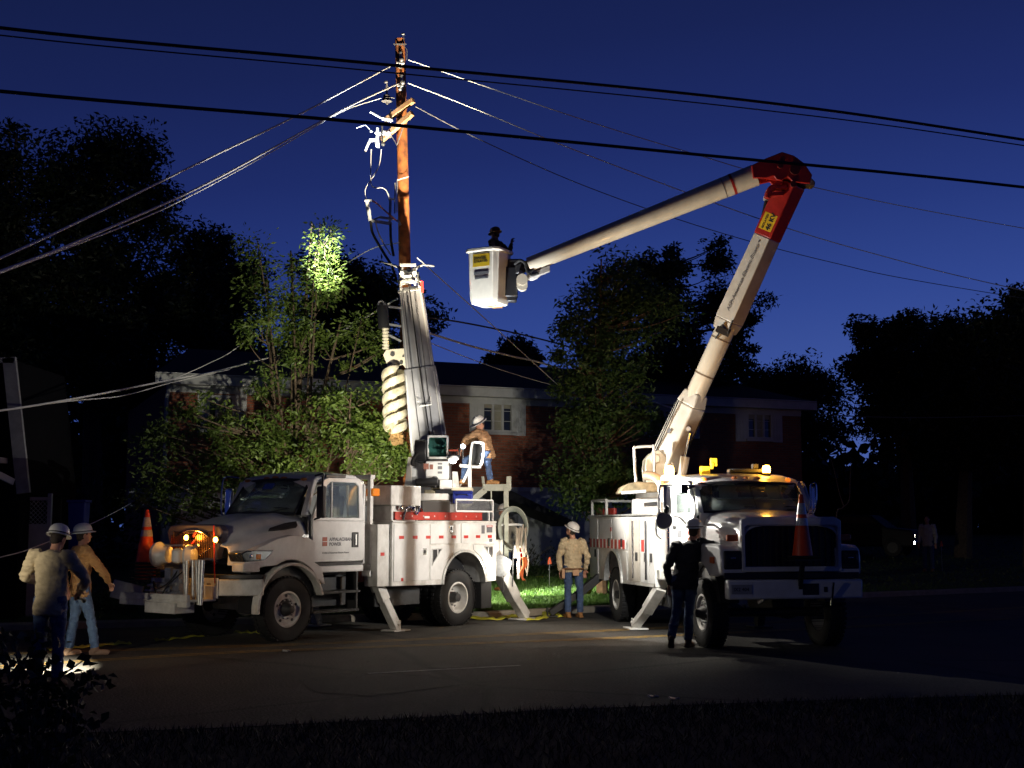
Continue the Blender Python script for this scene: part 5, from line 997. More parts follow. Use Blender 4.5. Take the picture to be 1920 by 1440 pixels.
# auger hanging beside the boom
Ya = 26.7; at0, at1 = P1(738, 690, Ya), P1(742, 818, Ya); ad = (at0 - at1).normalized(); Rl = rot_to(ad)
mb = MB(); mb.cyl(at1, at0 + ad * .1, .07, n=14)
N = 110; turns = 2.75; Lq = (at0 - at1).length; R0 = .262
for st0 in (0, PI):      # a two-start screw: steep, broad flights with rolled edges
    v = []; f = []
    for i in range(N + 1):
        t = i / N; a = st0 + t * turns * 2 * PI; z = .06 + (Lq - .04) * t; cs, sn = math.cos(a), math.sin(a); k = min(1, (1 - t) * 12 + .25, t * 14 + .3)
        for rr, dz in ((.06, .02), (R0 * .70, .062), (R0 * .93, .088), (R0, .045), (R0 * 1.01, -.03), (R0 * .92, -.085), (R0 * .78, -.07), (R0 * .62, -.02), (.06, -.01)): v.append(at1 + Rl @ Vector((cs * rr * (k ** .4), sn * rr * (k ** .4), z + dz * k)))
    for i in range(N):
        for k in range(9): f.append((i * 9 + k, i * 9 + (k + 1) % 9, (i + 1) * 9 + (k + 1) % 9, (i + 1) * 9 + k))
    mb.add(v, f)
au = mb.build('auger', augm, T1, ang=50)
mb = MB(); random.seed(9)
for k in range(26):
    a = random.uniform(0, 6.28); r = random.uniform(.03, .20); c = at1 + Rl @ Vector((math.cos(a) * r, math.sin(a) * r, random.uniform(-.16, .16))); s_ = random.uniform(.04, .10); mb.obox(c, (s_, s_, s_ * 1.4), Euler((random.random() * 3, random.random() * 3, 0)).to_matrix())
mb.build('soil_clump', mat('clay_soil', (.42, .25, .10), .95, var=.5, scale=20, bump=.8), au)
mb = MB(); pts = [P1(718, 665, Ya), P1(724, 655, Ya), P1(768, 652, Ya), P1(775, 655, Ya), P1(773, 676, Ya), P1(768, 694, Ya), P1(760, 690, Ya), P1(755, 683, Ya), P1(728, 690, Ya)]; mb.loft([pts, [p - camdir * .12 for p in pts]]); br = mb.build('auger_bracket', cream, T1, bevel=.012)
mb = MB(); 
for (x, y, r) in ((736, 664, .05), (756, 668, .022), (752, 680, .04)): mb.cyl(P1(x, y, Ya - .01), P1(x, y, Ya - .03), r, n=18)
mb.build('bracket_holes', darkm, br)
mb = MB(); mb.cyl(P1(724, 655, Ya + .05), P1(722, 615, Ya + .05), .06, n=14)
for y in range(616, 655, 6): mb.cyl(P1(723, y, Ya + .05), P1(723, y + 2.4, Ya + .05), .075, n=14)
mb.build('auger_shaft', cream, br)
mb = MB(); mb.cyl(P1(720, 615, Ya + .1), P1(717, 575, Ya + .1), .12, n=18); mb.ball(P1(717, 573, Ya + .1), .12, .12, .09); mb.build('auger_motor', blackp, br)
mb = MB(); mb.tube(smoothpts([P1(709, 572, Ya), P1(711, 566, Ya), P1(717, 565, Ya), P1(721, 572, Ya)], 5), .02, 8); mb.build('hose_loop', steel, br)
mb = MB()
for y0_, y1_ in ((575, 578), (608, 612), (628, 640)): mb.bar(P1(728, y0_, Ya + .1), P1(752, y1_, Ya + .2), .04, .04)
mb.build('stow_arm', alu, br)
yb = [P1(762, 676, Ya - .05), P1(767, 672, Ya - .05), P1(775, 718, Ya - .1), P1(770, 722, Ya - .1)]; mb = MB(); mb.loft([yb, [p - camdir * .01 for p in yb]]); mb.build('yellow_strip', yell, T1)
# things carried on the derrick truck
L_ = empty('red_ladder', M1 @ Vector((-2.5, 1.0, 2.0)), math.radians(-127.5)); tag(L_, 'red fibreglass ladder lying along the top of the derrick truck body', 'ladder')
for y in (.08, -.30): 
    mb = MB(); mb.box(-2.50, 0, y - .015, y + .015, .0, .13); mb.box(-2.5, 0, y - .03, y + .03, .0, .015); mb.box(-2.5, 0, y - .03, y + .03, .13, .145); mb.build('side_rail', redl, L_)
mb = MB()
for i in range(8): mb.cyl((-.15 - i * .31, -.30, .07), (-.15 - i * .31, .10, .07), .016, n=10)
mb.build('rung', alu, L_)
mb = MB(); mb.box(-.92, -.78, .111, .113, .03, .07); mb.build('ladder_sticker', whs, L_)
c = at(870, 944, 25.2); tb = empty('blue_toolbox', (c.x, 25.25, c.z), 0); tag(tb, 'blue plastic toolbox under the operator step on the derrick truck', 'toolbox')
mb = MB(); mb.box(-.22, .17, -.15, .2, 0, .20); mb.build('box', blue, tb, bevel=.02); mb = MB(); mb.box(-.225, .175, -.155, .205, .205, .24); mb.build('lid', blue, tb, bevel=.02); mb = MB(); mb.tube([(-.12, -.17, .15), (-.12, -.20, .17), (.07, -.20, .17), (.07, -.17, .15)], .01, 6); mb.build('handle', blackp, tb)
def cone(loc, label, h=.90, parent=None, stack=5, rz=0., r0=.165):
    c = empty('traffic_cone', loc, rz); tag(c, label, 'traffic cone', 'traffic cones carried on the truck bumpers')
    mb = MB(); mb.lathe([(r0, .02), (r0 * .97, .05), (.034, h - .02), (.030, h), (.012, h)], (0, 0, 0), n=28); mb.build('cone_body', orange, c)
    def rr(z): return r0 * .97 + (.034 - r0 * .97) * (z - .05) / (h - .07)
    for a, b_ in ((.50, .62), (.68, .86)):
        mb = MB(); mb.lathe([(rr(a * h) - .005, a * h), (rr(a * h) + .003, a * h), (rr(b_ * h) + .003, b_ * h), (rr(b_ * h) - .005, b_ * h)], (0, 0, 0), n=28); mb.build('reflective_collar', refl, c)
    mb = MB(); mb.box(-.20, .20, -.20, .20, -.02, .02); mb.build('base', black, c, bevel=.02)
    return c
cp = M1 @ Vector((1.45, -.95, 1.24)); cx_ = at(273, 1056, cp.y); 
cone(Vector((cx_.x, cp.y, cx_.z + .0)), 'orange traffic cone with two silver bands, topmost of the stack on the derrick truck bumper', h=.88)
for k in range(5):
    c = empty('traffic_cone', (cx_.x, cp.y, cx_.z - .055 * (k + 1))); tag(c, ('second', 'third', 'fourth', 'fifth', 'bottom')[k] + ' cone of the nested stack on the derrick truck bumper, only its rim showing', 'traffic cone', 'cones nested in the stack on the derrick truck bumper')
    mb = MB(); mb.lathe([(.172, .015), (.168, .045), (.15, .05)], (0, 0, 0), n=28); mb.build('cone_body', orange, c)
    mb = MB(); mb.box(-.20, .20, -.20, .20, -.02, .015); mb.build('base', black, c, bevel=.01, )
# ================================================================== BUCKET TRUCK (right)
O2 = Vector((4.06, 20.62, 0)); A2 = math.radians(-80)
T2 = empty('bucket_truck', O2, A2); tag(T2, 'white bucket truck with red-elbowed aerial boom, amber beacons on its cab roof', 'truck')
M2 = Matrix.Translation(O2) @ Matrix.Rotation(A2, 4, 'Z'); I2 = M2.inverted()
def P2(px, py, Y): return I2 @ at(px, py, Y)
C2 = I2 @ Vector((0, 0, HC))
def S2(px, py, y):   # photo pixel on the truck's side plane local y
    p = P2(px, py, 20.); t = (y - C2.y) / (p.y - C2.y); return C2 + (p - C2) * t
def F2(px, py, x):
    p = P2(px, py, 20.); t = (x - C2.x) / (p.x - C2.x); return C2 + (p - C2) * t
cd2 = (I2.to_3x3() @ Vector((0, -1, 0))).normalized(); rx2 = I2.to_3x3() @ Vector((1, 0, 0)); UZ = Vector((0, 0, 1))
for q in (1, -1): wheel(T2, 0, q * .96, .53, .29, q, 'front')
for q in (1, -1): wheel(T2, -5.45, q * .94, .53, .27, q, 'rear'); wheel(T2, -5.45, q * .62, .53, .27, q, 'rear')
mb = MB()
for q in (1, -1): mb.box(-7.6, .9, q * .42 - .04, q * .42 + .04, .75, 1.0)
for x in (-7.4, -6, -4.6, -3.2, -1.8, .5): mb.box(x, x + .1, -.38, .38, .8, .98)
mb.box(-3.8, -2.6, -.85, -.46, .45, .78); mb.cyl((-2.2, .75, .62), (-1., .75, .62), .28, n=20); mb.build('chassis', darkm, T2, bevel=.01)
mb = MB(); mb.cyl((0, -.85, .53), (0, .85, .53), .07); mb.build('front_axle', darkm, T2); mb = MB(); mb.cyl((-5.45, -.8, .53), (-5.45, .8, .53), .1); mb.ball((-5.45, 0, .55), .24); mb.build('rear_axle', darkm, T2)
w2 = mat('white_cab_paint', (.70, .70, .70), .3, var=.12, scale=3, coat=.6, dark=(.58, .57, .54))
# hood
sx = []
for x, w_, zt in ((-.40, .92, 2.16), (.0, .88, 2.15), (.5, .84, 2.10), (.85, .80, 2.05), (1.0, .79, 1.99), (1.05, .78, 1.92)):
    hp = [(0, zt), (w_ * .5, zt - .012), (w_ * .82, zt - .05), (w_ * .96, zt - .14), (w_, zt - .28), (w_ * 1.005, 1.6), (w_ * 1.01, 1.22)]
    sx.append([(x, y, z) for y, z in hp][::-1] + [(x, -y, z) for y, z in hp[1:]])
mb = MB(); mb.loft(sx, closed=False); o = mb.build('hood', w2, T2, sub=2); q_ = o.modifiers.new('s', 'SOLIDIFY'); q_.thickness = .02
# front face round the grille
mb = MB(); mb.ring([(-.80, 1.20), (-.80, 1.98), (-.70, 2.03), (.70, 2.03), (.80, 1.98), (.80, 1.20)], [(-.74, 1.28), (-.74, 1.86), (-.70, 1.89), (.70, 1.89), (.74, 1.86), (.74, 1.28)], 'x', .98, 1.07); mb.build('grille_surround', w2, T2, bevel=.02)
mb = MB(); mb.box(.90, .96, -.76, .76, 1.26, 1.90)
for i in range(15): y = -.70 + i * .1; mb.box(.96, .985, y - .012, y + .012, 1.28, 1.89)
for z in (1.42, 1.58, 1.74): mb.box(.96, .98, -.74, .74, z - .01, z + .01)
mb.build('grille', blackp, T2)
for q in (1, -1):
    mb = MB(); fo = [(-.42, 1.05), (-.42, 1.56), (-.2, 1.62), (.9, 1.60), (1.02, 1.54), (1.05, 1.40), (1.05, 1.16), (.72, 1.12)] + arc(.0, .60, .68, 48, 135, 12, .70) + [(-.50, 1.0)]
    mb.prism(fo, 'y', *sorted((q * .72, q * 1.12))); fn = mb.build('fender', w2, T2, bevel=.06)
    mb = MB(); mb.prism(arc(.0, .60, .66, 10, 170, 18, .68), 'y', *sorted((q * .7, q * 1.0))); mb.build('arch_liner', blackp, fn)
    mb = MB(); mb.box(1.03, 1.075, *sorted((q * .80, q * 1.08)), 1.24, 1.52); hl = mb.build('headlight', blackp, T2, bevel=.03)
    mb = MB(); mb.box(1.07, 1.082, *sorted((q * .835, q * 1.045)), 1.29, 1.47); mb.build('headlight_glass', dglass, hl, bevel=.015); mb = MB(); mb.ball((1.078, q * .94, 1.41), .02, .05, .015); mb.build('reflector', chrome, hl)
    mb = MB(); mb.box(.92, 1.0, *sorted((q * .82, q * 1.0)), 1.66, 1.76); mb.build('turn_signal', mat('dull_orange_lens', (.55, .12, .03), .3), T2, bevel=.02)
    mb = MB(); mb.box(.55, .75, *sorted((q * 1.115, q * 1.135)), 1.32, 1.42); mb.build('side_marker', mat('dull_orange_lens', (.5, .1, .02), .3), fn, bevel=.01)
mb = MB(); mb.box(1.02, 1.06, -1.08, 1.08, 1.10, 1.19); mb.build('black_valance', blackp, T2, bevel=.01)
mb = MB(); mb.box(1.02, 1.20, -1.07, 1.07, .80, 1.09); bm2 = mb.build('bumper', w2, T2, bevel=.03)
mb = MB(); mb.box(1.198, 1.206, .10, .36, .86, 1.03); mb.box(1.198, 1.206, .44, .50, .90, .98); mb.build('tow_opening', blackp, bm2, bevel=.005)
mb = MB(); mb.box(1.202, 1.212, -1.02, -.70, .88, 1.02); pl2 = mb.build('licence_plate', mat('plate_paint2', (.30, .30, .31), .5), bm2, bevel=.004)
text('plate_text', 'IX2 404', ink, pl2, (1.2135, -.99, .925), (0, 1, 0), (0, 0, 1), .075)
mb = MB(); mb.bar((1.2, .55, .70), (1.3, .55, 1.05), .03, .03); mb.bar((1.2, -.6, .75), (1.28, -.55, .8), .04, .04); mb.build('tow_hook', chrome, bm2)
# cab
mb = MB(); mb.box(-2.22, -.40, -.98, .98, 1.02, 1.12); mb.box(-2.25, -2.2, -1.0, 1.0, 1.12, 2.62); mb.box(-.46, -.38, -.96, .96, 1.12, 2.10)
rs = []
for x, z, wv in ((-.78, 2.60, .90), (-.92, 2.70, .93), (-1.3, 2.76, .96), (-1.9, 2.76, .96), (-2.26, 2.68, .94)): rs.append([(x, -wv - .03, z - .14), (x, -wv, z - .04), (x, -wv * .8, z), (x, 0, z + .03), (x, wv * .8, z), (x, wv, z - .04), (x, wv + .03, z - .14), (x, wv - .03, z - .15), (x, 0, z - .05), (x, -wv + .03, z - .15)])
mb.loft(rs); cb = mb.build('cab_shell', w2, T2, bevel=.02)
mb = MB()
for y in (-.20, 0, .20): mb.ball((-.86, y, 2.69), .04, .05, .03, 10, 6)
mb.build('roof_marker_lights', mat('unlit_marker', (.25, .08, .03), .4), T2)
mb = MB()
for y in (-.74, .74): mb.ball((-.84, y, 2.66), .04, .05, .035, 10, 6)
mb.build('lit_roof_marker', mat('lit_orange_marker', (.8, .25, .04), .3, emit=(1, .25, .02), es=.9), T2)
ws0 = [(-.44, -.90, 2.11), (-.36, -.5, 2.12), (-.33, 0, 2.13), (-.36, .5, 2.12), (-.44, .90, 2.11)]; ws1 = [(-.82, -.84, 2.58), (-.75, -.45, 2.60), (-.73, 0, 2.61), (-.75, .45, 2.60), (-.82, .84, 2.58)]
mb = MB(); mb.loft([ws0, ws1], closed=False); wsO = mb.build('windscreen', glass, T2); q_ = wsO.modifiers.new('s', 'SOLIDIFY'); q_.thickness = .008
mb = MB(); mb.tube(ws1, .03, 6); mb.tube(ws0, .03, 6); mb.tube([ws0[0], ws1[0]], .03, 6); mb.tube([ws0[-1], ws1[-1]], .03, 6); mb.tube([ws0[2], ws1[2]], .008, 5); mb.build('windscreen_seal', blackp, wsO)
mb = MB()
for y in (.4, -.3): mb.tube([(-.36, y, 2.13), (-.42, y + .42, 2.20), (-.40, y + .1, 2.21)], .008, 5)
mb.build('wiper', blackp, wsO)
mb = MB()
for y in (.48, -.48): mb.box(-1.6, -1.2, y - .28, y + .28, 1.5, 1.72); mb.obox((-1.68, y, 2.05), (.14, .5, .75), Matrix.Rotation(-.1, 3, 'Y'))
mb.box(-.75, -.5, -.9, .9, 1.7, 2.06); mb.build('seats_and_dash', cabp, T2, bevel=.04)
mb = MB(); mb.tube([(-.95 + .08 * math.sin(a), .48 + .24 * math.cos(a), 2.08 + .20 * math.sin(a)) for a in [2 * PI * i / 20 for i in range(21)]], .015, 6); mb.build('steering_wheel', blackp, T2)
for q in (1, -1):
    Y0, Y1 = sorted((q * 1.0, q * 1.05)); mb = MB(); mb.prism([(-.46, 1.14), (-.44, 2.06), (-1.62, 2.06), (-1.62, 1.14)], 'y', Y0, Y1)
    inn = [(-.62, 2.10), (-.90, 2.52), (-.98, 2.56), (-1.46, 2.56), (-1.53, 2.50), (-1.53, 2.10)]
    mb.ring([(-.44, 2.06), (-.78, 2.58), (-.9, 2.64), (-1.56, 2.64), (-1.62, 2.56), (-1.62, 2.06)], inn, 'y', Y0 - q * .02, Y1 - q * .02)
    dr = mb.build('door', w2, T2, bevel=.014); mb = MB(); mb.prism(inn, 'y', *sorted((q * 1.0, q * 1.006))); mb.build('side_window', glass, dr, smooth=False)
    mb = MB(); mb.box(-1.55, -1.40, *sorted((q * 1.048, q * 1.07)), 1.84, 1.90); mb.build('handle', blackp, dr, bevel=.01)
    mb = MB(); mb.prism([(-1.63, 1.14), (-1.63, 2.64), (-2.22, 2.62), (-2.22, 1.14)], 'y', *sorted((q * .98, q * 1.04))); mb.build('cab_side', w2, T2, bevel=.014)
    mb = MB(); mb.bar((-.42, q * .94, 2.08), (-.80, q * .90, 2.58), .09, .08); mb.build('pillar', w2, T2, bevel=.015)
    mb = MB(); mb.box(-1.6, -.55, *sorted((q * .7, q * 1.03)), .70, .76); mb.box(-1.6, -.55, *sorted((q * .7, q * 1.03)), .95, 1.02); mb.build('cab_steps', chrome, T2)
# red stickers on the door
mb = MB(); mb.box(-.80, -.66, -1.054, -1.0505, 1.74, 1.80); mb.box(-.80, -.66, -1.054, -1.0505, 1.64, 1.70); mb.build('red_door_sticker', redl, T2)
mb = MB(); mb.box(-1.32, -1.10, -1.054, -1.0505, 1.70, 1.82); mb.build('door_emblem', inkb, T2)
# mirrors: big swing-out bracket with round spot mirror
Ym = 20.9
def mir(s_):
    mb = MB()
    if s_ < 0:
        tl, tr, bl, br = P2(1237, 910, Ym), P2(1313, 910, Ym + .3), P2(1239, 966, Ym), P2(1300, 985, Ym + .2)
        mb.tube(smoothpts([P2(1312, 918, Ym + .3), P2(1308, 911, Ym + .2), P2(1245, 911, Ym), P2(1237, 915, Ym), P2(1236, 950, Ym), P2(1240, 966, Ym), P2(1252, 970, Ym), P2(1270, 968, Ym + .1), P2(1290, 985, Ym + .3)], 6), .020, 8)
        mb.tube(smoothpts([P2(1236, 960, Ym), P2(1231, 972, Ym), P2(1231, 1000, Ym), P2(1240, 1010, Ym)], 5), .016, 8)
        o = mb.build('mirror_arm', whs, T2)
        mb = MB(); a, b = P2(1243, 912, Ym), P2(1259, 912, Ym); hgt = (P2(1243, 912, Ym).z - P2(1243, 964, Ym).z)
        R = Matrix((rx2, -cd2, UZ)).transposed() @ Matrix.Rotation(.35, 3, 'Z'); mb.obox((a + b) / 2 - UZ * hgt / 2, ((b - a).length, .07, hgt), R); mb.build('mirror_head', w2, o, bevel=.04)
        mb = MB(); c = P2(1245, 976, Ym - .05); mb.cyl(c - cd2 * .05, c + cd2 * .03, .145, .13, n=24); mb.build('spot_mirror', mat('mirror_back', (.22, .22, .22), .35, metal=.6), o, bevel=.01)
        mb = MB(); c = P2(1250, 955, Ym - .1); mb.ball(c, .07, .05, .07); mb.build('small_mirror', blackp, o)
    else:
        mb.tube(smoothpts([P2(1490, 962, 21.2), P2(1518, 960, 20.9), P2(1519, 915, 20.9), P2(1522, 908, 20.9), P2(1530, 910, 20.9), P2(1528, 958, 20.9), P2(1510, 964, 21.1)], 6), .014, 8); o = mb.build('mirror_arm', chrome, T2)
        mb = MB(); a, b = P2(1519, 912, 20.92), P2(1528, 912, 20.92); hgt = a.z - P2(1519, 957, 20.92).z; R = Matrix((rx2, -cd2, UZ)).transposed(); mb.obox((a + b) / 2 - UZ * hgt / 2, ((b - a).length * 1.3, .06, hgt), R); mb.build('mirror_head', chrome, o, bevel=.03)
mir(-1); mir(1)
# exhaust
mb = MB(); mb.tube(smoothpts([P2(1210, 892, 23.6), P2(1222, 893, 23.5), P2(1234, 900, 23.4), P2(1242, 915, 23.3), P2(1244, 940, 23.25)], 6), .085, 16)
mb.build('exhaust_elbow', mat('heated_chrome', (.75, .62, .5), .4, metal=.6), T2)
mb = MB(); mb.cyl(S2(1257, 985, -1.0) , Vector((S2(1257, 985, -1.0).x, -1.0, .95)), .085, n=18); mb.build('exhaust_muffler', chrome, T2)
mb = MB(); mb.box(-2.55, -2.28, -.95, .95, 1.0, 1.15); mb.box(-2.5, -2.32, -.9, -.6, 1.15, 2.3); mb.box(-2.5, -2.32, .6, .9, 1.15, 2.3); mb.build('cab_guard', whited, T2, bevel=.01)
# roof beacons and light bar
for (px, py, x_) in ((1255, 884, -1.9), (1437, 881, -1.1)):
    p = F2(px, py, x_); mb = MB(); mb.cyl((p.x, p.y, 2.74), (p.x, p.y, p.z - .05), .075, .065, n=18); bb_ = mb.build('beacon_base', blackp, T2)
    mb = MB(); kz = 1.3 if px < 1300 else 1.; mb.lathe([(.06 * kz, -.07), (.068 * kz, -.02), (.066 * kz, .04), (.05 * kz, .07 * kz), (.01, .08 * kz)], (p.x, p.y, p.z), n=20); mb.build('beacon_lens', lamp_a, bb_)
    light('beacon_glow', 'POINT', M2 @ Vector((p.x, p.y, p.z + .0)) + Vector((0, .12 if px < 1300 else -.12, .10)), 120 if px < 1300 else 7, (1, .45, .05), .06)
mb = MB(); a = F2(1241, 896, -1.5); b = F2(1274, 896, -1.5); mb.bar(a, b, .16, .09); mb.build('white_light_bar', white, T2, bevel=.012)
mb = MB(); a = F2(1332, 885, -1.5); mb.box(a.x - .1, a.x, a.y - .16, a.y, a.z - .05, a.z + .10); mb.bar(a + Vector((0, .02, .05)), a + Vector((0, .05, .16)), .04, .05); mb.box(a.x - .05, a.x, a.y + .01, a.y + .13, a.z + .10, a.z + .24); mb.build('yellow_roof_lamp', mat('yellow_lamp_body', (.85, .5, .02), .5, emit=(1, .5, .02), es=.35), T2, bevel=.01)
mb = MB(); mb.box(-1.5, -1.2, -.1, .55, 2.80, 2.86); mb.box(-1.4, -1.3, .3, .4, 2.86, 2.95); mb.build('roof_rack', darkm, T2, bevel=.01)
# the flood lamp on the cab side
fl = F2(1272, 918, -1.0); fl = Vector((-1.05, -1.26, fl.z))
fl = S2(1276, 917, -1.22)
mb = MB(); mb.box(fl.x - .10, fl.x + .10, fl.y - .02, fl.y + .10, fl.z - .07, fl.z + .07); mb.bar(fl + Vector((0, .1, 0)), fl + Vector((0, .24, .05)), .04, .04); fo_ = mb.build('flood_lamp', blackp, T2, bevel=.01)
mb = MB(); mb.box(fl.x - .085, fl.x + .085, fl.y - .035, fl.y - .022, fl.z - .055, fl.z + .055); mb.build('lens', lamp_w, fo_)
FLW = M2 @ (fl + Vector((0, -.09, 0)))
mb = MB()  # bars added near the lamp to cast shadow bands on the derrick truck
for (px, py, wd) in ((768, 1030, .019), (846, 1020, .014)):
    tg = M1 @ S1(px, py, 1.18); dv = (tg - FLW).normalized(); c_ = I2 @ (FLW + dv * .30)
    mb.cyl(c_ + Vector((0, 0, -.16)), c_ + Vector((0, 0, .20)), wd / 2, n=8); mb.bar(c_ + Vector((0, 0, -.15)), fl + Vector((-.02, 0, -.08)), .012, .012); 
mb.build('shadow_bars', darkm, fo_)
# utility body with arch
yb = 1.10
side = [(-2.60, .80), (-2.60, 2.05), (-7.50, 2.08), (-7.50, .80)] + arc(-5.45, .78, .66, 180, 0, 22, .62)
for q in (1, -1):
    mb = MB(); mb.prism(side, 'y', *sorted((q * .70, q * yb))); mb.build('utility_body', whited, T2, bevel=.012)
    mb = MB(); A = arc(-5.45, .78, .70, 180, 0, 22, .66); B = arc(-5.45, .78, .65, 180, 0, 22, .61); mb.prism(A + B[::-1], 'y', *sorted((q * (yb - .06), q * (yb + .045)))); mb.build('arch_trim', alu, T2, bevel=.01)
    mb = MB(); mb.prism(arc(-5.45, .78, .64, 180, 0, 20, .60), 'y', *sorted((q * .68, q * .72))); mb.build('arch_liner', blackp, T2)
mb = MB(); mb.box(-7.5, -2.6, -.70, .70, 1.03, 1.4); mb.build('deck', whited, T2)
mb = MB(); mb.box(-7.5, -2.6, -yb - .02, -.72, 2.08, 2.115); mb.box(-7.5, -2.6, .72, yb + .02, 2.08, 2.115); mb.build('body_top_rail', alu, T2, bevel=.006)
def sx2(px): return S2(px, 1000, -yb).x
for a, b, z0, z1, dm in ((1110, 1122, .86, 2.02, 0), (1125, 1148, 1.45, 2.02, 0), (1150, 1172, 1.45, 2.02, 0), (1180, 1200, .86, 2.02, 1), (1202, 1217, .86, 2.02, 0), (1219, 1228, .86, 2.02, 1)):
    x0, x1 = sx2(a), sx2(b); mb = MB(); mb.box(x0, x1, -yb - .016, -yb - .001, z0, z1); d_ = mb.build('compartment_door', mat('grey_beige_panel', (.46, .42, .36), .5, var=.2) if a == 1180 else white, T2, bevel=.006)
    mb = MB(); xm = x1 - .18; zz = 1.32 if z0 < 1.2 else 1.56; mb.box(xm - .09, xm + .05, -yb - .028, -yb - .017, zz - .08, zz + .08); mb.build('latch', blackp, d_, bevel=.008)
mb = MB(); x0 = sx2(1180); 
mb.prism([(sx2(1168), .86), (sx2(1168), 1.40), (sx2(1176), 1.40), (sx2(1176), .86)], 'y', -yb - .012, -yb - .001); mb.build('compartment_door', white, T2, bevel=.004)
mb = MB(); wmb = MB(); x = sx2(1107.5); xe = sx2(1176); n = 10; st_ = (xe - x) / n
for i in range(n): mb.box(x + i * st_, x + (i + .62) * st_, -yb - .021, -yb - .0175, 1.44, 1.62); wmb.box(x + (i + .62) * st_, x + (i + 1) * st_, -yb - .0205, -yb - .0175, 1.44, 1.62)
for a, b in ((1204, 1209), (1212, 1214)): mb.box(sx2(a), sx2(b), -yb - .021, -yb - .0175, 1.42, 1.64)
mb.build('red_safety_blocks', reds, T2); wmb.build('white_safety_blocks', whs, T2)
mb = MB(); mb.box(sx2(1146), sx2(1148.5), -yb - .021, -yb - .017, 1.78, 1.86); mb.build('red_sticker', redl, T2)
for x_ in (-3.0, -3.9): 
    mb = MB(); mb.cyl((x_, -yb - .03, .92), (x_, -yb - .03, 1.98), .022, n=10); mb.build('grab_rail', chrome, T2)
# frame over the tail, turret housing, cover, hand rail
mb = MB(); a, b = S2(1104, 945, -1.0), S2(1135, 945, -1.0)
for p, q in (((-7.45, -1.05, 2.1), (-7.45, -1.05, 2.42)), ((-7.45, -1.05, 2.42), (-6.2, -1.05, 2.42)), ((-7.45, -1.05, 2.42), (-7.45, 1.05, 2.42)), ((-6.2, -1.05, 2.42), (-6.2, -1.05, 2.1))): mb.bar(p, q, .05, .05)
mb.build('tail_frame', whited, T2); mb = MB()
for k in range(6): mb.cyl((-7.3 + k * .16, -.8, 2.1), (-7.3 + k * .16, -.8, 2.26), .05, n=10)
mb.build('red_bottles', redl, T2)
mb = MB(); a, b, c_, d_ = P2(1192, 935, 24.3), P2(1236, 935, 24.3), P2(1236, 965, 24.3), P2(1192, 965, 24.3); mb.loft([[a, b, c_, d_], [p - cd2 * .8 for p in (a, b, c_, d_)]]); mb.build('deck_locker', white, T2, bevel=.015)
mb = MB(); mb.bar(P2(1208, 946, 24.2), P2(1232, 944, 24.2), .1, .06); mb.build('dark_bracket', darkm, T2)
mb = MB(); pts = [P2(1161, 924, 25.2), P2(1168, 912, 25.2), P2(1180, 906, 25.2), P2(1196, 903, 25.2), P2(1236, 906, 25.2), P2(1236, 922, 25.2), P2(1165, 925, 25.2)]
mb.loft([pts, [p - cd2 * 1.0 for p in pts]]); cv = mb.build('bucket_cover', mat('tan_canvas', (.50, .40, .24), .85, var=.4, scale=9, bump=.5), T2, bevel=.03)
mb = MB(); mb.bar(P2(1165, 924, 25.1), P2(1211, 921, 25.1), .06, .06); mb.build('cover_edge', whs, cv)
mb = MB(); mb.tube(smoothpts([P2(1193, 915, 25.5), P2(1189, 845, 25.5), P2(1192, 839, 25.5), P2(1220, 837, 25.5), P2(1226, 842, 25.5), P2(1228, 905, 25.5)], 6), .028, 8); mb.build('hoop_rail', whs, T2)
# turret
TY = 26.2; TC = P2(1243, 905, TY)
mb = MB(); mb.cyl((TC.x, TC.y, 1.40), (TC.x, TC.y, 2.45), .45, n=28); mb.cyl((TC.x, TC.y, 2.45), (TC.x, TC.y, 2.62), .56, n=32); mb.build('turret_pedestal', whited, T2, bevel=.012)
mb = MB(); pts = [P2(1206, 880, TY), P2(1208, 862, TY), P2(1218, 850, TY), P2(1232, 845, TY), P2(1260, 870, TY), P2(1262, 915, TY), P2(1210, 915, TY)]
mb.loft([[p + cd2 * .36 for p in pts], [p + cd2 * .28 for p in pts]]); mb.loft([[p - cd2 * .36 for p in pts], [p - cd2 * .28 for p in pts]]); mb.cyl(P2(1225, 862, TY) + cd2 * .42, P2(1225, 862, TY) - cd2 * .42, .10, n=20); mb.build('turret', cream, T2, bevel=.02)
# lower boom
E0 = P2(1238, 885, TY); E1 = P2(1484, 345, 24.5); ed = (E1 - E0).normalized(); L_b = (E1 - E0).length
es = ed.cross(cd2).normalized(); ef = es.cross(ed).normalized()      # es: to the side, ef: towards viewer
if ef.dot(cd2) < 0: ef = -ef
sgn_ = -1 if es.dot(rx2) > 0 else 1      # the broad face of the box looks to the left
diag = (ef * .80 + es * .60 * sgn_).normalized()
def ept(t, a=0., b=0.): return E0 + ed * L_b * t + es * a + ef * b
bmw = mat('boom_cream_white', (.66, .64, .58), .38, var=.2, scale=3, coat=.3, dark=(.52, .48, .40), bump=.05, bscale=30)
mb = MB(); mb.bar(ept(.02), ept(.24), .50, .50, up=diag, w2=.46, h2=.46); mb.bar(ept(.24), ept(.285), .46, .46, up=diag, w2=.36, h2=.36); lb = mb.build('lower_boom', bmw, T2, bevel=.03)
mb = MB(); mb.cyl(ept(.24), ept(.55), .20, n=32); mb.cyl(ept(.262), ept(.268), .203, n=32); mb.build('boom_insulator', mat('insulator_cream', (.74, .68, .55), .22, coat=.8, var=.06), lb)
mb = MB(); mb.cyl(ept(.345), ept(.350), .207, n=32); mb.cyl(ept(.470), ept(.474), .207, n=32); mb.build('boom_band', mat('brown_band', (.18, .12, .07), .6), lb)
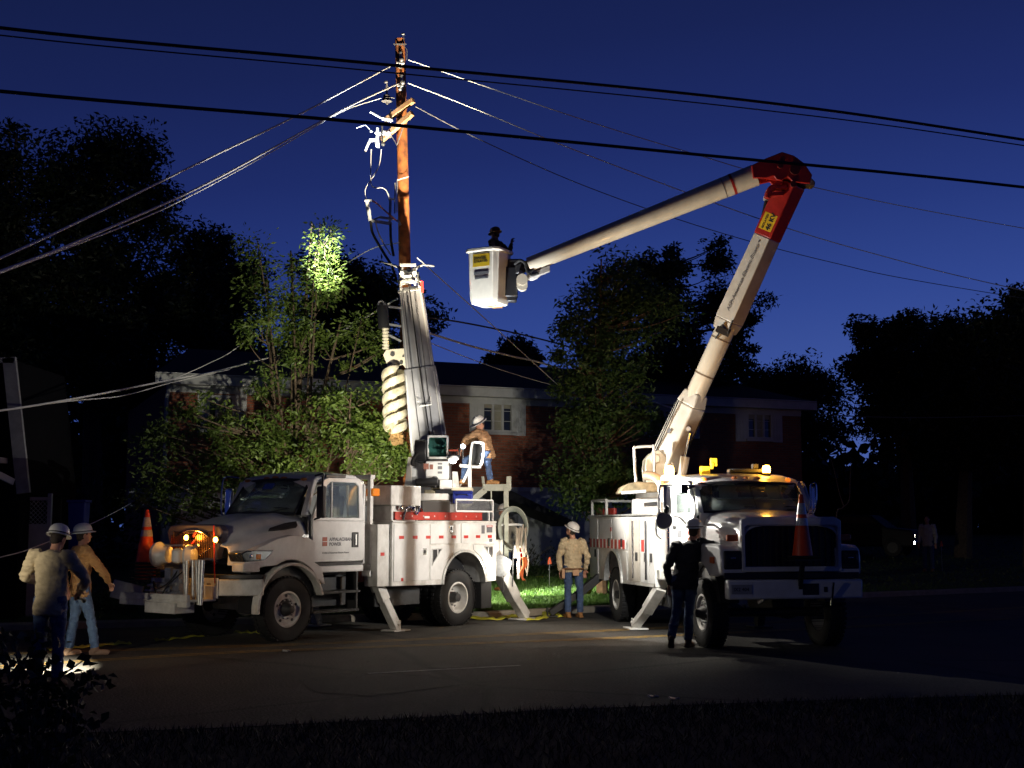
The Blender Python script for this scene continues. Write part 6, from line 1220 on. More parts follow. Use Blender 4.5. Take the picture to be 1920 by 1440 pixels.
mb = MB(); mb.bar(ept(.50), ept(.535), .36, .36, up=diag, w2=.43, h2=.43); mb.bar(ept(.535), ept(.82), .43, .43, up=diag, w2=.40, h2=.40); ub = mb.build('lower_boom_upper_section', bmw, lb, bevel=.02)
mb = MB(); mb.bar(ept(.49, -.05, .25), ept(.51, -.05, .25), .28, .05, up=ef); mb.tube([ept(.47, -.12, .2), ept(.49, -.1, .26), ept(.50, -.16, .22), ept(.52, -.1, .26)], .018, 6); mb.tube([ept(.50, .05, .3), ept(.545, .03, .32)], .02, 6); mb.build('boom_clamp', darkm, lb)
mb = MB(); mb.bar(ept(.82), ept(1.0), .41, .41, up=diag, w2=.42, h2=.42); rb_ = mb.build('red_boom_end', redp, lb, bevel=.02)
for k_, o_ in enumerate((-.34, -.30, .33)):
    mb = MB(); mb.tube([ept(t_, .0 + o_ * .9, .16 + .012 * math.sin(t_ * 60 + k_)) for t_ in (.03, .06, .09, .12, .15, .18, .21, .24)], .014, 6); mb.build('hydraulic_line', black, lb)
for t_, o_ in ((.07, .02), (.14, -.05), (.20, .03)):
    mb = MB(); q_ = ept(t_) + (diag * .253 if t_ < .1 else diag * .247) + es * o_; mb.obox(q_, (.10, .07, .004), Matrix((ed, diag.cross(ed), diag)).transposed()); mb.build('boom_sticker', inkb, lb)
for t_ in (.60, .70, .80):
    mb = MB(); mb.cyl(ept(t_) + diag * .20, ept(t_) + diag * .222, .018, n=8); mb.build('boom_bolt', steel, ub)
# plates bolted to the lower box
mb = MB(); mb.cyl(ept(.175, .12, .24), ept(.175, .12, .36), .045, n=16); mb.build('boom_pin', chrome, lb)
# which side face of the box faces left?
nL = (ef * .80 - es * .60) ; nl = diag.cross(ed).normalized()
if (nl - (-es)).length > (nl + (-es)).length: nl = -nl
# face normal pointing left-front: one of +-diag, +-nl
cands = [diag, -diag, nl, -nl]; leftn = max(cands, key=lambda v: v.dot(ef * .8 + es * .6 * sgn_))
upL = leftn.cross(ed).normalized()
def face_text(t0, s, size, m, off, name='boom_lettering', h0=.2):
    o_ = ept(t0) + leftn * (h0 + off); r_ = ed.copy(); u_ = leftn.cross(r_).normalized(); return text(name, s, m, T2, o_ - u_ * size * .35, r_, u_, size, thick=.001, shear=.25)
face_text(.565, 'AEP: American Electric Power', inkb, .150 * 0 + 1 and None, 0) if 0 else face_text(.565, 'AEP: American Electric Power', .115, inkb, .018)
q0 = ept(.865) + leftn * .2075
u_ = leftn.cross(ed).normalized(); mb = MB(); mb.obox(q0, (.34, .30, .006), Matrix((ed, u_, leftn)).transposed()); mb.build('voltage_sticker', yell, T2)
text('voltage_text', '46 KV', ink, T2, q0 + leftn * .005 - ed * .15 - u_ * .10, ed, u_, .135, thick=.006); text('voltage_small_text', 'ISOLATED', ink, T2, q0 + leftn * .005 - ed * .15 + u_ * .045, ed, u_, .065, thick=.002)
# elbow
YE = 24.45
def EP(px, py, dy=0.): return P2(px, py, YE + dy)
mb = MB(); pts = [EP(1405, 316), EP(1432, 303), EP(1462, 291), EP(1484, 298), EP(1503, 312), EP(1518, 334), EP(1514, 350), EP(1482, 347), EP(1472, 337), EP(1461, 345), EP(1452, 343), EP(1447, 336), EP(1430, 340), EP(1408, 340)]
mb.loft([[p + cd2 * .24 for p in pts], [p + cd2 * .18 for p in pts]]); mb.loft([[p - cd2 * .24 for p in pts], [p - cd2 * .18 for p in pts]])
pin = [EP(1412, 320), EP(1462, 300), EP(1490, 312), EP(1500, 338), EP(1478, 340), EP(1440, 332), EP(1412, 336)]; mb.loft([[p + cd2 * .17 for p in pin], [p - cd2 * .17 for p in pin]])
elb = mb.build('elbow', redp, T2, bevel=.015)
for (x, y, r) in ((1485, 325, .10), (1458, 318, .05), (1482, 352, .06)): mb = MB(); mb.cyl(EP(x, y) + cd2 * .25, EP(x, y) + cd2 * .285, r, n=20); mb.build('elbow_pin', mat('dark_red_pin', (.12, .02, .015), .5), elb)
mb = MB(); pts = [EP(1462, 289), EP(1480, 293), EP(1502, 308), EP(1532, 338), EP(1530, 347), EP(1500, 345), EP(1503, 335), EP(1498, 325), EP(1486, 303)]; mb.loft([[p - cd2 * .10 for p in pts], [p - cd2 * .34 for p in pts]]); mb.build('elbow_cover', mat('grey_cover', (.38, .37, .33), .6), elb, bevel=.03)
mb = MB(); mb.tube(smoothpts([EP(1475, 350, -.1), EP(1462, 352, -.1), EP(1448, 352, -.1), EP(1440, 362, -.1), EP(1438, 372, -.1)], 5), .06, 10); mb.bar(EP(1462, 340, -.1), EP(1447, 356, -.1), .10, .10); mb.bar(EP(1440, 366, -.1), EP(1468, 363, -.1), .10, .08); mb.build('elbow_link', redp, elb, bevel=.01)
mb = MB(); mb.cyl(EP(1438, 372, .3), EP(1423, 442, .35), .038, n=14); mb.build('elbow_cylinder_rod', blackp, T2); mb = MB(); mb.cyl(EP(1422, 436, .35), EP(1402, 505, .45), .07, n=14); mb.cyl(EP(1437, 369, .3), EP(1436, 376, .3), .055, n=12); mb.build('elbow_cylinder', white, T2)
mb = MB(); a = P2(1294, 812, 25.6); b = P2(1285, 856, 25.7); c_ = P2(1274, 910, 25.8); mb.cyl(a, b, .035, n=12); lc = mb.build('lift_cylinder_rod', chrome, T2); mb = MB(); mb.cyl(b, c_, .095, n=16); mb.build('lift_cylinder', cream, T2)
# upper boom
U0 = EP(1412, 330); U1 = P2(992, 497, 25.3); ud = (U1 - U0).normalized()
mb = MB(); mb.tube([U0 - ud * .05, U0 + ud * .25, U0 + (U1 - U0) * .5, U1], [.215, .212, .185, .155], 28); up_ = mb.build('upper_boom', cream, T2, ang=60)
mb = MB(); mb.cyl(U0 + ud * .40, U0 + ud * .45, .214, n=28); mb.build('red_boom_band', redp, up_)
mb = MB(); mb.cyl(U0 + ud * .60, U0 + ud * .615, .212, n=28); mb.build('thin_boom_band', inkb, up_)
mb = MB(); mb.tube(smoothpts([U1 - ud * .35 - UZ * .14, U1 - ud * .15 - UZ * .30, U1 + ud * .05 - UZ * .25, U1 + ud * .2 - UZ * .05], 6), .045, 8); mb.obox(U1 - ud * .2 - UZ * .24, (.12, .5, .12), Matrix((cd2, ud, UZ)).transposed()); mb.build('leveling_linkage', whited, up_, bevel=.01)
# bucket and its mount
BC = P2(918, 572, 25.45); Rb = Matrix((rx2, -cd2, UZ)).transposed() @ Matrix.Rotation(1.08, 3, 'Z')
def bsec(w_, z, r=.06):
    return [BC + Rb @ Vector((x * w_, y * w_, z)) for x, y in ((-1, -.75), (-.75, -1), (.75, -1), (1, -.75), (1, .75), (.75, 1), (-.75, 1), (-1, .75))]
mb = MB(); mb.loft([bsec(.29, 0), bsec(.32, .10), bsec(.345, 1.04), bsec(.39, 1.05), bsec(.39, 1.11), bsec(.32, 1.11), bsec(.30, .2)]); bu = mb.build('bucket', mat('bucket_fibreglass', (.68, .64, .54), .4, var=.1, coat=.3), T2, bevel=.012)
fn_ = [Rb @ Vector(v) for v in ((0, -1, 0), (-1, 0, 0), (1, 0, 0), (0, 1, 0))]; fL = max(fn_, key=lambda v: v.dot(cd2 - rx2)); fr2 = UZ.cross(fL).normalized()
c = BC + UZ * .86 + fL * .350; mb = MB(); mb.obox(c, (.38, .006, .25), Matrix((fr2, fL, UZ)).transposed()); mb.build('yellow_bucket_sticker', yell, bu)
text('bucket_text', 'DANGER\nISOLATED', ink, T2, c + fL * .006 - fr2 * .17 + UZ * .02, fr2, UZ, .07, thick=.001)
mb = MB(); mb.obox(BC + UZ * .60 + fL * .342, (.34, .006, .06), Matrix((fr2, fL, UZ)).transposed()); mb.obox(BC + UZ * .50 + fL * .339, (.30, .006, .04), Matrix((fr2, fL, UZ)).transposed()); mb.build('bucket_lettering_bars', inkb, bu)
mb = MB(); mp = P2(955, 530, 25.5); R_ = Matrix((rx2, -cd2, UZ)).transposed(); mb.obox(mp, (.34, .3, .62), R_); mb.obox(mp + UZ * .32 + rx2 * .12, (.3, .25, .3), R_); mb.bar(mp + UZ * .2, U1, .16, .2); mb.obox(mp - UZ * .3 + rx2 * .05, (.2, .2, .2), R_); mb.build('bucket_mount', blackp, T2, bevel=.03)
mb = MB(); c = P2(979, 525, 25.3); mb.cyl(c - cd2 * .12, c + cd2 * .08, .115, n=20); mb.cyl(P2(979, 535, 25.3) - cd2 * .1, P2(979, 535, 25.3) + cd2 * .06, .11, n=20); mb.build('pivot_knob', cream, T2)
mb = MB(); mb.tube(smoothpts([P2(965, 495, 25.3), P2(975, 488, 25.2), P2(985, 495, 25.2), P2(990, 512, 25.2), P2(1000, 505, 25.2)], 5), .03, 8); mb.tube(smoothpts([P2(985, 500, 25.2), P2(993, 515, 25.2), P2(1010, 512, 25.2)], 5), .025, 8); mb.build('control_hoses', black, T2)
# outriggers
def G2(px, py): return I2 @ gnd(px, py)
f = G2(1192, 1180); outrigger(T2, S2(1240, 1100, -.95) + Vector((0, 0, .0)), f, .19, .24)
t_ = S2(1240, 1100, -.95); outrigger(T2, Vector((t_.x, -t_.y, t_.z)), Vector((f.x, -f.y, 0)), .19, .24, m=darkm)
f = G2(1068, 1158); f = Vector((-6.9, -2.1, 0)); outrigger(T2, Vector((-6.75, -.85, 1.0)), f, .16, .2, m=darkm); outrigger(T2, Vector((-6.75, .85, 1.0)), Vector((-6.9, 2.1, 0)), .16, .2, m=darkm)
mb = MB(); a = S2(1228, 1098, -1.0); mb.box(a.x - .1, a.x + .5, -1.05, -.7, .95, 1.12); mb.box(-3.4, -2.7, -.9, -.6, .62, .68); mb.build('outrigger_bracket', whited, T2, bevel=.01)
# cone on the front bumper
cz = F2(1505, 1044, 1.32); cone(M2 @ cz, 'traffic cone standing in the holder on the bucket truck front bumper', h=.93, r0=.155)
mb = MB(); mb.box(cz.x - .22, cz.x + .22, cz.y - .22, cz.y + .22, cz.z - .06, cz.z - .025); mb.bar((1.2, cz.y, 1.0), (cz.x, cz.y, cz.z - .05), .06, .06); mb.bar((1.2, cz.y, .95), (1.24, cz.y, cz.z - .3), .05, .05); mb.build('cone_holder', blackp, T2)

# ================================================================== THE LEANING POLE
pb = gnd(773, 1148); pY = pb.y; ptop = at(750, 74, pY); PO = empty('utility_pole', pb); tag(PO, 'leaning brown wooden utility pole held by the derrick claw, floodlit hardware near its top', 'utility pole')
def PP(px, py, d=0.): return at(px, py, pY + d) - pb
pax = (ptop - pb); 
mb = MB(); mb.tube([pax * t - Vector((0, 0, .3 if t == 0 else 0)) for t in [i / 16 for i in range(17)]], .165, 20, r2=.115); mb.build('shaft', wood, PO)
pr = .13
mb = MB(); mb.bar(PP(722, 226, .1), PP(775, 188, -.45), .10, .12); o = mb.build('crossarm', cedar, PO, bevel=.008); mb = MB(); mb.bar(PP(716, 262, .1), PP(773, 212, -.45), .10, .12); mb.build('crossarm', cedar, PO, bevel=.008)
mb = MB(); mb.bar(PP(757, 236, -.25), PP(744, 272, -.16), .03, .012); mb.bar(PP(732, 250, -.1), PP(744, 272, -.16), .03, .012); mb.cyl(PP(733, 205, 0), PP(733, 258, 0), .025, n=8); mb.build('arm_brace', steel, PO)
# cutouts, overexposed white porcelain pieces
for (a, b, r) in (((703, 250), (727, 250), .055), ((716, 222), (736, 226), .05), ((718, 248), (732, 250), .05)):
    mb = MB(); A_, B_ = PP(*a, -.15), PP(*b, -.15); mb.cyl(A_, B_, r * .6, n=14)
    for k in range(4): c = A_ + (B_ - A_) * (k + .5) / 4; mb.cyl(c - (B_ - A_).normalized() * .012, c + (B_ - A_).normalized() * .012, r, n=16)
    mb.build('insulator', porc, PO)
mb = MB(); mb.bar(PP(708, 240, -.15), PP(707, 276, -.15), .09, .06); mb.bar(PP(692, 263, -.15), PP(710, 262, -.15), .08, .07); mb.bar(PP(694, 262, -.15), PP(685, 283, -.15), .06, .05); mb.bar(PP(708, 262, -.15), PP(710, 276, -.15), .08, .06); mb.build('fuse_cutout', porc, PO, bevel=.01)
mb = MB(); mb.ball(PP(718, 270, -.2), .05); mb.cyl(PP(716, 230, -.2), PP(717, 265, -.2), .02, n=8); mb.build('dark_clamp', darkm, PO)
mb = MB(); mb.tube([PP(694, 210, -.15), PP(705, 216, -.15), PP(716, 222, -.15)], .022, 8); mb.tube([PP(668, 240, -.15), PP(685, 234, -.15), PP(694, 243, -.15)], .014, 6); mb.ball(PP(696, 246, -.15), .035); mb.build('fuse_arm', porc, PO)
mb = MB(); 
for (x, y) in ((751, 112), (753, 155)): mb.cyl(PP(x - 7, y + 6, -.15), PP(x + 7, y + 6, -.15), .05, n=14); mb.cyl(PP(x, y - 14, -.15), PP(x, y + 16, -.15), .035, n=12); mb.ball(PP(x + 2, y, -.17), .06); mb.ball(PP(x - 3, y + 12, -.17), .045)
mb.cyl(PP(757, 68, -.1), PP(757, 84, -.1), .012, n=8); mb.ball(PP(756, 64, -.1), .045, .045, .03); mb.bar(PP(738, 83, -.13), PP(762, 83, -.13), .02, .03); mb.tube(smoothpts([PP(757, 85, -.13), PP(763, 95, -.13), PP(762, 112, -.13)], 5), .01, 6); mb.build('line_clamp', steel, PO)
mb = MB()
for k in range(3): c = PP(725 , 178 + k * 5, -.1); mb.cyl(c, c + Vector((0, 0, -.03)), .10 - .02 * abs(k - 2), .12 - .02 * abs(k - 2), n=20)
mb.cyl(PP(725, 156, -.1), PP(726, 196, -.1), .02, n=8); mb.ball(PP(724, 154, -.1), .045, .045, .03); mb.tube([PP(727, 182, -.1), PP(740, 184, -.1)], .012, 6); mb.build('post_insulator', mat('brown_glaze', (.10, .09, .08), .2), PO)
mb = MB(); mb.tube(smoothpts([PP(696, 280, -.15), PP(695, 320, -.15), PP(696, 345, -.15), PP(704, 352, -.15), PP(716, 352, -.15), PP(725, 358, -.15), PP(730, 372, -.15)], 6), .013, 6); mb.tube(smoothpts([PP(715, 280, -.15), PP(711, 310, -.15), PP(697, 335, -.15), PP(685, 355, -.15), PP(687, 376, -.15)], 6), .013, 6); mb.build('jumper_wire', mat('pale_jumper', (.4, .42, .46), .5), PO)
mb = MB(); mb.tube([PP(684, 376, -.2), PP(697, 376, -.2)], .035, 8); mb.tube([PP(688, 378, -.2), PP(691, 395, -.2), PP(694, 414, -.2)], .045, 8); mb.build('cable_termination', porc, PO)
mb = MB(); mb.tube(smoothpts([PP(697, 376, -.2), PP(707, 382, -.2), PP(725, 398, -.2), PP(745, 415, -.15)], 6), .018, 6); mb.build('orange_jumper', mat('orange_jumper_wire', (.65, .20, .10), .5), PO)
mb = MB(); mb.bar(PP(697, 414, -.2), PP(735, 420, -.2), .05, .06); mb.bar(PP(698, 413, -.15), PP(712, 407, -.15), .03, .03); mb.bar(PP(712, 407, -.15), PP(738, 411, -.15), .04, .05); mb.bar(PP(746, 412, -.2), PP(751, 422, -.2), .04, .05); mb.build('cable_bracket', steel, PO)
mb = MB(); mb.tube([PP(741, 343, -.15), PP(740, 400, -.15)], .018, 6); mb.tube([PP(745, 340, -.16), PP(744, 398, -.16)], .012, 6); mb.tube([PP(732, 372, -.15), PP(731, 420, -.15)], .03, 8); mb.tube([PP(728, 374, -.15), PP(741, 373, -.15)], .02, 6); mb.tube([PP(745, 338, -.2), PP(767, 331, -.2)], .008, 5); mb.build('ground_rod', steel, PO)
mb = MB(); mb.tube(smoothpts([PP(695, 415, -.2), PP(698, 435, -.2), PP(708, 455, -.2), PP(720, 475, -.2), PP(735, 500, -.2), PP(745, 530, -.2)], 6), .030, 8); mb.tube(smoothpts([PP(732, 420, -.2), PP(733, 450, -.2), PP(738, 480, -.2)], 6), .03, 8); mb.build('riser_cable', cable, PO)
mb = MB(); mb.tube(smoothpts([PP(704, 415, -.22), PP(709, 435, -.22), PP(720, 458, -.22), PP(733, 478, -.22)], 6), .014, 6); mb.build('pale_riser_wire', mat('beige_wire', (.6, .52, .34), .6), PO)
mb = MB(); mb.bar(PP(763, 640, -.18), PP(765, 800, -.18), .16, .05); mb.build('red_guard', mat('rust_red_guard', (.42, .07, .02), .7, var=.4, scale=8), PO)
# ------------------------------------------------------------------ cables
def cable_(label, pts, r, m, grp=None, name='power_cable', cat='cable', n=8, close=True):
    P = smoothpts([at(*p) for p in pts], n); o0 = P[0].copy(); mb = MB(); mb.tube([p - o0 for p in P], r, 8); o = mb.build(name, m, None); o.location = o0; tag(o, label, cat, grp); return o
FG = 'thick dark cables crossing in front'; 
cable_('thick black cable, upper of the close pair crossing the whole sky', [(-900, -75, 11), (0, 52, 13), (700, 119, 14.5), (1400, 188, 16), (1920, 262, 17.2), (2900, 420, 20)], .020, cable, FG)
cable_('thinner black cable, just below the upper thick cable across the sky', [(-900, -52, 11.3), (0, 66, 13.3), (700, 133, 14.8), (1400, 203, 16.3), (1920, 273, 17.5), (2900, 432, 20)], .009, cable, FG)
cable_('thick black cable, lowest of the three crossing in front of the pole crossarms', [(-900, 70, 10.5), (0, 171, 12.5), (700, 231, 14), (1300, 289, 15.3), (1920, 351, 16.7), (2900, 470, 19)], .021, cable, FG)
LG = 'conductors strung from the leaning pole'
cable_('floodlit conductor running left from the upper clamp of the pole', [(738, 121, 27.8), (560, 215, 24), (380, 302, 20.5), (180, 400, 17), (0, 484, 14), (-500, 700, 10)], .017, wire, LG)
cable_('floodlit conductor running left from the second clamp of the pole', [(746, 157, 27.8), (640, 207, 25.5), (400, 338, 20.5), (180, 438, 17), (0, 509, 14), (-500, 690, 10)], .018, wire, LG)
cable_('pale conductor running left from the brown insulator of the pole', [(714, 184, 27.8), (640, 210, 26), (500, 290, 23), (300, 395, 19.5), (0, 512, 14.3), (-500, 700, 10.2)], .011, wire, LG)
cable_('conductor running right from the upper clamp of the pole behind the red elbow', [(765, 112, 27.8), (1080, 220, 30), (1300, 288, 31.5), (1530, 352, 33), (1920, 428, 36), (2600, 540, 42)], .012, wire, LG)
cable_('conductor running right from the second clamp, lowest near the right edge', [(765, 156, 27.8), (880, 200, 28.5), (1100, 290, 30), (1420, 409, 32.5), (1640, 476, 34.5), (1920, 545, 37), (2600, 690, 43)], .013, wire, LG)
cable_('faint slack conductor running right from the crossarm end', [(779, 200, 27.8), (900, 262, 29), (1100, 350, 30.5), (1330, 430, 32.5), (1560, 492, 34.5), (1800, 540, 37), (2500, 650, 43)], .011, mat('dull_wire', (.12, .12, .13), .6), LG)
SG = 'service lines low on the pole'
cable_('straight pale guy wire slanting down right from the claw to the house eave', [(782, 483, 27.9), (920, 607, 29), (1055, 730, 31.2)], .012, wire, SG, name='guy_wire', cat='wire')
cable_('thick pale service cable leaving right of the boom below the double dark line', [(775, 615, 27.9), (880, 648, 29.5), (960, 668, 30.5), (1045, 690, 31.5), (1300, 780, 34)], .024, wire, SG, name='service_cable')
cable_('dark double service line leaving right of the boom, topmost of the low lines', [(775, 592, 27.9), (880, 607, 29.5), (1030, 640, 32), (1200, 690, 34)], .020, mat('grey_cable', (.07, .07, .07), .6), SG, name='service_cable')
cable_('thin service wire ending at the eave, lowest right of the boom', [(775, 630, 27.9), (880, 672, 29.5), (960, 700, 30.5), (1050, 726, 31.6), (1120, 745, 33.5)], .010, wire, SG, name='service_wire', cat='wire')
cable_('pale bundled service cable drooping across the left side towards the neighbour house', [(745, 560, 28.3), (600, 640, 31.2), (430, 690, 31), (320, 712, 28.5), (180, 740, 25.8), (0, 770, 23.2), (-200, 790, 22)], .020, wire, SG, name='service_cable')
cable_('thin service wire sagging just under the bundled cable at left', [(430, 693, 31), (320, 718, 28.5), (230, 742, 26.5), (130, 752, 25), (0, 769, 23.2), (-200, 792, 22)], .012, wire, SG, name='service_wire', cat='wire')
cable_('thin wire rising from the bundled cable through the pruned tree to the pole', [(325, 711, 28.6), (390, 682, 30), (450, 648, 31), (600, 530, 31), (690, 470, 29.5), (748, 455, 28.2)], .010, wire, SG, name='service_wire', cat='wire')
cable_('faint rope slanting low behind the left workers', [(0, 1045, 21), (60, 1028, 21.5), (180, 978, 23), (245, 944, 25)], .010, wire, None, name='rope', cat='rope')
cable_('faint line across the dark lawn background at right', [(1540, 777, 40), (1640, 782, 40), (1760, 783, 40), (1990, 778, 40)], .016, mat('dull_wire', (.12, .12, .13), .6), None, name='far_wire', cat='wire')
# ------------------------------------------------------------------ small things
def flag(px, py, Y, label):
    p = at(px, py, Y); zg = float(lawnz(p.x, Y)); e_ = empty('marker_flag', (p.x, Y, zg)); tag(e_, label, 'flag', 'orange marker flags'); mb = MB(); mb.cyl((0, 0, 0), (0, 0, p.z - zg + .08), .005, n=6); mb.build('rod', steel, e_)
    mb = MB(); h = p.z - zg; mb.loft([[(-.05, 0, h - .05), (.06, .01, h - .04), (.02, .0, h + .13), (-.01, 0, h + .13)], [(-.05, .004, h - .05), (.06, .014, h - .04), (.02, .004, h + .13), (-.01, .004, h + .13)]]); mb.build('flag_cloth', mat('orange_flag', (.75, .10, .02), .7), e_)
flag(1030, 1054, 31.5, 'small orange marker flag in the lit lawn between the trucks'); flag(1765, 1022, 41, 'small orange marker flag alone on the dark lawn at right')
tapem = mat('yellow_caution_tape', (.65, .62, .06), .5, var=.3, scale=10)
def tape(label, px, seed=0, w_=.07):
    random.seed(seed); P = smoothpts([gnd(x, y) for x, y in px], 8); v = []; n = len(P); ph = [random.uniform(-1, 1) for _ in range(n)]
    for i, p in enumerate(P):
        d = (P[min(i + 1, n - 1)] - P[max(i - 1, 0)]).normalized(); s_ = Vector((-d.y, d.x, 0)); a = (.6 * ph[i] + .5 * ph[max(0, i - 1)]) * .9; o_ = s_ * math.cos(a) * w_ / 2 + Vector((0, 0, abs(math.sin(a)) * w_ / 2)); z = Vector((0, 0, .012 + .01 * math.sin(i * 1.3)))
        v += [tuple(p - s_ * abs(math.cos(a)) * w_ / 2 + z), tuple(p + o_ * 1 + z + Vector((0, 0, .015)))]
    mb = MB(); mb.add(v, [(2 * i, 2 * i + 1, 2 * i + 3, 2 * i + 2) for i in range(n - 1)]); o = mb.build('caution_tape', tapem, None); q = o.modifiers.new('s', 'SOLIDIFY'); q.thickness = .002; tag(o, label, 'tape', 'yellow caution tape strips')
tape('yellow caution tape strip on the road beside the feet of the left workers', [(90, 1222), (150, 1216), (200, 1211), (245, 1208)], 1, .10)
tape('thin yellow caution tape strip leading to the front tyre of the derrick truck', [(290, 1204), (340, 1198), (395, 1192)], 2)
tape('yellow caution tape strip lying between the front tyres of the derrick truck', [(440, 1187), (470, 1188), (500, 1188), (560, 1186)], 3)
tape('crumpled yellow caution tape along the kerb by the rear outrigger', [(880, 1161), (930, 1163), (960, 1158), (990, 1164), (1020, 1160), (1035, 1153), (1048, 1158), (1060, 1155)], 4, .12)
P0 = [(x, y) for x, y in ((985, 1087), (1010, 1084), (1040, 1086), (1075, 1083))]
mb = MB(); v = []
for i, (x, y) in enumerate(P0): p = at(x, y, 33.5 + .2 * i); v += [tuple(p), tuple(p + Vector((0, .02, .05)))]
mb.add(v, [(2 * i, 2 * i + 1, 2 * i + 3, 2 * i + 2) for i in range(3)]); o = mb.build('caution_tape', tapem, None); q = o.modifiers.new('s', 'SOLIDIFY'); q.thickness = .002; tag(o, 'yellow caution tape stretched over the lawn between the trucks', 'tape', 'yellow caution tape strips')
# hose ring on the kerb
c = gnd(1030, 1156); mb = MB()
for k in range(3): mb.tube([(math.cos(a) * .16 + .01 * k, math.sin(a) * .14, .03 + k * .03) for a in [2 * PI * i / 20 for i in range(21)]], .012, 6)
o = mb.build('yellow_rope_coil', mat('yellow_rope', (.5, .5, .06), .8), None); o.location = c; tag(o, 'small coil of yellow rope on the road at the feet of the middle worker', 'rope')
# yellow ball and tool at the rear of the bucket truck
p = at(1103, 1103, 27.6); mb = MB(); mb.ball((0, 0, 0), .09, .09, .12); o = mb.build('bag', mat('yellow_bag_cloth', (.6, .55, .05), .7, bump=.6), None); o.location = p; o.location.z = float(lawnz(p.x, 27.6)) * 0 + p.z; tag(o, 'small bright yellow bag hanging at the rear of the bucket truck', 'bag')
mb = MB(); mb.tube([(0, 0, .1), (-.03, 0, .35)], .008, 6); mb.build('strap', blackp, o)
# far car
cp_ = at(1622, 985, 46); zc = float(lawnz(cp_.x, 46)); car = empty('parked_car', (cp_.x - .2, 46, zc), math.radians(-30)); tag(car, 'dark sedan parked far behind the right end of the bucket truck', 'car')
carp = mat('dark_car_paint', (.014, .014, .017), .6, spec=.2)
prof = [(-2.1, .35), (-2.15, .85), (-1.6, 1.0), (-1.0, 1.05), (-.5, 1.45), (.55, 1.45), (1.15, 1.0), (2.0, .92), (2.1, .7), (2.08, .35)]
mb = MB(); mb.loft([[(x, y * (1 if z < 1.1 else .82), z) for x, z in prof] for y in (-.85, .85)]); mb.build('body', carp, car, bevel=.06)
mb = MB(); mb.prism([(-.85, 1.06), (-.42, 1.38), (.48, 1.38), (.95, 1.05)], 'y', -.80, -.78); mb.build('window', blackp, car)
mb = MB(); mb.box(1.98, 2.14, -.84, .84, .42, .56); mb.build('bumper', chrome, car, bevel=.02); mb = MB(); mb.box(-2.2, -2.08, -.84, .84, .45, .6); mb.build('bumper', chrome, car, bevel=.02); mb = MB(); mb.box(2.0, 2.11, -.78, -.55, .66, .78); mb.build('headlight', dglass, car)
for x in (-1.35, 1.35):
    for y in (-.86, .70): mb = MB(); mb.cyl((x, y, .32), (x, y + .16, .32), .32, n=20); ww = mb.build('wheel', black, car, bevel=.02); mb = MB(); mb.cyl((x, y - .005, .32), (x, y + .165, .32), .19, n=16); mb.build('rim', darkm, ww)
# bare sapling in front of the car
b_ = at(1570, 975, 36); sap = empty('bare_sapling', (b_.x, 36, float(lawnz(b_.x, 36)))); tag(sap, 'thin bare forked sapling beside the bucket truck hood', 'tree'); o0 = sap.location.copy(); mb = MB()
mb.tube(smoothpts([Vector((0, 0, 0)), at(1568, 970, 36) - o0, at(1580, 952, 36) - o0, at(1592, 938, 36) - o0, at(1594, 900, 36) - o0, at(1596, 865, 36) - o0], 5), .022, 6, r2=.008); mb.tube(smoothpts([at(1582, 950, 36) - o0, at(1574, 925, 36) - o0, at(1566, 890, 36) - o0, at(1558, 860, 36) - o0], 5), .015, 6, r2=.006); mb.build('trunk', mat('pale_bark', (.22, .18, .14), .9), sap)
# street litter glints near the camera
random.seed(12)
for (x, y, lb) in ((1262, 1312, 'crumpled silver foil scrap on the road, nearer of the two lit scraps'), (1222, 1308, 'thin silver foil scrap on the road left of the nearer scrap'), (535, 1222, 'pale crushed scrap on the road below the front tyre')):
    g_ = gnd(x, y); mb = MB(); mb.obox((0, 0, .012), (.09, .05, .016), Euler((.3, .2, random.random())).to_matrix()); mb.obox((.05, .01, .014), (.05, .04, .01), Euler((-.3, .3, random.random() * 2)).to_matrix()); o = mb.build('foil_scrap', alu, None); o.location = g_; tag(o, lb, 'litter')
# torch carried by the nearest worker
tw = gnd(88, 1287) + Vector((.22, .42, 1.02)) * 1.0
mb = MB(); mb.cyl((0, -.08, 0), (0, .08, -.03), .018, n=12); mb.cyl((0, .08, -.03), (0, .13, -.045), .02, .032, n=14); to = mb.build('torch', blackp, None); to.location = tw; tag(to, 'black torch held by the nearest worker, shining on the road', 'torch'); mb = MB(); mb.cyl((0, .128, -.046), (0, .134, -.047), .027, n=14); mb.build('lens', lamp_w, to)
# ================================================================== LIT LAMPS AND ADDED LIGHTS
# flood lamp on the bucket truck cab: main light of the scene
light('flood_light', 'SPOT', FLW, 1250, (1, .965, .90), .006, aim=M1 @ Vector((-3.4, 1.2, 2.55)), cone=66, blend=.9)
light('cab_side_spill', 'SPOT', FLW + Vector((-.30, -.04, .02)), 700, (1, .97, .90), .05, aim=M2 @ Vector((-1.35, -1.0, 2.05)), cone=125, blend=.4)
light('road_spill', 'SPOT', FLW + Vector((-.08, -.02, -.1)), 330, (1, .92, .78), .03, aim=gnd(1185, 1222), cone=84, blend=1.)
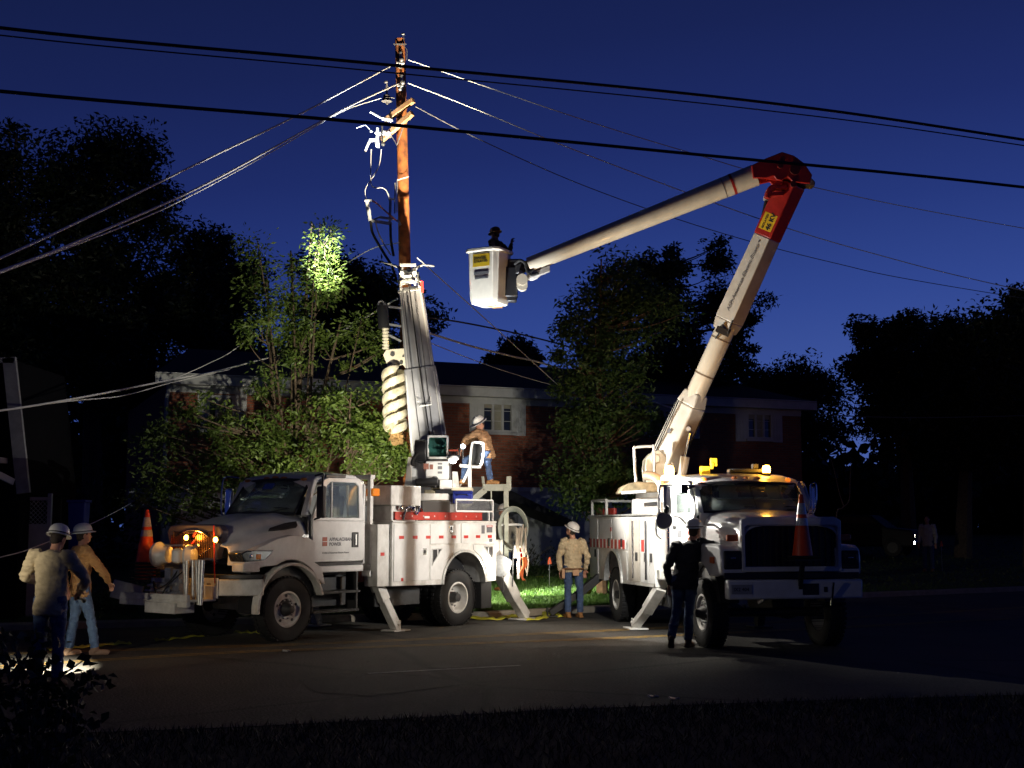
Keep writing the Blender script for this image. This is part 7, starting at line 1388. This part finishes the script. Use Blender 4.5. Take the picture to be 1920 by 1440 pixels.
# work globe and spot at the derrick controls
wlw = M1 @ wl
light('work_globe_light', 'SPOT', wlw + Vector((.12, -.22, -.10)), 1500, (1, .95, .86), .04, aim=M2 @ Vector((-3, -1, 4.3)), cone=112, blend=.5)
light('work_globe_spill', 'POINT', wlw + Vector((.10, -.30, -.16)), 22, (1, .93, .78), .05)
light('left_road_light', 'SPOT', wlw + Vector((-.3, -.25, -.05)), 80, (1, .92, .78), .03, aim=gnd(420, 1240), cone=70, blend=1.)
blw = M1 @ bl
light('pole_flood_light', 'SPOT', blw + Vector((-.1, .1, .15)), 20000, (1, .84, .58), .05, aim=at(752, 250, 27.8), cone=31, blend=.7)
light('far_wire_light', 'SPOT', blw + Vector((-.1, -.1, .25)), 3000, (1, .95, .85), .04, aim=at(430, 290, 21), cone=34, blend=1.)
light('bucket_light', 'SPOT', blw + Vector((.1, -.1, .25)), 1500, (.92, .96, 1), .04, aim=at(935, 500, 25.4), cone=42, blend=.8)
light('wire_light', 'SPOT', blw + Vector((-.1, -.1, .2)), 16000, (.95, .97, 1), .04, aim=at(655, 190, 25.6), cone=15, blend=1.)
light('pole_spot_light', 'SPOT', blw + Vector((-.1, -.1, .15)), 15000, (.90, .96, 1), .04, aim=at(704, 244, 27.8), cone=11, blend=.6)
# added beams without a lamp body, brightening branches, auger and treetop
hl_ = M1 @ Vector((-2.1, .7, 2.95))
light('branch_fill_light', 'SPOT', hl_, 1500, (1, .93, .72), .05, aim=at(655, 770, 27.4), cone=62, blend=.5)
light('auger_light', 'SPOT', FLW + Vector((-.3, -.1, .6)), 2600, (1, .93, .76), .05, aim=at(737, 742, 26.7), cone=8, blend=.6)
light('tree_spot_light', 'SPOT', hl_ + Vector((.05, .0, .12)), 75000, (1, 1, 1), .05, aim=at(612, 490, 28.8), cone=9.5, blend=1.)
# low work lamp at the tail shining on tail and lawn
tl = M1 @ P1(952, 1057, 25.6)
light('tail_work_light', 'POINT', tl + Vector((.12, -.28, .0)), 30, (1, .93, .78), .05)
tf = M1 @ Vector((-5.90, -.9, 1.35))
light('tail_lawn_light', 'SPOT', tf, 1700, (1, .96, .80), .05, aim=Vector((.3, 29.6, .0)), cone=62, blend=1.)
light('tail_lawn_beam', 'SPOT', tf + Vector((.1, .1, 0)), 9000, (1, .97, .86), .04, aim=Vector((1.0, 30.6, .3)), cone=16, blend=.8)
# torch
light('torch_light', 'SPOT', tw + Vector((0, .16, -.06)), 5200, (1, .92, .72), .03, aim=gnd(100, 1254), cone=40, blend=.8)
# unseen tripod lamp, added to light the backs of the left workers
wp = Vector((-7.6, 12.2, 0)); wt_ = empty('added_lamp_tripod', wp); tag(wt_, 'added tripod lamp out of view at left, lighting the backs of the left workers', 'lamp')
for k in range(3): a = k * 2.094; mb = MB(); mb.cyl((math.cos(a) * .4, math.sin(a) * .4, 0), (0, 0, 1.3), .014, n=8); mb.build('leg', darkm, wt_)
mb = MB(); mb.cyl((0, 0, 1.2), (0, 0, 2.0), .016, n=8); mb.box(-.12, .12, -.05, .05, 2.0, 2.18); mb.build('lamp_head', blackp, wt_)
light('tripod_fill_light', 'SPOT', wp + Vector((.1, .12, 2.09)), 520, (1, .90, .70), .06, aim=Vector((-5.9, 16.6, 1.3)), cone=30, blend=.9)
light('tripod_fill_right', 'SPOT', wp + Vector((.14, .12, 2.09)), 230, (1, .93, .80), .06, aim=M2 @ Vector((1.0, -.5, 1.5)), cone=15, blend=1.)  # added beam that brightens the front of the bucket truck
